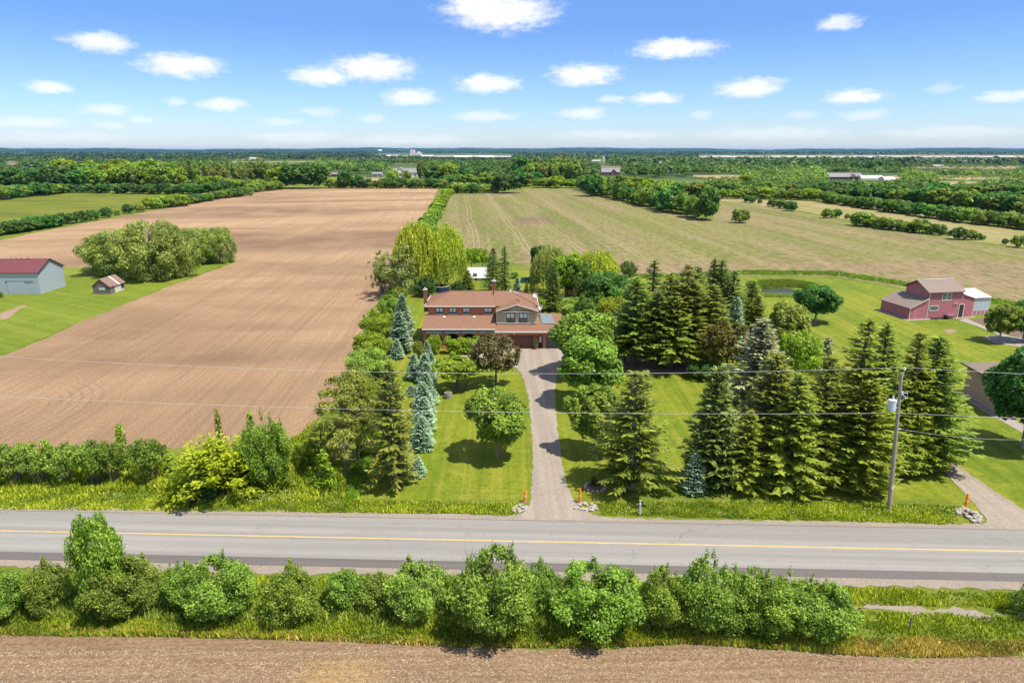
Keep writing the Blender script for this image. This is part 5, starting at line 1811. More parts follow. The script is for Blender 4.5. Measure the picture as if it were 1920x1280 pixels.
# ------------------------------------------------------------------ small things by the drive
def small_things():
    for px, py, pt, lab in ((984, 941, 918, 'orange driveway marker post left of the gravel driveway mouth'),
                            (1087, 942, 915, 'orange driveway marker post right of the gravel driveway mouth'),
                            (1810, 952, 925, "orange marker post beside the neighbour's driveway")):
        p = G(px, py)
        h = zat(p.y, pt)
        r = thing('marker_cone', lab, 'marker', p)
        MB().lathe([(.26, 0), (.26, .06), (.17, .1)], 12).build('base', M['old_wood'], r)
        MB().lathe([(.14, .102), (.10, h * .8), (.07, h)], 12).build('tube', M['orange'], r)
        for z in (.5, .68):
            MB().lathe([(.15 - .05 * z, h * z), (.148 - .05 * z, h * z + .07)], 12).build('band', M['white'] if z < .6 else M['orange'], r)
    # well ring
    p = G(840.5, 746)
    r = thing('stone_planter', 'round concrete well ring standing on the front lawn', 'planter', p)
    R = 7.2 / F * depth(p.y)
    h = zat(p.y, 735.5)
    MB().lathe([(R, 0), (R, h), (R - .14, h), (R - .14, h - .15)], 18).build('ring', M['concrete'], r)
    MB().lathe([(R * .98 + .05, h * .5), (R * .98 + .05, h * .56)], 18).build('joint', M['stone'], r)
    MB().lathe([(R - .16, h - .2), (R - .16, h - .06), (.1, h)], 14).build('soil', M['mulch'], r)
    # stones
    rng = random.Random(12)

    def pile(px, py, n, sx, sy, lab, hs=.2):
        p = G(px, py)
        r = thing('rock_pile', lab, 'rocks', p)
        ms = []
        for k in range(4):
            bm = bmesh.new()
            bmesh.ops.create_icosphere(bm, subdivisions=1, radius=1)
            for v in bm.verts:
                v.co *= rng.uniform(.75, 1.2)
            me = bpy.data.meshes.new('rock')
            bm.to_mesh(me)
            bm.free()
            me.materials.append(M['stone'])
            ms.append(me)
        for i in range(n):
            a, u = rng.uniform(0, 6.28), math.sqrt(rng.random())
            o = link(bpy.data.objects.new('rock', ms[i % 4]), r)
            s = rng.uniform(.12, .26)
            o.scale = (s * rng.uniform(.8, 1.4), s, s * rng.uniform(.6, .9))
            o.location = (sx * u * math.cos(a), sy * u * math.sin(a), s * .3 + hs * (1 - u) * rng.random())
            o.rotation_euler = (0, 0, rng.uniform(0, 6))
    pile(974, 953, 22, .7, .8, 'pile of pale stones left of the driveway mouth')
    pile(1098, 952, 26, 1.0, .8, 'pile of pale stones right of the driveway mouth')
    pile(1816, 966, 60, .9, 1.3, "large pile of pale stones beside the neighbour's driveway", .4)
    pile(935, 668, 14, 1.6, .5, 'row of pale stones edging the flower bed in front of the hedge', .05)
    # ringed planting bed
    p = G(1116, 914)
    r = thing('planting_bed', 'round mulch bed edged with stones on the front lawn', 'flower bed', p)
    MB().lathe([(.95, 0), (.8, .08), (.1, .12)], 18).build('mulch', M['mulch'], r)
    for i in range(13):
        a = i * .483
        b = MB().lathe([(.14, 0), (.19, .08), (.14, .18), (.04, .22)], 7, (.98 * math.cos(a), .98 * math.sin(a), .01))
        b.build('stone', M['stone'], r)
    plant('sapling', 'garden_plant', 1113, 911, 893, 18, 'bronze', 'dark leafed plant growing in the round mulch bed', 'plant', var=0)
    # wooden fence posts along the near field
    for i, (px, py, pt, lab) in enumerate(((357, 1155, 1128, 'grey wooden fence post in front of the wide dark roadside shrub'),
                                           (789, 1161, 1140, 'grey wooden fence post under the roadside shrubs left of the tallest one'),
                                           (1704, 1183, 1157, 'grey wooden fence post standing in the bright ditch grass at right'),
                                           (1000 + 243, 1175, 1158, 'grey wooden fence post half hidden by the shrub right of the tallest one'))):
        p = G(px, py)
        h = zat(p.y, pt)
        b = MB().tube([(0, 0, -.1), (.03, 0, h * .6), (.05, .02, h)], [.075, .07, .06], 7)
        o = b.build('fence_post', M['old_wood'])
        o.location = p
        tag(o, lab, 'post', 'old fence posts along the near field')
    # dead shrub on the verge
    p = G(880, 1085)
    r = thing('dead_shrub', 'bare dead shrub of thin twigs beside the tallest roadside shrub', 'dead shrub', p)
    h = zat(p.y, 1025)
    b = MB()
    for i in range(16):
        a = i * 2.4
        w = rng.uniform(.2, .75)
        b.tube([(0, 0, 0), (w * .35 * math.cos(a), w * .35 * math.sin(a), h * .55), (w * math.cos(a), w * math.sin(a), h * rng.uniform(.75, 1.0))], [.03, .02, .006], 4)
    b.build('twigs', M['pole_wood'], r)
    # fallen branch by the willows
    b = MB().tube([(0, 0, .1), (1.8, .4, .5), (3.4, .3, 1.1)], [.14, .12, .05], 6).tube([(1.5, .3, .4), (2.2, -.5, .5), (2.8, -.9, .2)], [.08, .06, .03], 5)
    o = b.build('fallen_branch', M['pole_wood'])
    o.location = G(150, 505)
    tag(o, 'bare fallen branch lying on the grass left of the willows', 'branch')
    b = MB().tube([(0, 0, .05), (1.1, .05, .22), (2.2, -.1, .3)], [.05, .04, .015], 5)
    o = b.build('fallen_branch', M['pole_wood'])
    o.location = G(565, 919)
    tag(o, 'thin fallen branch lying in the verge grass left of the sapling', 'branch')


small_things()


# ------------------------------------------------------------------ trees and shrubs of the garden
def garden():
    T = plant
    # front lawn
    T('maple', 'maple_tree', 933, 858, 722, 122, 'maple', 'round green maple alone on the striped front lawn left of the driveway', var=0)
    T('spread', 'apple_tree', 857, 731, 668, 88, 'lime', 'small spreading bright green tree beside the concrete well ring')
    T('airy', 'maple_tree', 930, 723, 620, 92, 'purple', 'purple brown leafed maple in front of the garage door')
    T('maple', 'maple_tree', 1113, 850, 720, 104, 'maple', 'small green maple right of the driveway, nearest to the road', var=1)
    T('maple', 'maple_tree', 1102, 758, 626, 134, 'maple', 'big green maple right of the driveway, middle of the three', var=2)
    T('maple', 'maple_tree', 1092, 702, 576, 130, 'maple', 'big green maple right of the driveway, closest to the garage', var=0)
    # left cluster by the road
    T('ragged', 'spruce_tree', 737, 912, 678, 118, 'spruce_brown', 'tall sparse brownish spruce on the lawn left of the blue spruces', var=0)
    T('pine', 'pine_tree', 648, 893, 712, 108, 'pine', 'dark pine with two trunks at the edge of the tilled field', var=0)
    T('pine', 'pine_tree', 672, 868, 694, 96, 'pine', 'tall pine behind the two trunked pine beside the tilled field', var=1)
    T('pine', 'pine_tree', 603, 862, 790, 62, 'pine', 'low pine at the corner of the tilled field', var=1)
    # blue spruces
    for px, b, t, w, lab in ((783, 893, 853, 36, 'short stubby blue spruce at the road end of the blue row'),
                             (794, 842, 780, 50, 'blue spruce, nearest to the road of the dense blue row'),
                             (786, 822, 775, 40, 'blue spruce half hidden by the sparse brownish spruce'),
                             (796, 808, 743, 52, 'blue spruce in the dense blue row, second up from the road'),
                             (795, 784, 716, 52, 'blue spruce in the middle of the dense blue row'),
                             (800, 762, 698, 50, 'blue spruce in the dense blue row just left of the well ring'),
                             (801, 738, 678, 48, 'blue spruce in the dense blue row level with the small spreading tree'),
                             (798, 716, 662, 46, 'blue spruce in the dense blue row behind its middle'),
                             (810, 708, 661, 28, 'slim blue spruce at the right of the dense blue row'),
                             (777, 711, 663, 38, 'blue spruce standing just left of the dense blue row'),
                             (802, 690, 638, 28, 'narrow blue spruce at the house end of the dense blue row'),
                             (771, 741, 722, 26, 'tiny dark blue spruce left of the dense blue row'),
                             (752, 661, 583, 52, 'large blue spruce left of the porch'),
                             (757, 634, 550, 48, 'tall blue spruce behind the large one left of the house'),
                             (745, 672, 636, 31, 'small silvery spruce in front of the large blue spruce')):
        T('blue', 'blue_spruce', px, b, t, w, 'spruce_blue', lab)
    # boundary bushes between the field and the lawn
    for px, b, t, w, lf, lab in ((730, 590, 553, 44, 'shrub', 'green boundary bush beside the tall blue spruce'),
                                 (712, 632, 582, 66, 'lime', 'bright green boundary bush left of the blue spruces'),
                                 (697, 668, 622, 68, 'lime', 'bright green boundary bush, second up from the pines'),
                                 (694, 706, 652, 76, 'shrub_light', 'wide green boundary bush just behind the pines'),
                                 (668, 735, 690, 60, 'pine', 'olive green boundary bush behind the tall pine'),
                                 (695, 770, 715, 56, 'lime', 'bright green bush between the pine and the sparse spruce'),
                                 (700, 850, 790, 50, 'lime', 'bright green bush behind the foot of the sparse spruce'),
                                 (745, 560, 536, 40, 'shrub_light', 'green bush at the back corner left of the house')):
        T('bigshrub', 'boundary_bush', px, b, t, w * 1.12, lf, lab, 'bush')
    T('shrub', 'round_bush', 814, 664, 627, 27, 'lime', 'round bright green bush at the left end of the porch', 'bush')
    T('shrub', 'cedar_bush', 785, 672, 640, 22, 'spruce_yellow', 'small yellow green cedar in front of the porch corner', 'bush')
    T('sapling', 'garden_plant', 850, 678, 660, 22, 'lime', 'light green plant at the edge of the gravel turning area', 'plant')
    T('spread', 'juniper_bush', 878, 700, 676, 40, 'dark', 'low dark juniper between the small spreading tree and the purple maple', 'bush')
    # clipped hedge in front of the porch
    a, b = G(839, 662), G(906, 662)
    rng = np.random.default_rng(21)
    h = zat(a.y, 631)
    L = (b - a).length
    lob = [(L * (i + .5) / 26 + rng.normal() * .1, rng.uniform(-.7, .7), rng.uniform(.5, h - .5), .75, .62) for i in range(26) for _ in range(2)]
    c = lobed(rng, lob, 7000, .13, .6, .7, .7, zmin=.02, shell=(.7, 1.05))
    r = thing('hedge', 'clipped green hedge in front of the arched porch', 'hedge', a)
    link(bpy.data.objects.new('foliage', cards('hedge_foliage', *c, LEAF['lime'])), r)
    MB().tube([(L * .2, 0, -.1), (L * .2, 0, 1)], .05, 5).tube([(L * .5, 0, -.1), (L * .5, 0, 1)], .05, 5).tube([(L * .8, 0, -.1), (L * .8, 0, 1)], .05, 5).build('stems', BARK, r)
    # behind the house
    T('poplar', 'poplar_tree', 742, 558, 443, 112, 'poplar', 'thin leafed grey green tree with many stems left behind the house', var=0)
    T('poplar', 'poplar_tree', 716, 552, 470, 60, 'poplar', 'sparse low stems leaning over the tilled field left behind the house', var=1)
    T('willow', 'weeping_willow', 780, 546, 426, 92, 'willow_gold', 'golden weeping willow, left one of the two behind the house', var=0)
    T('willow', 'weeping_willow', 838, 540, 429, 78, 'willow_gold', 'golden weeping willow, right one of the two behind the house', var=1)
    T('airy', 'willow_tree', 884, 508, 462, 38, 'lime', 'small bright green tree behind the white roofed shed')
    T('airy', 'willow_tree', 905, 506, 463, 30, 'yellow', 'yellow green young tree right behind the white roofed shed')
    T('spruce', 'spruce_tree', 924, 548, 464, 48, 'spruce_dark', 'dark spruce behind the house roof, left one of the pair')
    T('spruce', 'spruce_tree', 947, 548, 461, 40, 'spruce_dark', 'dark spruce behind the house roof, right one with the highest tip')
    T('spruce', 'spruce_tree', 878, 552, 506, 42, 'spruce_yellow', 'olive spruce in front of the white roofed shed')
    T('blue', 'blue_spruce', 970, 556, 520, 24, 'spruce_blue', 'blue spruce behind the right part of the house roof')
    T('blue', 'spruce_tree', 988, 556, 527, 14, 'spruce_brown', 'thin brownish young spruce behind the right end of the house roof')
    T('shrub', 'back_bush', 965, 522, 510, 16, 'shrub', 'small green bush left of the dark green fabric fence', 'bush')
    T('shrub', 'back_bush', 800, 556, 520, 40, 'dark', 'dark undergrowth bush beside the navy pool', 'bush')
    T('shrub', 'back_bush', 862, 554, 528, 34, 'dark', 'dark bush right of the navy pool', 'bush')
    T('maple', 'dark_tree', 1012, 530, 456, 40, 'dark', 'dark green tree at the back edge by the stubble field')
    T('willow', 'willow_tree', 1029, 550, 466, 74, 'willow', 'pale green willow right of the house at the back')
    T('maple', 'back_tree', 1062, 560, 472, 78, 'lime', 'bright green tree beside the pale willow at the back')
    T('willow', 'willow_tree', 1118, 562, 476, 92, 'willow_gold', 'yellow green willow at the back edge by the stubble field', var=2)
    T('airy', 'back_tree', 1092, 566, 484, 62, 'wood', 'olive tree between the two willows at the back')
    T('maple', 'dark_tree', 1143, 592, 505, 104, 'maple_dark', 'broad dark green tree behind the driveway maples')
    T('shrub', 'round_bush', 1178, 520, 490, 30, 'spruce_dark', 'round bluish green bush at the edge of the stubble field', 'bush')
    T('spruce', 'spruce_tree', 1036, 582, 497, 54, 'spruce_dark', 'dark spruce beside the garage behind the brick garden wall')
    T('spruce', 'spruce_tree', 1086, 585, 520, 40, 'spruce_brown', 'brownish spruce behind the brown playhouse')
    T('shrub', 'yellow_bush', 1150, 624, 560, 80, 'yellow', 'large yellow green bush between the maples and the spruce grove', 'bush')
    T('shrub', 'yellow_bush', 1078, 594, 560, 60, 'shrub_light', 'light green bush behind the biggest driveway maple', 'bush')
    T('maple', 'back_tree', 1178, 575, 518, 62, 'shrub_light', 'soft green tree between the broad dark tree and the middle grove')
    T('shrub', 'back_bush', 1112, 600, 548, 64, 'wood', 'green bush filling the gap below the broad dark tree', 'bush')
    T('shrub', 'back_bush', 1010, 585, 558, 30, 'lime', 'small bright bush behind the brick garden wall', 'bush')
    # middle grove
    g = 'spruces of the middle grove'
    for px, b, t, w, lf, lab in ((1187, 686, 521, 80, 'spruce', 'leftmost tall spruce of the middle grove with drooping lower boughs'),
                                 (1171, 678, 575, 54, 'spruce_dark', 'short dark spruce at the left edge of the middle grove'),
                                 (1227, 689, 546, 72, 'spruce_dark', 'dark spruce of the middle grove, second trunk from the left'),
                                 (1215, 662, 488, 68, 'spruce_dark', 'tallest dark spruce at the back left of the middle grove'),
                                 (1245, 681, 512, 64, 'spruce', 'olive spruce in the middle grove behind the thick trunk'),
                                 (1258, 692, 556, 86, 'spruce', 'wide spruce at the front of the middle grove'),
                                 (1280, 687, 497, 72, 'spruce_brown', 'tall sparse topped spruce in the centre of the middle grove'),
                                 (1289, 681, 530, 80, 'spruce_yellow', 'yellowish spruce at the front centre of the middle grove'),
                                 (1325, 681, 535, 84, 'spruce', 'spruce at the front right of the middle grove, left of the bronze tree'),
                                 (1300, 655, 498, 62, 'spruce_dark', 'dark spruce at the back centre of the middle grove'),
                                 (1328, 640, 485, 62, 'spruce_dark', 'dark spruce at the back of the middle grove, left of the twin tops'),
                                 (1345, 638, 486, 62, 'spruce_dark', 'dark spruce at the back of the middle grove, right of the twin tops'),
                                 (1368, 645, 507, 64, 'spruce_dark', 'dark spruce at the back right of the middle grove'),
                                 (1402, 640, 524, 58, 'spruce', 'olive spruce at the pond side of the middle grove'),
                                 (1412, 655, 553, 52, 'spruce', 'small spruce nearest the pond in the middle grove')):
        T('high_spruce' if 677 <= b <= 692 else 'spruce', 'spruce_tree', px, b, t, w * 1.5, lf, lab, 'tree', g)
    T('blue', 'blue_spruce', 1373, 660, 556, 56, 'spruce_blue', 'pale blue spruce between the dark spruces of the middle grove')
    T('airy', 'bronze_tree', 1360, 708, 596, 92, 'bronze', 'bronze brown leafed tree at the right of the middle grove')
    T('spruce', 'spruce_tree', 1412, 775, 596, 150, 'spruce_grey', 'big grey green spruce right of the bronze tree')
    T('shrub', 'dark_bush', 1316, 710, 678, 54, 'dark', 'low dark bush in front of the middle grove', 'bush')
    T('sapling', 'young_tree', 1208, 738, 694, 34, 'willow', 'thin pale young tree on the lawn in front of the middle grove')
    T('maple', 'birch_tree', 1472, 672, 562, 86, 'shrub_light', 'soft green deciduous tree behind the big spruces at right')
    T('shrub', 'lime_tree', 1492, 712, 625, 88, 'lime', 'bright lime green tree between the grove and the right spruces')
    T('maple', 'round_tree', 1528, 606, 530, 84, 'maple_dark', 'dark round headed tree alone on the lawn beside the pond')
    T('sapling', 'young_spruce', 1545, 700, 632, 34, 'spruce_grey', 'small grey spruce behind the right spruces')
    # front right lawn
    T('ragged', 'spruce_tree', 1186, 916, 698, 165, 'spruce', 'broad ragged spruce on the lawn just right of the driveway', var=1)
    T('blue', 'spruce_tree', 1330, 908, 684, 128, 'spruce_dark', 'dense dark green spruce with a broad skirt on the right lawn')
    T('blue', 'blue_spruce', 1300, 923, 849, 52, 'spruce_blue', 'small pale blue spruce in front of the dense dark spruce')
    g = 'spruces of the right grove'
    for px, b, t, w, lf, lab in ((1390, 914, 770, 74, 'spruce_yellow', 'slim yellowish spruce at the left front of the right grove'),
                                 (1438, 886, 660, 118, 'spruce', 'tall olive spruce at the left back of the right grove'),
                                 (1472, 914, 702, 112, 'spruce_yellow', 'bright yellow green spruce at the front of the right grove'),
                                 (1528, 898, 668, 106, 'spruce', 'olive spruce between the two front trunks of the right grove'),
                                 (1580, 893, 597, 118, 'spruce_yellow', 'tall yellowish spruce with the highest tip of the right grove'),
                                 (1605, 914, 712, 104, 'spruce_yellow', 'spruce with bright low boughs at the front of the right grove'),
                                 (1630, 888, 604, 108, 'spruce', 'tall spruce second from the highest tip of the right grove'),
                                 (1683, 880, 622, 84, 'spruce_yellow', 'spruce behind the utility pole in the right grove'),
                                 (1661, 884, 700, 80, 'spruce', 'lower spruce left of the utility pole in the right grove'),
                                 (1722, 868, 628, 122, 'spruce', 'broad spruce at the right edge of the right grove beside the fork'),
                                 (1706, 876, 690, 90, 'spruce', 'lower spruce behind the pole foot in the right grove'),
                                 (1748, 846, 706, 76, 'spruce_yellow', 'short spruce at the far right edge of the right grove')):
        T('high_spruce' if 677 <= b <= 692 else 'spruce', 'spruce_tree', px, b, t, w * 1.5, lf, lab, 'tree', g)
    # right edge
    T('maple', 'young_maple', 1873, 642, 567, 62, 'maple', 'young maple by the vegetable garden, left one', var=1)
    T('maple', 'young_maple', 1917, 640, 563, 66, 'maple_dark', 'young maple by the vegetable garden, right one at the picture edge', var=2)
    T('maple', 'maple_tree', 1916, 840, 634, 158, 'maple_dark', 'large dark maple in front of the tan brick building', var=0)
    # willows by the grey barn
    for px, b, t, w, lf, lab in ((226, 513, 421, 128, 'willow', 'billowing willow, leftmost of the clump near the wooden shed'),
                                 (292, 522, 401, 140, 'willow', 'tallest billowing willow of the clump near the wooden shed'),
                                 (205, 505, 440, 80, 'willow_gold', 'low golden willow at the left edge of the clump'),
                                 (336, 518, 418, 86, 'willow', 'willow at the right side of the large clump'),
                                 (374, 493, 420, 84, 'shrub_light', 'green willow, left one of the smaller clump'),
                                 (414, 492, 418, 66, 'willow', 'willow at the tip of the grass strip, right one of the smaller clump')):
        T('billow', 'willow_tree', px, b, t, w, lf, lab)
    # lower left roadside
    for px, b, t, w, k, lf, lab in ((-14, 908, 826, 62, 'leggy', 'shrub_light', 'leggy shrub cut by the left picture edge above the road'),
                                    (30, 906, 831, 62, 'leggy', 'shrub_light', 'leggy shrub, second from the left picture edge above the road'),
                                    (76, 905, 833, 60, 'leggy', 'shrub_light', 'leggy shrub, third from the left picture edge above the road'),
                                    (126, 906, 829, 62, 'leggy', 'shrub_light', 'leggy pale shrub left of the denser roadside shrubs'),
                                    (182, 906, 827, 62, 'leggy', 'shrub', 'leggy dense shrub left of the tall narrow one'),
                                    (216, 904, 830, 46, 'leggy', 'shrub', 'leggy shrub below the tall narrow one'),
                                    (284, 905, 818, 66, 'leggy', 'shrub', 'green shrub between the narrow tree and the yellow shrub'),
                                    (325, 898, 852, 34, 'sapling', 'lime', 'small yellow green shrub left of the yellow shrub'),
                                    (237, 886, 796, 30, 'sapling', 'lime', 'tall narrow green tree rising from the roadside shrubs'),
                                    (408, 925, 784, 190, 'spray', 'yellow', 'large yellow green shrub of arching sprays above the road'),
                                    (468, 908, 790, 110, 'spray', 'yellow', 'yellow green shrub right behind the large yellow one'),
                                    (505, 914, 790, 92, 'bigshrub', 'maple', 'dark green shrub at the right of the yellow shrubs'),
                                    (377, 940, 905, 60, 'shrub', 'dark', 'low dark green shrub under the large yellow shrub'),
                                    (418, 870, 766, 20, 'sapling', 'pine', 'thin olive spire rising behind the large yellow shrub'),
                                    (475, 850, 772, 26, 'sapling', 'shrub_light', 'thin pale spire rising behind the yellow shrubs'),
                                    (514, 920, 832, 34, 'sapling', 'yellow', 'yellow green sapling in front of the dark green shrub'),
                                    (540, 912, 868, 30, 'sapling', 'lime', 'small green sapling right of the yellow green sapling'),
                                    (612, 920, 846, 44, 'sapling', 'lime', 'yellow green sapling in the verge left of the pines'),
                                    (575, 872, 828, 52, 'shrub', 'lime', 'bright green weedy bush at the corner of the tilled field')):
        T(k, 'roadside_shrub', px, b, t, w * (1.15 if k == 'leggy' else 1), lf, lab, 'shrub', 'shrubs above the road')
    # row along the near field
    for px, b, t, w, lf, lab in ((2, 1172, 1062, 96, 'shrub', 'roadside shrub cut by the left picture edge'),
                                 (98, 1152, 1050, 96, 'shrub', 'dense roadside shrub left of the tall young tree'),
                                 (232, 1160, 1042, 136, 'shrub', 'wide roadside shrub at the foot of the tall young tree'),
                                 (275, 1152, 1068, 66, 'shrub_light', 'low light shrub right of the tall young tree'),
                                 (345, 1152, 1047, 70, 'shrub', 'narrow roadside shrub beside the grey fence post'),
                                 (412, 1163, 1040, 148, 'shrub', 'broad roadside shrub with a flat top right of the grey fence post'),
                                 (548, 1174, 1060, 116, 'shrub', 'roadside shrub standing apart in the tall grass'),
                                 (652, 1150, 1064, 84, 'shrub', 'roadside shrub at the left end of the long dense row'),
                                 (712, 1152, 1070, 92, 'shrub', 'roadside shrub second in the long dense row'),
                                 (784, 1164, 1052, 124, 'shrub_light', 'lighter roadside shrub left of the dead twigs'),
                                 (926, 1192, 1026, 180, 'shrub', 'tallest and widest roadside shrub with a pointed top'),
                                 (862, 1152, 1066, 76, 'shrub', 'roadside shrub beside the bare dead twigs'),
                                 (1012, 1156, 1052, 96, 'shrub', 'roadside shrub just right of the tallest one'),
                                 (1115, 1188, 1060, 176, 'shrub', 'broad roadside shrub under the gravel mouth of the driveway'),
                                 (1172, 1160, 1062, 74, 'shrub_light', 'light topped shrub in the right half of the long row'),
                                 (1244, 1182, 1060, 116, 'shrub', 'roadside shrub below the marker post'),
                                 (1326, 1188, 1048, 146, 'shrub', 'tall dense shrub in the right half of the long row'),
                                 (1432, 1188, 1066, 140, 'shrub', 'roadside shrub second from the right end of the long row'),
                                 (1532, 1198, 1084, 150, 'shrub', 'roadside shrub at the right end of the long row'),
                                 (1934, 1168, 1086, 74, 'shrub', 'roadside shrub cut by the right picture edge')):
        T('bigshrub' if w > 92 else 'shrub', 'roadside_shrub', px, b - 11, t + 13, w * .95, random.choice(['shrub', 'shrub', 'maple', 'shrub']) if lf == 'shrub' else lf, lab, 'shrub', 'shrubs along the near field')
    T('shrub', 'roadside_tree', 203, 1146, 968, 92, 'maple', 'tall young leafy tree rising over the road from the left shrubs', 'tree', var=2)
    T('sapling', 'thin_shoots', 771, 1130, 1042, 26, 'spruce_brown', 'thin brownish shoots sticking out of the roadside shrubs', 'shrub')
    # fields on the right: lone shrubs
    for px, b, t, w, lab in ((1387, 418, 391, 32, 'lone round bush in the stubble field right of the tall hedgerow'),
                             (1406, 380, 366, 24, 'bush at the far end of the thin bush line between the right fields'),
                             (1424, 382, 373, 9, 'tiny bush near the far end of the thin bush line'),
                             (1448, 388, 374, 20, 'bush left of the pair in the thin bush line'),
                             (1466, 391, 375, 24, 'left bush of the pair in the thin bush line'),
                             (1482, 396, 377, 24, 'right dark bush of the pair in the thin bush line'),
                             (1551, 409, 391, 24, 'left half of the double bush in the middle of the right field'),
                             (1568, 408, 392, 18, 'right half of the double bush in the middle of the right field'),
                             (1587, 411, 400, 9, 'tiny round bush right of the double bush'),
                             (1768, 442, 430, 10, 'tiny bush right of the bush belt in the right field'),
                             (1779, 443, 433, 10, 'tiny dark bush right of the bush belt in the right field'),
                             (1796, 449, 426, 30, 'wide bush near the right edge of the right field'),
                             (1815, 449, 430, 26, 'bush joined to the wide one near the right edge'),
                             (1832, 450, 437, 15, 'small bush trailing right of the wide bush'),
                             (1841, 450, 440, 12, 'tiny bush at the end of the trailing bushes'),
                             (1884, 458, 447, 11, 'small lone bush near the right picture edge'),
                             (1909, 464, 440, 24, 'dark bush at the right picture edge in the thin bush line')):
        T('hedge_shrub', 'field_bush', px, b, t, w, 'shrub' if px % 2 else 'maple_dark', lab, 'bush', 'bushes between the right fields')


garden()


# ------------------------------------------------------------------ hedgerows and distant trees
def row(line, n, h, w, kinds, leaves, name, label, cat, group, jit=1.0, seed=1, scale_lo=.75, scale_hi=1.2):
    """Copies set out along a line of photo pixels on the ground."""
    noun, where = label.split('|')
    rng = random.Random(seed)
    P = [G(*p) for p in line]
    seg = [(P[i + 1] - P[i]).length for i in range(len(P) - 1)]
    tot = sum(seg)
    for i in range(n):
        d = (i + .5 + rng.uniform(-.3, .3)) / n * tot
        k = 0
        while k < len(seg) - 1 and d > seg[k]:
            d -= seg[k]
            k += 1
        p = P[k].lerp(P[k + 1], d / seg[k])
        p = p + Vector((rng.uniform(-jit, jit), rng.uniform(-jit, jit), 0))
        s = rng.uniform(scale_lo, scale_hi)
        kd = rng.choice(kinds)
        plant_at(kd, name, p, h * s, w * s * rng.uniform(.85, 1.15), rng.choice(leaves), f'{ordinal(i + 1)} {noun} {where}', cat, group, rng.randrange(4), rng.uniform(0, 6.28))


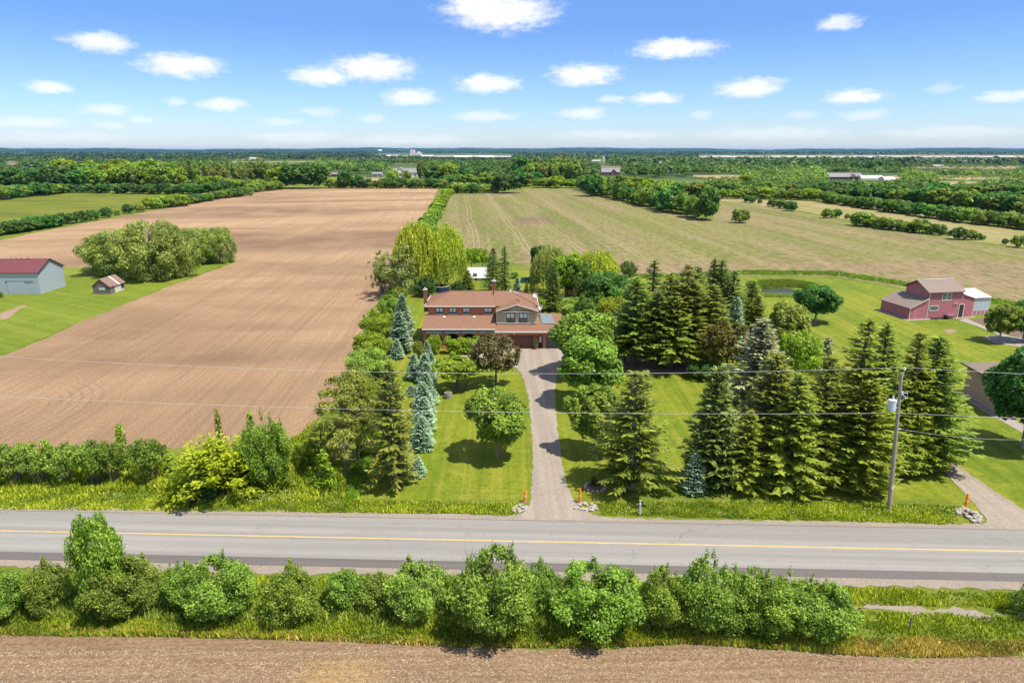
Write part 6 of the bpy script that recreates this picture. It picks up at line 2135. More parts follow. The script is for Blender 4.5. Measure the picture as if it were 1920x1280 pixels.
def hedgerows():
    HS, FT, FC = ['hedge_shrub'], ['far_tree'], ['far_conifer']
    row([(843, 360), (832, 374), (818, 396), (806, 422), (797, 446)], 42, 3.6, 7.5, HS, ['lime', 'shrub', 'lime'], 'hedge_bush',
        'low green bush|from the far end of the straight hedge between both fields', 'bush', 'bushes of the central hedge', .8, 1)
    row([(-60, 452), (0, 441), (130, 419)], 14, 4.6, 9, HS, ['maple_dark', 'dark', 'shrub'], 'hedge_bush',
        'dark bush|from the left in the near dense part of the left hedgerow', 'bush', 'bushes of the left hedgerow, near part', 1, 2)
    for i, (px, py, s, lf, lab) in enumerate(((150, 417, 1.0, 'dark', 'dark bush, nearest of the separate bushes in the left hedgerow'),
                                              (174, 413, 1.0, 'maple_dark', 'dark bush, second of the separate bushes in the left hedgerow'),
                                              (199, 408, .95, 'maple_dark', 'bush, third of the separate bushes in the left hedgerow'),
                                              (220, 404, .6, 'shrub_light', 'small pale bush beside the dark ones in the left hedgerow'),
                                              (240, 400, .95, 'dark', 'dark round bush above the willows in the left hedgerow'),
                                              (263, 397, .85, 'shrub_light', 'light green bush above the willows in the left hedgerow'))):
        plant_at('hedge_shrub', 'hedge_bush', G(px, py), 5.2 * s, 6.4 * s, lf, lab, 'bush', 'bushes of the left hedgerow')
    row([(280, 392), (345, 386)], 8, 6.5, 9, HS, ['shrub_light', 'lime', 'shrub'], 'hedge_bush',
        'tall light green bush|from the near side in the left hedgerow', 'bush', 'bushes of the left hedgerow, light part', 1.5, 3)
    row([(350, 384), (400, 374), (465, 366)], 17, 5.0, 9, HS, ['shrub', 'maple_dark'], 'hedge_bush',
        'bush|from the near side in the far dense part of the left hedgerow', 'bush', 'bushes of the left hedgerow, far part', 1.5, 4)
    row([(470, 361), (520, 355)], 5, 6.5, 11, HS, ['shrub_light', 'shrub'], 'hedge_bush',
        'bush|from the near side at the far tip of the left hedgerow', 'bush', 'bushes of the left hedgerow, end', 2, 5)
    # belt behind the crop field
    row([(-80, 378), (0, 374), (60, 368), (110, 362)], 12, 8, 14, HS, ['maple_dark', 'shrub', 'dark'], 'belt_bush',
        'dark bush|from the left in the belt left of the crop field', 'bush', 'bushes behind the crop field, left', 3, 6)
    row([(110, 361), (200, 362), (300, 364), (360, 364), (420, 358)], 24, 7, 12, HS, ['dark', 'maple_dark'], 'belt_bush',
        'dark bush|from the left in the long dark belt behind the crop field', 'bush', 'bushes behind the crop field, long belt', 3, 7)
    row([(-60, 352), (150, 353)], 16, 17, 18, FT, ['dark', 'maple_dark'], 'dark_tree',
        'dark green tree|from the left in the shaded wood at the far left', 'tree', 'trees of the dark left wood', 10, 8)  # cloud shade on this wood is put into darker leaf colours
    row([(130, 349), (330, 351)], 18, 19, 20, FT, ['lime', 'maple', 'lime', 'wood'], 'bright_tree',
        'bright green tree|from the left at the front of the sunlit left wood', 'tree', 'trees of the bright left wood', 14, 9)
    row([(120, 342), (320, 340)], 12, 22, 22, FT, ['lime', 'maple', 'shrub_light'], 'bright_tree',
        'bright tree|from the left at the back of the sunlit left wood', 'tree', 'trees at the back of the bright left wood', 20, 10)
    row([(295, 345), (420, 342), (520, 340)], 24, 20, 13, FC + FC + FT, ['pine', 'spruce', 'wood'], 'pine_tree',
        'tall tree|from the left at the front of the dense pine plantation', 'tree', 'trees of the pine plantation', 8, 11)
    row([(300, 337), (520, 333)], 24, 22, 15, FC, ['pine', 'spruce'], 'pine_tree',
        'pine|from the left at the back of the dense pine plantation', 'tree', 'pines at the back of the plantation', 14, 12)
    row([(380, 351), (500, 353)], 10, 9, 14, FT + HS, ['lime', 'shrub_light', 'maple'], 'edge_tree',
        'small light green tree|from the left at the edge of the pine plantation', 'tree', 'small trees at the plantation edge', 6, 13)
    for px, b, t, w, lf, lab in ((525, 353, 312, 50, 'lime', 'light green tree left of the big dark tree at the end of the brown field'),
                                 (558, 353.5, 306, 60, 'maple_dark', 'big dark tree at the end of the brown field, left half'),
                                 (590, 353.5, 302, 56, 'maple_dark', 'big dark tree at the end of the brown field, right half'),
                                 (540, 346, 308, 50, 'maple', 'green tree behind the big dark tree at the end of the brown field'),
                                 (648, 353, 317, 28, 'maple_dark', 'dark slender tree right of the gap at the end of the brown field'),
                                 (673, 353, 327, 24, 'maple_dark', 'smaller dark tree behind the middle of the brown field'),
                                 (738, 352, 315, 22, 'lime', 'light tree in front of the pale mansion'),
                                 (763, 351, 318, 20, 'maple', 'green tree in front of the pale mansion, right'),
                                 (790, 341, 299, 14, 'wood', 'tall narrow tree right of the pale mansion'),
                                 (815, 345, 307, 34, 'maple_dark', 'dark round tree right of the pale mansion'),
                                 (840, 345, 303, 36, 'lime', 'pale green tree behind the central hedge'),
                                 (870, 350, 310, 36, 'maple_dark', 'dark tree behind the bushes at the head of the stubble field'),
                                 (950, 362, 325, 54, 'dark', 'very dark round tree at the head of the stubble field'),
                                 (972, 350, 317, 34, 'maple_dark', 'dark tree behind the very dark round one'),
                                 (1111, 368, 322, 44, 'maple_dark', 'dark tree at the head of the tall right hedgerow'),
                                 (1328, 413, 348, 42, 'maple_dark', 'tall dark tree at the near end of the tall right hedgerow'),
                                 (1400, 353, 326, 38, 'lime', 'bright round tree beyond the right end of the tall hedgerow')):
        plant('far_tree', 'field_tree', px, b, t, w, lf, lab, 'tree', 'single trees around the far fields')
    row([(618, 353), (700, 353), (830, 353)], 26, 8, 12, FT + HS, ['maple_dark', 'wood', 'shrub_light', 'dark'], 'edge_tree',
        'small tree|from the left along the far end of the brown field', 'tree', 'trees along the far end of the brown field', 4, 14)
    row([(845, 362), (930, 362)], 10, 8, 13, HS, ['shrub', 'shrub_light', 'maple_dark'], 'belt_bush',
        'bush|from the left at the head of the stubble field', 'bush', 'bushes at the head of the stubble field', 2, 15)
    row([(840, 352), (930, 350), (1000, 348)], 16, 12, 16, FT, ['wood', 'maple', 'maple_dark'], 'back_tree',
        'green tree|from the left behind the head of the stubble field', 'tree', 'trees behind the head of the stubble field', 12, 16)
    row([(1000, 352), (1080, 353)], 7, 9, 15, HS + FT, ['shrub', 'lime', 'maple'], 'belt_bush',
        'bush|from the left at the far right corner of the stubble field', 'bush', 'bushes at the far corner of the stubble field', 3, 17)
    row([(985, 341), (1090, 341)], 16, 21, 17, FT, ['wood', 'maple', 'pine'], 'wood_tree',
        'tall front tree|from the left in the small wood behind the stubble field', 'tree', 'trees of the small wood behind the stubble field', 10, 18)
    row([(980, 336), (1085, 335)], 14, 23, 18, FT + FC, ['wood', 'maple_dark', 'pine'], 'wood_tree',
        'tall back tree|from the left in the small wood behind the stubble field', 'tree', 'trees at the back of the small wood', 12, 19)
    # tall hedgerow on the right of the stubble field
    row([(1088, 356), (1130, 366), (1200, 384), (1270, 400), (1322, 412)], 34, 10.5, 11, FT + HS, ['wood', 'maple', 'shrub', 'maple_dark'], 'hedgerow_tree',
        'tree|from the far end in the tall hedgerow beside the stubble', 'tree', 'trees of the tall right hedgerow', 3, 20)
    row([(1120, 358), (1200, 371), (1290, 388), (1330, 394)], 22, 13, 13, FT, ['wood', 'lime', 'maple'], 'hedgerow_tree',
        'back tree|from the far end behind the tall hedgerow right of the stubble field', 'tree', 'trees at the back of the tall right hedgerow', 6, 21)
    # right fields
    row([(1608, 422), (1660, 430), (1765, 441)], 13, 5.0, 7.5, HS, ['maple_dark', 'shrub', 'shrub'], 'belt_bush',
        'bush|from the left in the short belt amid the right field', 'bush', 'bushes of the short belt in the right field', .8, 22)
    row([(1345, 372), (1430, 373), (1534, 376)], 17, 7, 10, HS, ['shrub_light', 'shrub', 'lime'], 'belt_bush',
        'light bush|from the left along the far side of the right field', 'bush', 'bushes along the far side of the right field', 2, 23)
    row([(1540, 378), (1680, 399), (1800, 416), (1940, 432)], 36, 6.0, 8.5, HS, ['maple_dark', 'shrub', 'wood'], 'belt_bush',
        'bush|from the far end of the long dark hedgerow crossing the right fields', 'bush', 'bushes of the long right hedgerow', 1.5, 24)
    row([(1690, 381), (1800, 393), (1950, 408)], 22, 10, 13, FT, ['wood', 'maple_dark', 'maple'], 'belt_tree',
        'tree|from the far end of the thick second hedgerow at the right edge', 'tree', 'trees of the second right hedgerow', 4, 25)
    row([(1520, 368), (1620, 372), (1700, 378)], 18, 9, 13, FT, ['wood', 'maple_dark', 'dark'], 'belt_tree',
        'tree|from the left in the belt below the white greenhouses', 'tree', 'trees below the greenhouses', 8, 26)
    row([(1340, 363), (1440, 362), (1530, 362)], 18, 9, 13, FT, ['wood', 'maple', 'maple_dark'], 'belt_tree',
        'tree|from the left behind the light hedgerow of the right field', 'tree', 'trees behind the light right hedgerow', 8, 27)
    row([(1720, 368), (1820, 372), (1960, 380)], 18, 10, 15, FT, ['wood', 'maple_dark', 'maple'], 'belt_tree',
        'tree|from the far end of the third hedgerow at the right edge', 'tree', 'trees of the third right hedgerow', 8, 28)
    # pond reeds
    rng = np.random.default_rng(31)
    C, A, B, T = [], [], [], []
    ring = [(1404, 545), (1440, 539), (1480, 540), (1522, 546), (1480, 552), (1430, 552)]
    back = [G(1396, 536), G(1440, 531), (G(1480, 531)), G(1525, 538)]
    for i in range(5200):
        t = rng.random() * 3
        k = int(t)
        p = back[k].lerp(back[k + 1], t - k)
        y = p.y - rng.random() * 6.5
        C.append((p.x, y, .62))
        ax = unit(rng.normal(size=(1, 3)) * np.array([.2, .2, .05]) + np.array([0, 0, 1]))[0]
        A.append(ax * rng.uniform(.5, .95))
        B.append(np.array([1, 0, 0]) * .05)
        T.append(rng.uniform(.6, 1.3))
    for i in range(2200):
        t = rng.random()
        p = G(1400, 553).lerp(G(1530, 556), t)
        C.append((p.x, p.y - rng.uniform(0, 2.2), .3))
        ax = unit(rng.normal(size=(1, 3)) * np.array([.3, .3, .05]) + np.array([0, 0, 1]))[0]
        A.append(ax * rng.uniform(.25, .6))
        B.append(np.array([1, 0, 0]) * .05)
        T.append(rng.uniform(.9, 1.6))
    o = link(bpy.data.objects.new('reeds', cards('reeds', np.array(C), np.array(A), np.array(B), np.array(T), LEAF['maple'])))
    tag(o, 'dark green reeds growing round the pond', 'reeds', kind='stuff')


hedgerows()


# ------------------------------------------------------------------ the country beyond: one mass of woodland, and the buildings in it
def far_woods():
    rng = np.random.default_rng(77)
    C, A, B, T = [], [], [], []

    def clump(x, y, h, w, n, tint):
        n = int(n * 1.8)
        tint *= .85 * (1 + .55 * math.sin(x * .0061 + 2 * math.sin(y * .0023)) * math.sin(y * .0047 + x * .0019))
        d = unit(rng.normal(size=(n, 3)))
        d[:, 2] = np.abs(d[:, 2]) * 1.1 - 0.25
        r = rng.uniform(.7, 1.1, n)[:, None]
        p = np.array([x, y, h * .5]) + d * r * np.array([w / 2, w / 2, h * .5])
        nr = unit(d * .7 + np.array([0, 0, .8]) + rng.normal(size=(n, 3)) * .5)
        a = unit(np.cross(nr, rng.normal(size=(n, 3))))
        b = np.cross(nr, a)
        s = (np.sqrt(w * h) * .14 * rng.uniform(.7, 1.3, n))[:, None]
        C.append(p)
        A.append(a * s)
        B.append(b * s * .75)
        T.append(tint * rng.uniform(.75, 1.25, n))

    # fields and buildings that nothing tall stands in front of
    clear = [(738, 792, 310, 328), (600, 735, 331, 339), (1128, 1165, 312, 329), (1302, 1386, 330, 335), (1552, 1682, 325, 338), (1760, 1900, 333, 337),
             (1129, 1134, 294, 302), (618, 640, 324, 332), (1310, 2060, 291.5, 294.5), (705, 800, 283, 291), (805, 960, 288.5, 293.5), (1720, 1900, 314.5, 317),
             (414, 446, 338, 342), (135, 161, 309, 314), (14, 31, 307, 310), (440, 590, 302, 304.5), (1110, 1126, 300, 303), (468, 484, 296, 298)]

    def strip(x0, x1, y0, y1, n, h, w, tint, leaves=26, keep=None):
        for _ in range(n):
            px, py = rng.uniform(x0, x1), rng.uniform(y0, y1)
            p = G(px, py)
            pt = py - h * 1.05 * F / depth(p.y)
            half = w * .5 * F / depth(p.y)
            if any(a - half < px < b + half and py > c and pt < d for a, b, c, d in clear):
                continue
            k = max(1.0, depth(p.y) / 2600)
            clump(p.x, p.y, h * rng.uniform(.7, 1.25) * (1 + .12 * (k - 1)), w * k * rng.uniform(.8, 1.3), leaves, tint * rng.uniform(.7, 1.3))
    # mid distance, x ranges in photo pixels
    strip(-100, 330, 312, 338, 420, 15, 15, .8, 40)
    strip(-100, 700, 300, 316, 420, 14, 18, .75)
    strip(330, 640, 306, 330, 330, 15, 15, .8, 36)
    strip(-150, 740, 291, 300, 420, 14, 26, .55)
    strip(600, 740, 305, 322, 130, 11, 15, .85, 36)
    strip(620, 840, 306, 316, 180, 12, 16, .8, 30)
    strip(800, 1000, 308, 336, 280, 14, 15, .95, 36)
    strip(680, 1010, 299, 308, 260, 12, 20, .62)
    strip(1000, 1330, 299, 312, 330, 14, 20, .72)
    strip(960, 1330, 293, 299.5, 260, 14, 30, .55)
    strip(1080, 1340, 312, 334, 340, 13, 14, .8, 36)
    strip(1000, 1340, 303, 318, 260, 14, 17, .6, 30)
    strip(1330, 1720, 308, 323, 200, 16, 17, .5, 30)
    strip(1560, 2050, 320, 334, 240, 9, 13, .8, 28)
    strip(560, 740, 312, 328, 130, 12, 14, .8, 30)
    strip(1180, 1560, 302, 320, 260, 18, 18, .5, 30)
    strip(1270, 1700, 297.5, 304, 330, 13, 24, .62)
    strip(1330, 1560, 320, 328, 150, 11, 15, .85, 30)
    strip(1390, 1560, 329, 337, 140, 9, 13, .9, 30)
    strip(1330, 1560, 340, 358, 200, 9, 12, .95, 36)
    strip(1640, 2050, 300, 310, 420, 13, 20, .72)
    strip(1560, 2050, 318, 330, 240, 8, 13, .9, 28)
    strip(1640, 2050, 335, 341, 130, 9, 14, .85, 28)
    strip(1700, 2050, 346, 362, 220, 9, 12, .9, 36)
    strip(1500, 1720, 348, 364, 200, 9, 12, .9, 36)
    for x0, x1, y in ((600, 742, 329), (600, 742, 335), (1300, 1388, 337), (1690, 1905, 331), (1690, 1905, 335.5), (1560, 1930, 313), (1560, 1930, 316), (1700, 1930, 320),
                      (430, 600, 303), (1140, 1196, 334), (1400, 1560, 334), (1680, 1930, 326), (1690, 1930, 341), (1300, 1560, 312), (700, 960, 299)):
        for k in range(int((x1 - x0) / 4.5)):
            if rng.random() < .8:
                p = G(x0 + 4.5 * k + rng.uniform(-2, 2), y + rng.uniform(-.4, .4))
                kk = depth(p.y) / 1000
                clump(p.x, p.y, rng.uniform(2.5, 5.0) * max(1, kk * .8), rng.uniform(5, 9) * max(1, kk), 18, rng.uniform(.6, 1.1))
    me = cards('far_woods', np.concatenate(C), np.concatenate(A), np.concatenate(B), np.concatenate(T), LEAF['wood'])
    o = link(bpy.data.objects.new('far_woods', me))
    tag(o, 'distant woodland and hedges spread over the country below the horizon', 'woodland', kind='stuff')
    C.clear(), A.clear(), B.clear(), T.clear()
    strip(-250, 2150, 285.2, 290.5, 2400, 18, 70, .9, 20)
    strip(-150, 740, 289, 301, 900, 16, 30, .8)
    strip(-100, 700, 299, 309, 460, 15, 22, .9)
    strip(660, 1010, 295, 307, 480, 14, 24, .9)
    strip(950, 1330, 291.5, 301, 620, 16, 32, .9)
    strip(1270, 1760, 297.5, 308, 700, 16, 26, 1.1)
    strip(1700, 2050, 298, 310, 480, 15, 26, 1.0)
    strip(1170, 1720, 301, 320, 560, 18, 18, 1.9, 30)
    strip(560, 740, 303, 314, 160, 14, 18, 1.5, 26)
    strip(990, 1180, 301, 312, 200, 16, 18, 1.6, 26)
    strip(-60, 160, 318, 344, 90, 17, 16, 1.7, 36)  # dark clumps of the far left wood, cloud shade in their colour
    me = cards('far_forest', np.concatenate(C), np.concatenate(A), np.concatenate(B), np.concatenate(T), LEAF['far_dark'])
    o = link(bpy.data.objects.new('far_forest', me))
    tag(o, 'dark blue green forest belts below the horizon', 'forest', kind='stuff')


far_woods()


def far_buildings():
    def house(px, pb, wpx, hpx, wall, roof, label, name='far_house', cat='house', roofpx=None, dpt=10, nwin=3, wings=(), group=None):
        p = G(px, pb)
        k = depth(p.y) / F
        W, H = wpx * k, hpx * k
        Rr = (roofpx or hpx * .7) * k
        r = thing(name, label, cat, (p.x - W / 2, p.y, 0), 0, group)
        gable_building(r, W, dpt, H, H + Rr, wall, roof, .5, 'x', .3)
        for i in range(nwin):
            x = W * (i + .5) / nwin
            f = MB().box(x - 1.0, x + 1.0, -.16, -.01, H * .45, H * .45 + 1.6).build('window', M['dark_frame'], r)
            MB().box(x - .85, x + .85, -.2, -.165, H * .45 + .15, H * .45 + 1.45).build('pane', M['glass'], f)
        return r, W, H, k
    # mansion
    r, W, H, k = house(762, 333, 56, 9, 'stone_wall', 'house_grey_roof', 'pale stone mansion with grey roofs beyond the end of the brown field', 'mansion', 'house', 7, 14, 7)
    for (a, b, hh, rr, z) in ((-.12, .14, 6, 4, -4), (.16, .46, 11, 9, -3), (.86, 1.03, 9, 4, -5)):
        m = MB().box(W * a, W * b, z, z + 12, 0, hh * k)
        m.add([(W * a, z, hh * k), (W * b, z, hh * k), (W * (a + b) / 2, z, (hh + rr * .8) * k)], [(0, 1, 2)])
        wg = m.build('wing', M['stone_wall'], r)
        xm = W * (a + b) / 2
        q = MB()
        q.prism([(W * a - .6, z - .6, hh * k - .3), (xm, z - .6, (hh + rr * .8) * k + .3), (xm, z + 12.6, (hh + rr * .8) * k + .3), (W * a - .6, z + 12.6, hh * k - .3)], (0, 0, -.3))
        q.prism([(xm, z - .6, (hh + rr * .8) * k + .3), (W * b + .6, z - .6, hh * k - .3), (W * b + .6, z + 12.6, hh * k - .3), (xm, z + 12.6, (hh + rr * .8) * k + .3)], (0, 0, -.3))
        q.build('wing_roof', M['house_grey_roof'], wg)
        MB().box(xm - 1.3, xm + 1.3, z - .08, z - .01, hh * k * .25, hh * k * .75).build('window', M['glass'], wg)
    # house with a front gable beyond the tall hedgerow
    r, W, H, k = house(1145, 329, 34, 6, 'dark_stone', 'house_grey_roof', 'brown stone house with grey roof beyond the tall right hedgerow', 'stone_house', 'house', 7, 12, 4)
    m = MB().box(W * .5, W * .8, -3, 4, 0, H).add([(W * .5, -3, H), (W * .8, -3, H), (W * .65, -3, H + 5 * k)], [(0, 1, 2)])
    wg = m.build('wing', M['dark_stone'], r)
    q = MB()
    q.prism([(W * .48, -3.6, H - .3), (W * .65, -3.6, H + 5 * k + .3), (W * .65, 5, H + 5 * k + .3), (W * .48, 5, H - .3)], (0, 0, -.3))
    q.prism([(W * .65, -3.6, H + 5 * k + .3), (W * .82, -3.6, H - .3), (W * .82, 5, H - .3), (W * .65, 5, H + 5 * k + .3)], (0, 0, -.3))
    q.build('wing_roof', M['house_grey_roof'], wg)
    house(630, 331, 16, 4, 'brick_dark', 'shingle_grey', 'low reddish house in the gap at the far end of the brown field', nwin=3, dpt=8, roofpx=3)
    house(614, 330.5, 8, 3, 'stone_wall', 'shingle_grey', 'small pale house left of the low reddish house', nwin=1, dpt=8, roofpx=3)
    house(707, 330, 18, 3.5, 'grey_steel', 'house_grey_roof', 'low grey building left of the pale mansion', 'farm_building', 'building', nwin=2, dpt=10, roofpx=3)
    house(148, 316, 26, 3, 'stone_wall', 'house_grey_roof', 'wide roofed pale house in the far left wood', nwin=3, dpt=14, roofpx=5)
    house(22, 312, 20, 3, 'stone_wall', 'rust_roof', 'brown roofed house in the trees at the far left', nwin=2, dpt=12, roofpx=3)
    house(430, 341.5, 34, 2.2, 'white', 'white', 'long low white shed half hidden behind the pine plantation edge', 'long_shed', 'shed', nwin=0, dpt=8, roofpx=1.2)
    house(1192, 321, 16, 9, 'dark_stone', 'rust_roof', 'tall reddish brown house in the trees right of the silo', nwin=2, dpt=12, roofpx=5)
    house(1118, 303.2, 16, 1.6, 'white', 'white', 'long white barn left of the far silo', 'far_barn', 'barn', nwin=0, dpt=14, roofpx=1)
    house(1258, 327, 14, 3, 'stone_wall', 'house_grey_roof', 'small grey roofed house behind the tall right hedgerow', nwin=1, dpt=10, roofpx=3)
    house(475, 299, 16, 1.6, 'white', 'white', 'long white barn in the far fields left of the water towers', 'far_barn', 'barn', nwin=0, dpt=20, roofpx=1.2)
    house(515, 297.5, 10, 2.5, 'stone_wall', 'rust_roof', 'far pale house on the dark wooded belt', nwin=0, dpt=20, roofpx=1.5)
    house(1472, 325, 20, 2.2, 'stone_wall', 'house_grey_roof', 'grey roofed house among trees left of the long grey house', nwin=2, dpt=12, roofpx=2.2)
    house(1761, 313, 18, 1.8, 'dark_stone', 'grey_steel2', 'far shed with a pale roof at the right', 'far_barn', 'barn', nwin=0, dpt=14, roofpx=1.4)
    # long grey house and the greenhouses beside it
    r, W, H, k = house(1586, 337, 62, 5, 'dark_stone', 'house_grey_roof', 'long grey roofed house beside the white greenhouses', 'long_house', 'house', 6.5, 16, 6)
    m = MB()
    m.prism([(W * .6, -.8, H), (W * .82, -.8, H), (W * .71, -.8, H + 6 * k)], (0, 8, 0))
    m.build('front_gable', M['house_grey_roof'], r)
    house(1551, 336, 14, 4, 'stone_wall', 'house_grey_roof', 'small pale wing building left of the long grey house', nwin=1, dpt=10, roofpx=4)
    for px, pb, w, h, lab in ((1635, 337.5, 42, 8, 'long white film greenhouse right of the long grey house'),
                              (1668, 341, 22, 9, 'rounded cream greenhouse at the right end of the greenhouses')):
        p = G(px, pb)
        k = depth(p.y) / F
        W, Hh = w * k, h * k
        r = thing('greenhouse', lab, 'greenhouse', (p.x - W / 2, p.y, 0))
        prof = [(6 - 6 * math.cos(math.pi * i / 10), Hh * (.35 + .65 * math.sin(math.pi * i / 10))) for i in range(11)]
        b = MB()
        vs = [(0, y, z) for y, z in [(0, 0)] + prof + [(12, 0)]]
        n = len(vs)
        vs += [(W, y, z) for _, y, z in vs[:n]]
        b.add(vs, [(i, i + 1, n + i + 1, n + i) for i in range(n - 1)] + [tuple(range(n - 1, -1, -1)), tuple(range(n, 2 * n))])
        b.build('cover', M['poly'], r)
        for i in range(6):
            x = W * i / 5
            MB().tube([(x, y * 1.004 - .03, z + .06) for y, z in prof], .12, 4).build('hoop', M['cream'], r)
    # silo
    p = G(1131, 303.5)
    k = depth(p.y) / F
    r = thing('silo', 'tall pale concrete silo rising from the far wood', 'silo', p)
    MB().lathe([(1.5 * k, 0), (1.5 * k, 9 * k)], 14).build('shaft', M['warehouse'], r)
    MB().lathe([(1.5 * k, 9.01 * k), (1.1 * k, 10 * k), (.2 * k, 10.5 * k)], 14).build('dome', M['grey_steel2'], r)
    # water towers and the grain plant on the skyline
    for px, m, lab in ((712.5, 'white', 'white water tower on the skyline, left of the dark one'), (748, 'door_grey', 'dark water tower on the skyline, right of the white one')):
        p = G(px, 291)
        k = depth(p.y) / F
        r = thing('water_tower', lab, 'water tower', p)
        MB().lathe([(1.6 * k, 0), (1.0 * k, 2 * k), (1.0 * k, 5.5 * k)], 12).build('stem', M['warehouse'], r)
        MB().lathe([(1.2 * k, 5.51 * k), (4.2 * k, 7.2 * k), (4.4 * k, 8.6 * k), (3.2 * k, 9.8 * k), (.4 * k, 10.2 * k)], 16).build('tank', M[m], r)
    p = G(773, 291.5)
    k = depth(p.y) / F
    r = thing('grain_plant', 'pale grain plant with a tall tower on the skyline', 'factory', p)
    MB().box(-4 * k, 0, 0, 60, 0, 9.5 * k).build('tower', M['warehouse'], r)
    MB().box(.02 * k, 3.6 * k, 0, 60, 0, 10 * k).build('tower', M['white'], r)
    MB().box(5 * k, 16 * k, 0, 80, 0, 4.5 * k).box(9 * k, 13 * k, 5, 70, 4.51 * k, 7 * k).build('hall', M['warehouse'], r)
    MB().box(-2 * k, -.8 * k, 10, 30, 9.51 * k, 11.5 * k).build('penthouse', M['warehouse'], r)
    # industrial buildings, roofs shaped with a front slope to catch the sun
    rng = random.Random(8)
    g = 'flat pale industrial buildings below the skyline'
    for q, (x0, x1, yb, h) in enumerate(((722, 745, 292.5, 2.5), (752, 764, 293, 2), (790, 812, 292.8, 2.6), (815, 846, 294, 3), (848, 885, 294.5, 3.4), (887, 925, 295, 3.8), (926, 958, 294.6, 3.2))):
        p = G((x0 + x1) / 2, yb + 1.2)
        k = depth(p.y) / F
        W = (x1 - x0) * k
        r = thing('warehouse', f'{ordinal(q + 1)} flat pale industrial building from the left below the skyline', 'warehouse', (p.x - W / 2, p.y, 0), 0, g)
        MB().box(0, W, 0, 60, 0, h * k * .35).build('wall', M['pale_panel'], r)
        b = MB()
        b.prism([(-1, -1, h * k * .35), (W + 1, -1, h * k * .35), (W + 1, 30, h * k), (-1, 30, h * k)], (0, 0, .4))
        b.prism([(-1, 30, h * k), (W + 1, 30, h * k), (W + 1, 61, h * k * .35), (-1, 61, h * k * .35)], (0, 0, .4))
        b.build('roof', M['warehouse' if rng.random() < .5 else 'pale_panel'], r)
    x, q = 1306, 0  # stand-in blocks for the pale strip, roofs sloped to catch the sun
    g = 'pale stand-in blocks along the skyline'
    while x < 1990:
        w = rng.uniform(22, 44)
        q += 1
        yb = 295.4 + rng.uniform(-.3, .6) + 1.2
        p = G(x + w / 2, yb)
        k = depth(p.y) / F
        W = w * k
        h = rng.uniform(2.6, 4.6) * k
        r = thing('pale_block', f'{ordinal(q)} block from the left in the long pale range below the skyline', 'greenhouse', (p.x - W / 2, p.y, 0), 0, g)
        MB().box(0, W, 0, 60, 0, h * .3).build('wall', M['pale_panel'], r)
        b = MB()
        b.prism([(-1, -1, h * .3), (W + 1, -1, h * .3), (W + 1, 30, h), (-1, 30, h)], (0, 0, .3))
        b.prism([(-1, 30, h), (W + 1, 30, h), (W + 1, 61, h * .3), (-1, 61, h * .3)], (0, 0, .3))
        b.build('roof', M['pale_panel'], r)
        x += w + rng.uniform(1, 9)
    # mast at the far left
    p = G(47, 290)
    k = depth(p.y) / F
    r = thing('radio_mast', 'thin radio mast on the skyline at the far left', 'mast', p)
    MB().tube([(0, 0, 0), (0, 0, 9.5 * k)], [.28 * k, .12 * k], 5).build('shaft', M['grey_steel2'], r)
    MB().box(-5 * k, 1 * k, 0, 30, 0, 2 * k).build('hut', M['white'], r)


far_buildings()


# ------------------------------------------------------------------ grass that stands up
def tall_grass(name, label, regions, n, h, m, seed, w=.06, tint=(.7, 1.3), z=0.02):
    """Blades over pixel polygons on the ground."""
    rng = np.random.default_rng(seed)
    C, A, B, T = [], [], [], []
    polys = [[G(*p) for p in r] for r in regions]
    tri = []
    for P in polys:
        for t in tessellate_polygon([P]):
            a, b, c = (P[i] for i in t)
            tri.append((a, b, c, (b - a).cross(c - a).length / 2))
    ar = np.array([t[3] for t in tri])
    idx = rng.choice(len(tri), n, p=ar / ar.sum())
    V = np.array([[list(t[0]), list(t[1]), list(t[2])] for t in tri])[idx]
    u, v = rng.random((2, n))
    f = u + v > 1
    u[f], v[f] = 1 - u[f], 1 - v[f]
    P = V[:, 0] + u[:, None] * (V[:, 1] - V[:, 0]) + v[:, None] * (V[:, 2] - V[:, 0])
    q = np.sin(P[:, 0] * .55 + 1.3 * np.sin(P[:, 1] * .8)) * np.sin(P[:, 1] * .9 + np.sin(P[:, 0] * .37) * 2)
    hh = h * rng.uniform(.5, 1.2, n) * (1 + .35 * q)
    ax = unit(rng.normal(size=(n, 3)) * np.array([.35, .35, .05]) + np.array([0, 0, 1.0]))
    side = unit(np.cross(ax, rng.normal(size=(n, 3))))
    P[:, 2] = z + hh * .42
    tn = rng.uniform(*tint, n) * (1 + .3 * q)
    thin = np.sin(P[:, 0] * 1.7 + 2 * np.sin(P[:, 1] * .9)) * np.sin(P[:, 1] * 2.3 + np.sin(P[:, 0] * 1.1))
    keep = rng.random(n) < np.clip(.62 + .45 * thin + .25 * q, .12, 1)
    P, ax, hh, side, tn = P[keep], ax[keep], hh[keep], side[keep], tn[keep]
    me = cards(name, P, ax * (hh * .5)[:, None], side * w, tn, m)
    o = link(bpy.data.objects.new(name, me))
    tag(o, label, 'grass', kind='stuff')


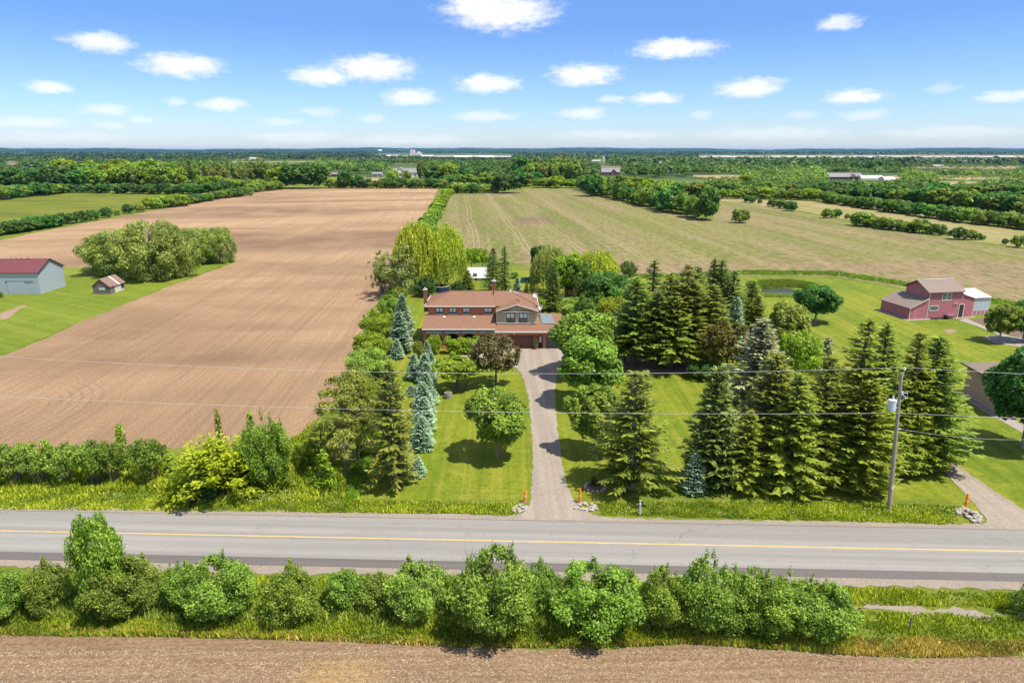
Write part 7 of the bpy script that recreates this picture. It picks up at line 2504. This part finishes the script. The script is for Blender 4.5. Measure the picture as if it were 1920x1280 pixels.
GR = leaf_mat('verge_blades', (0.105, 0.185, 0.016), (0.27, 0.31, 0.035), 0.3, 0.0)
GD = leaf_mat('lush_blades', (0.075, 0.17, 0.016), (0.155, 0.255, 0.025), 0.3, 0.0)
GY = leaf_mat('dry_blades', (0.20, 0.19, 0.045), (0.40, 0.32, 0.10), 0.25, 0.0)
tall_grass('tall_grass', 'tall green grass on the far verge of the road',
           [[(-60, 955), (-60, 915), (330, 912), (560, 930), (650, 940), (800, 942), (965, 946), (972, 958), (800, 964), (500, 960)],
            [(1115, 945), (1300, 942), (1500, 944), (1680, 946), (1790, 950), (1795, 978), (1500, 976), (1200, 968), (1130, 962)]], 46000, .34, GR, 1)
tall_grass('meadow_grass', 'wild green growth under the shrubs above the road',
           [[(-60, 930), (-60, 880), (330, 870), (450, 862), (545, 828), (600, 790), (625, 815), (650, 900), (650, 938), (560, 928), (330, 925)]], 34000, .65, GR, 2, .08)
tall_grass('verge_grass', 'grass along the edge of the gravel shoulder',
           [[(-60, 950), (300, 951), (640, 958), (960, 966), (970, 956), (640, 949), (300, 944), (-60, 942)],
            [(1110, 966), (1400, 972), (1790, 984), (1790, 976), (1400, 966), (1130, 960)]], 16000, .26, GR, 3, .05)
tall_grass('roadside_grass', 'grass between the road and the near field',
           [[(-60, 1078), (300, 1082), (640, 1086), (1000, 1096), (1300, 1100), (1600, 1106), (1980, 1118), (1980, 1142), (1600, 1134), (1300, 1180), (1000, 1190), (640, 1190), (300, 1178), (-60, 1176)],
            [(1590, 1148), (1980, 1162), (1980, 1205), (1760, 1200), (1590, 1190)]], 60000, .42, GR, 4, .055)
tall_grass('near_field_grass', 'rough grass between the roadside shrubs and the near field',
           [[(-60, 1140), (300, 1144), (640, 1152), (1000, 1160), (1300, 1156), (1600, 1160), (1600, 1228), (1440, 1218), (1300, 1208), (1100, 1217), (860, 1213), (640, 1203), (320, 1195), (-60, 1192)]],
           60000, .46, GR, 8, .055)
tall_grass('tall_weeds', 'tall leafy weeds between the roadside shrubs',
           [[(-60, 1100), (300, 1104), (640, 1110), (1000, 1118), (1300, 1122), (1590, 1128), (1590, 1180), (1300, 1184), (1000, 1186), (640, 1174), (300, 1168), (-60, 1166)]],
           26000, .85, LEAF['shrub_light'], 9, .07)
tall_grass('dry_grass', 'straw coloured dry grass along the edge of the near field',
           [[(-60, 1178), (300, 1184), (560, 1191), (760, 1198), (1100, 1207), (1300, 1200), (1500, 1210), (1500, 1219), (1300, 1207), (1100, 1217), (760, 1210), (560, 1201), (300, 1193), (-60, 1190)],
            [(1490, 1196), (1640, 1196), (1900, 1204), (1960, 1210), (1960, 1230), (1760, 1234), (1590, 1230), (1500, 1218)]], 22000, .40, GY, 5, .045)
tall_grass('field_edge_grass', 'rough green strip between the lawn and the stubble field',
           [[(1390, 516), (1560, 517), (1660, 531), (1800, 556), (1960, 590), (1960, 580), (1800, 547), (1650, 522), (1560, 509), (1390, 508)],
            [(1180, 523), (1390, 516), (1390, 509), (1180, 516)]], 16000, .5, GD, 6, .11)
tall_grass('hedge_foot_grass', 'long grass at the foot of the boundary bushes',
           [[(640, 940), (655, 890), (690, 800), (730, 690), (742, 700), (715, 800), (690, 890), (672, 940)]], 9000, .4, GD, 7, .08)


def straw():
    """Loose straw lying on the near field."""
    rng = np.random.default_rng(14)
    n = 24000
    P = np.stack([rng.uniform(-38, 38, n), 34.0 + 5.6 * rng.random(n) ** .9, np.full(n, .045)], 1)
    edge = 38.4 - .0 * P[:, 0]
    P = P[(P[:, 1] < edge + np.sin(P[:, 0]) * .2)]
    P = P[rng.random(len(P)) < .35 + .65 * (np.sin(P[:, 1] * 7 + np.sin(P[:, 0] * .3)) > -.2)]
    n = len(P)
    ax = unit(rng.normal(size=(n, 3)) * np.array([1.4, 1, .25]))
    sd = unit(np.cross(ax, np.array([0, 0, 1.0]) + rng.normal(size=(n, 3)) * .3))
    me = cards('straw', P, ax * rng.uniform(.05, .14, (n, 1)), sd * .014, rng.uniform(.7, 1.3, n), M['straw'])
    o = link(bpy.data.objects.new('straw', me))
    tag(o, 'pale straw scattered over the near tilled field', 'straw', kind='stuff')


straw()


def flowers():
    rng = np.random.default_rng(15)
    C = []
    for (x0, x1, y0, y1, n) in ((395, 560, 928, 946, 110), (195, 230, 930, 944, 25), (1150, 1780, 950, 972, 40), (1610, 1780, 955, 975, 30)):
        for _ in range(n):
            p = G(rng.uniform(x0, x1), rng.uniform(y0, y1))
            C.append((p.x, p.y, rng.uniform(.4, .6)))
    n = len(C)
    C = np.array(C)
    a = unit(rng.normal(size=(n, 3)) * np.array([1, 1, .3]))
    b = unit(np.cross(a, np.array([0, 0, 1.0]) + rng.normal(size=(n, 3)) * .4))
    me = cards('wildflowers', C, a * .045, b * .045, np.ones(n), M['cream'])
    o = link(bpy.data.objects.new('wildflowers', me))
    tag(o, 'small white wildflowers in the verge grass', 'wildflowers', kind='stuff')


flowers()


# ------------------------------------------------------------------ air
def haze():
    b = MB().box(-44000, 44000, -500, 43500, -3, 130)
    m, N = new_mat('air')
    v = N.n('ShaderNodeVolumePrincipled', Color=(0.18, 0.50, 1.0), Density=0.00002, Anisotropy=0.2)
    o = N.n('ShaderNodeOutputMaterial')
    N.t.links.new(v.outputs[0], o.inputs['Volume'])
    ob = b.build('haze', m)
    ob['kind'] = 'stuff'


haze()
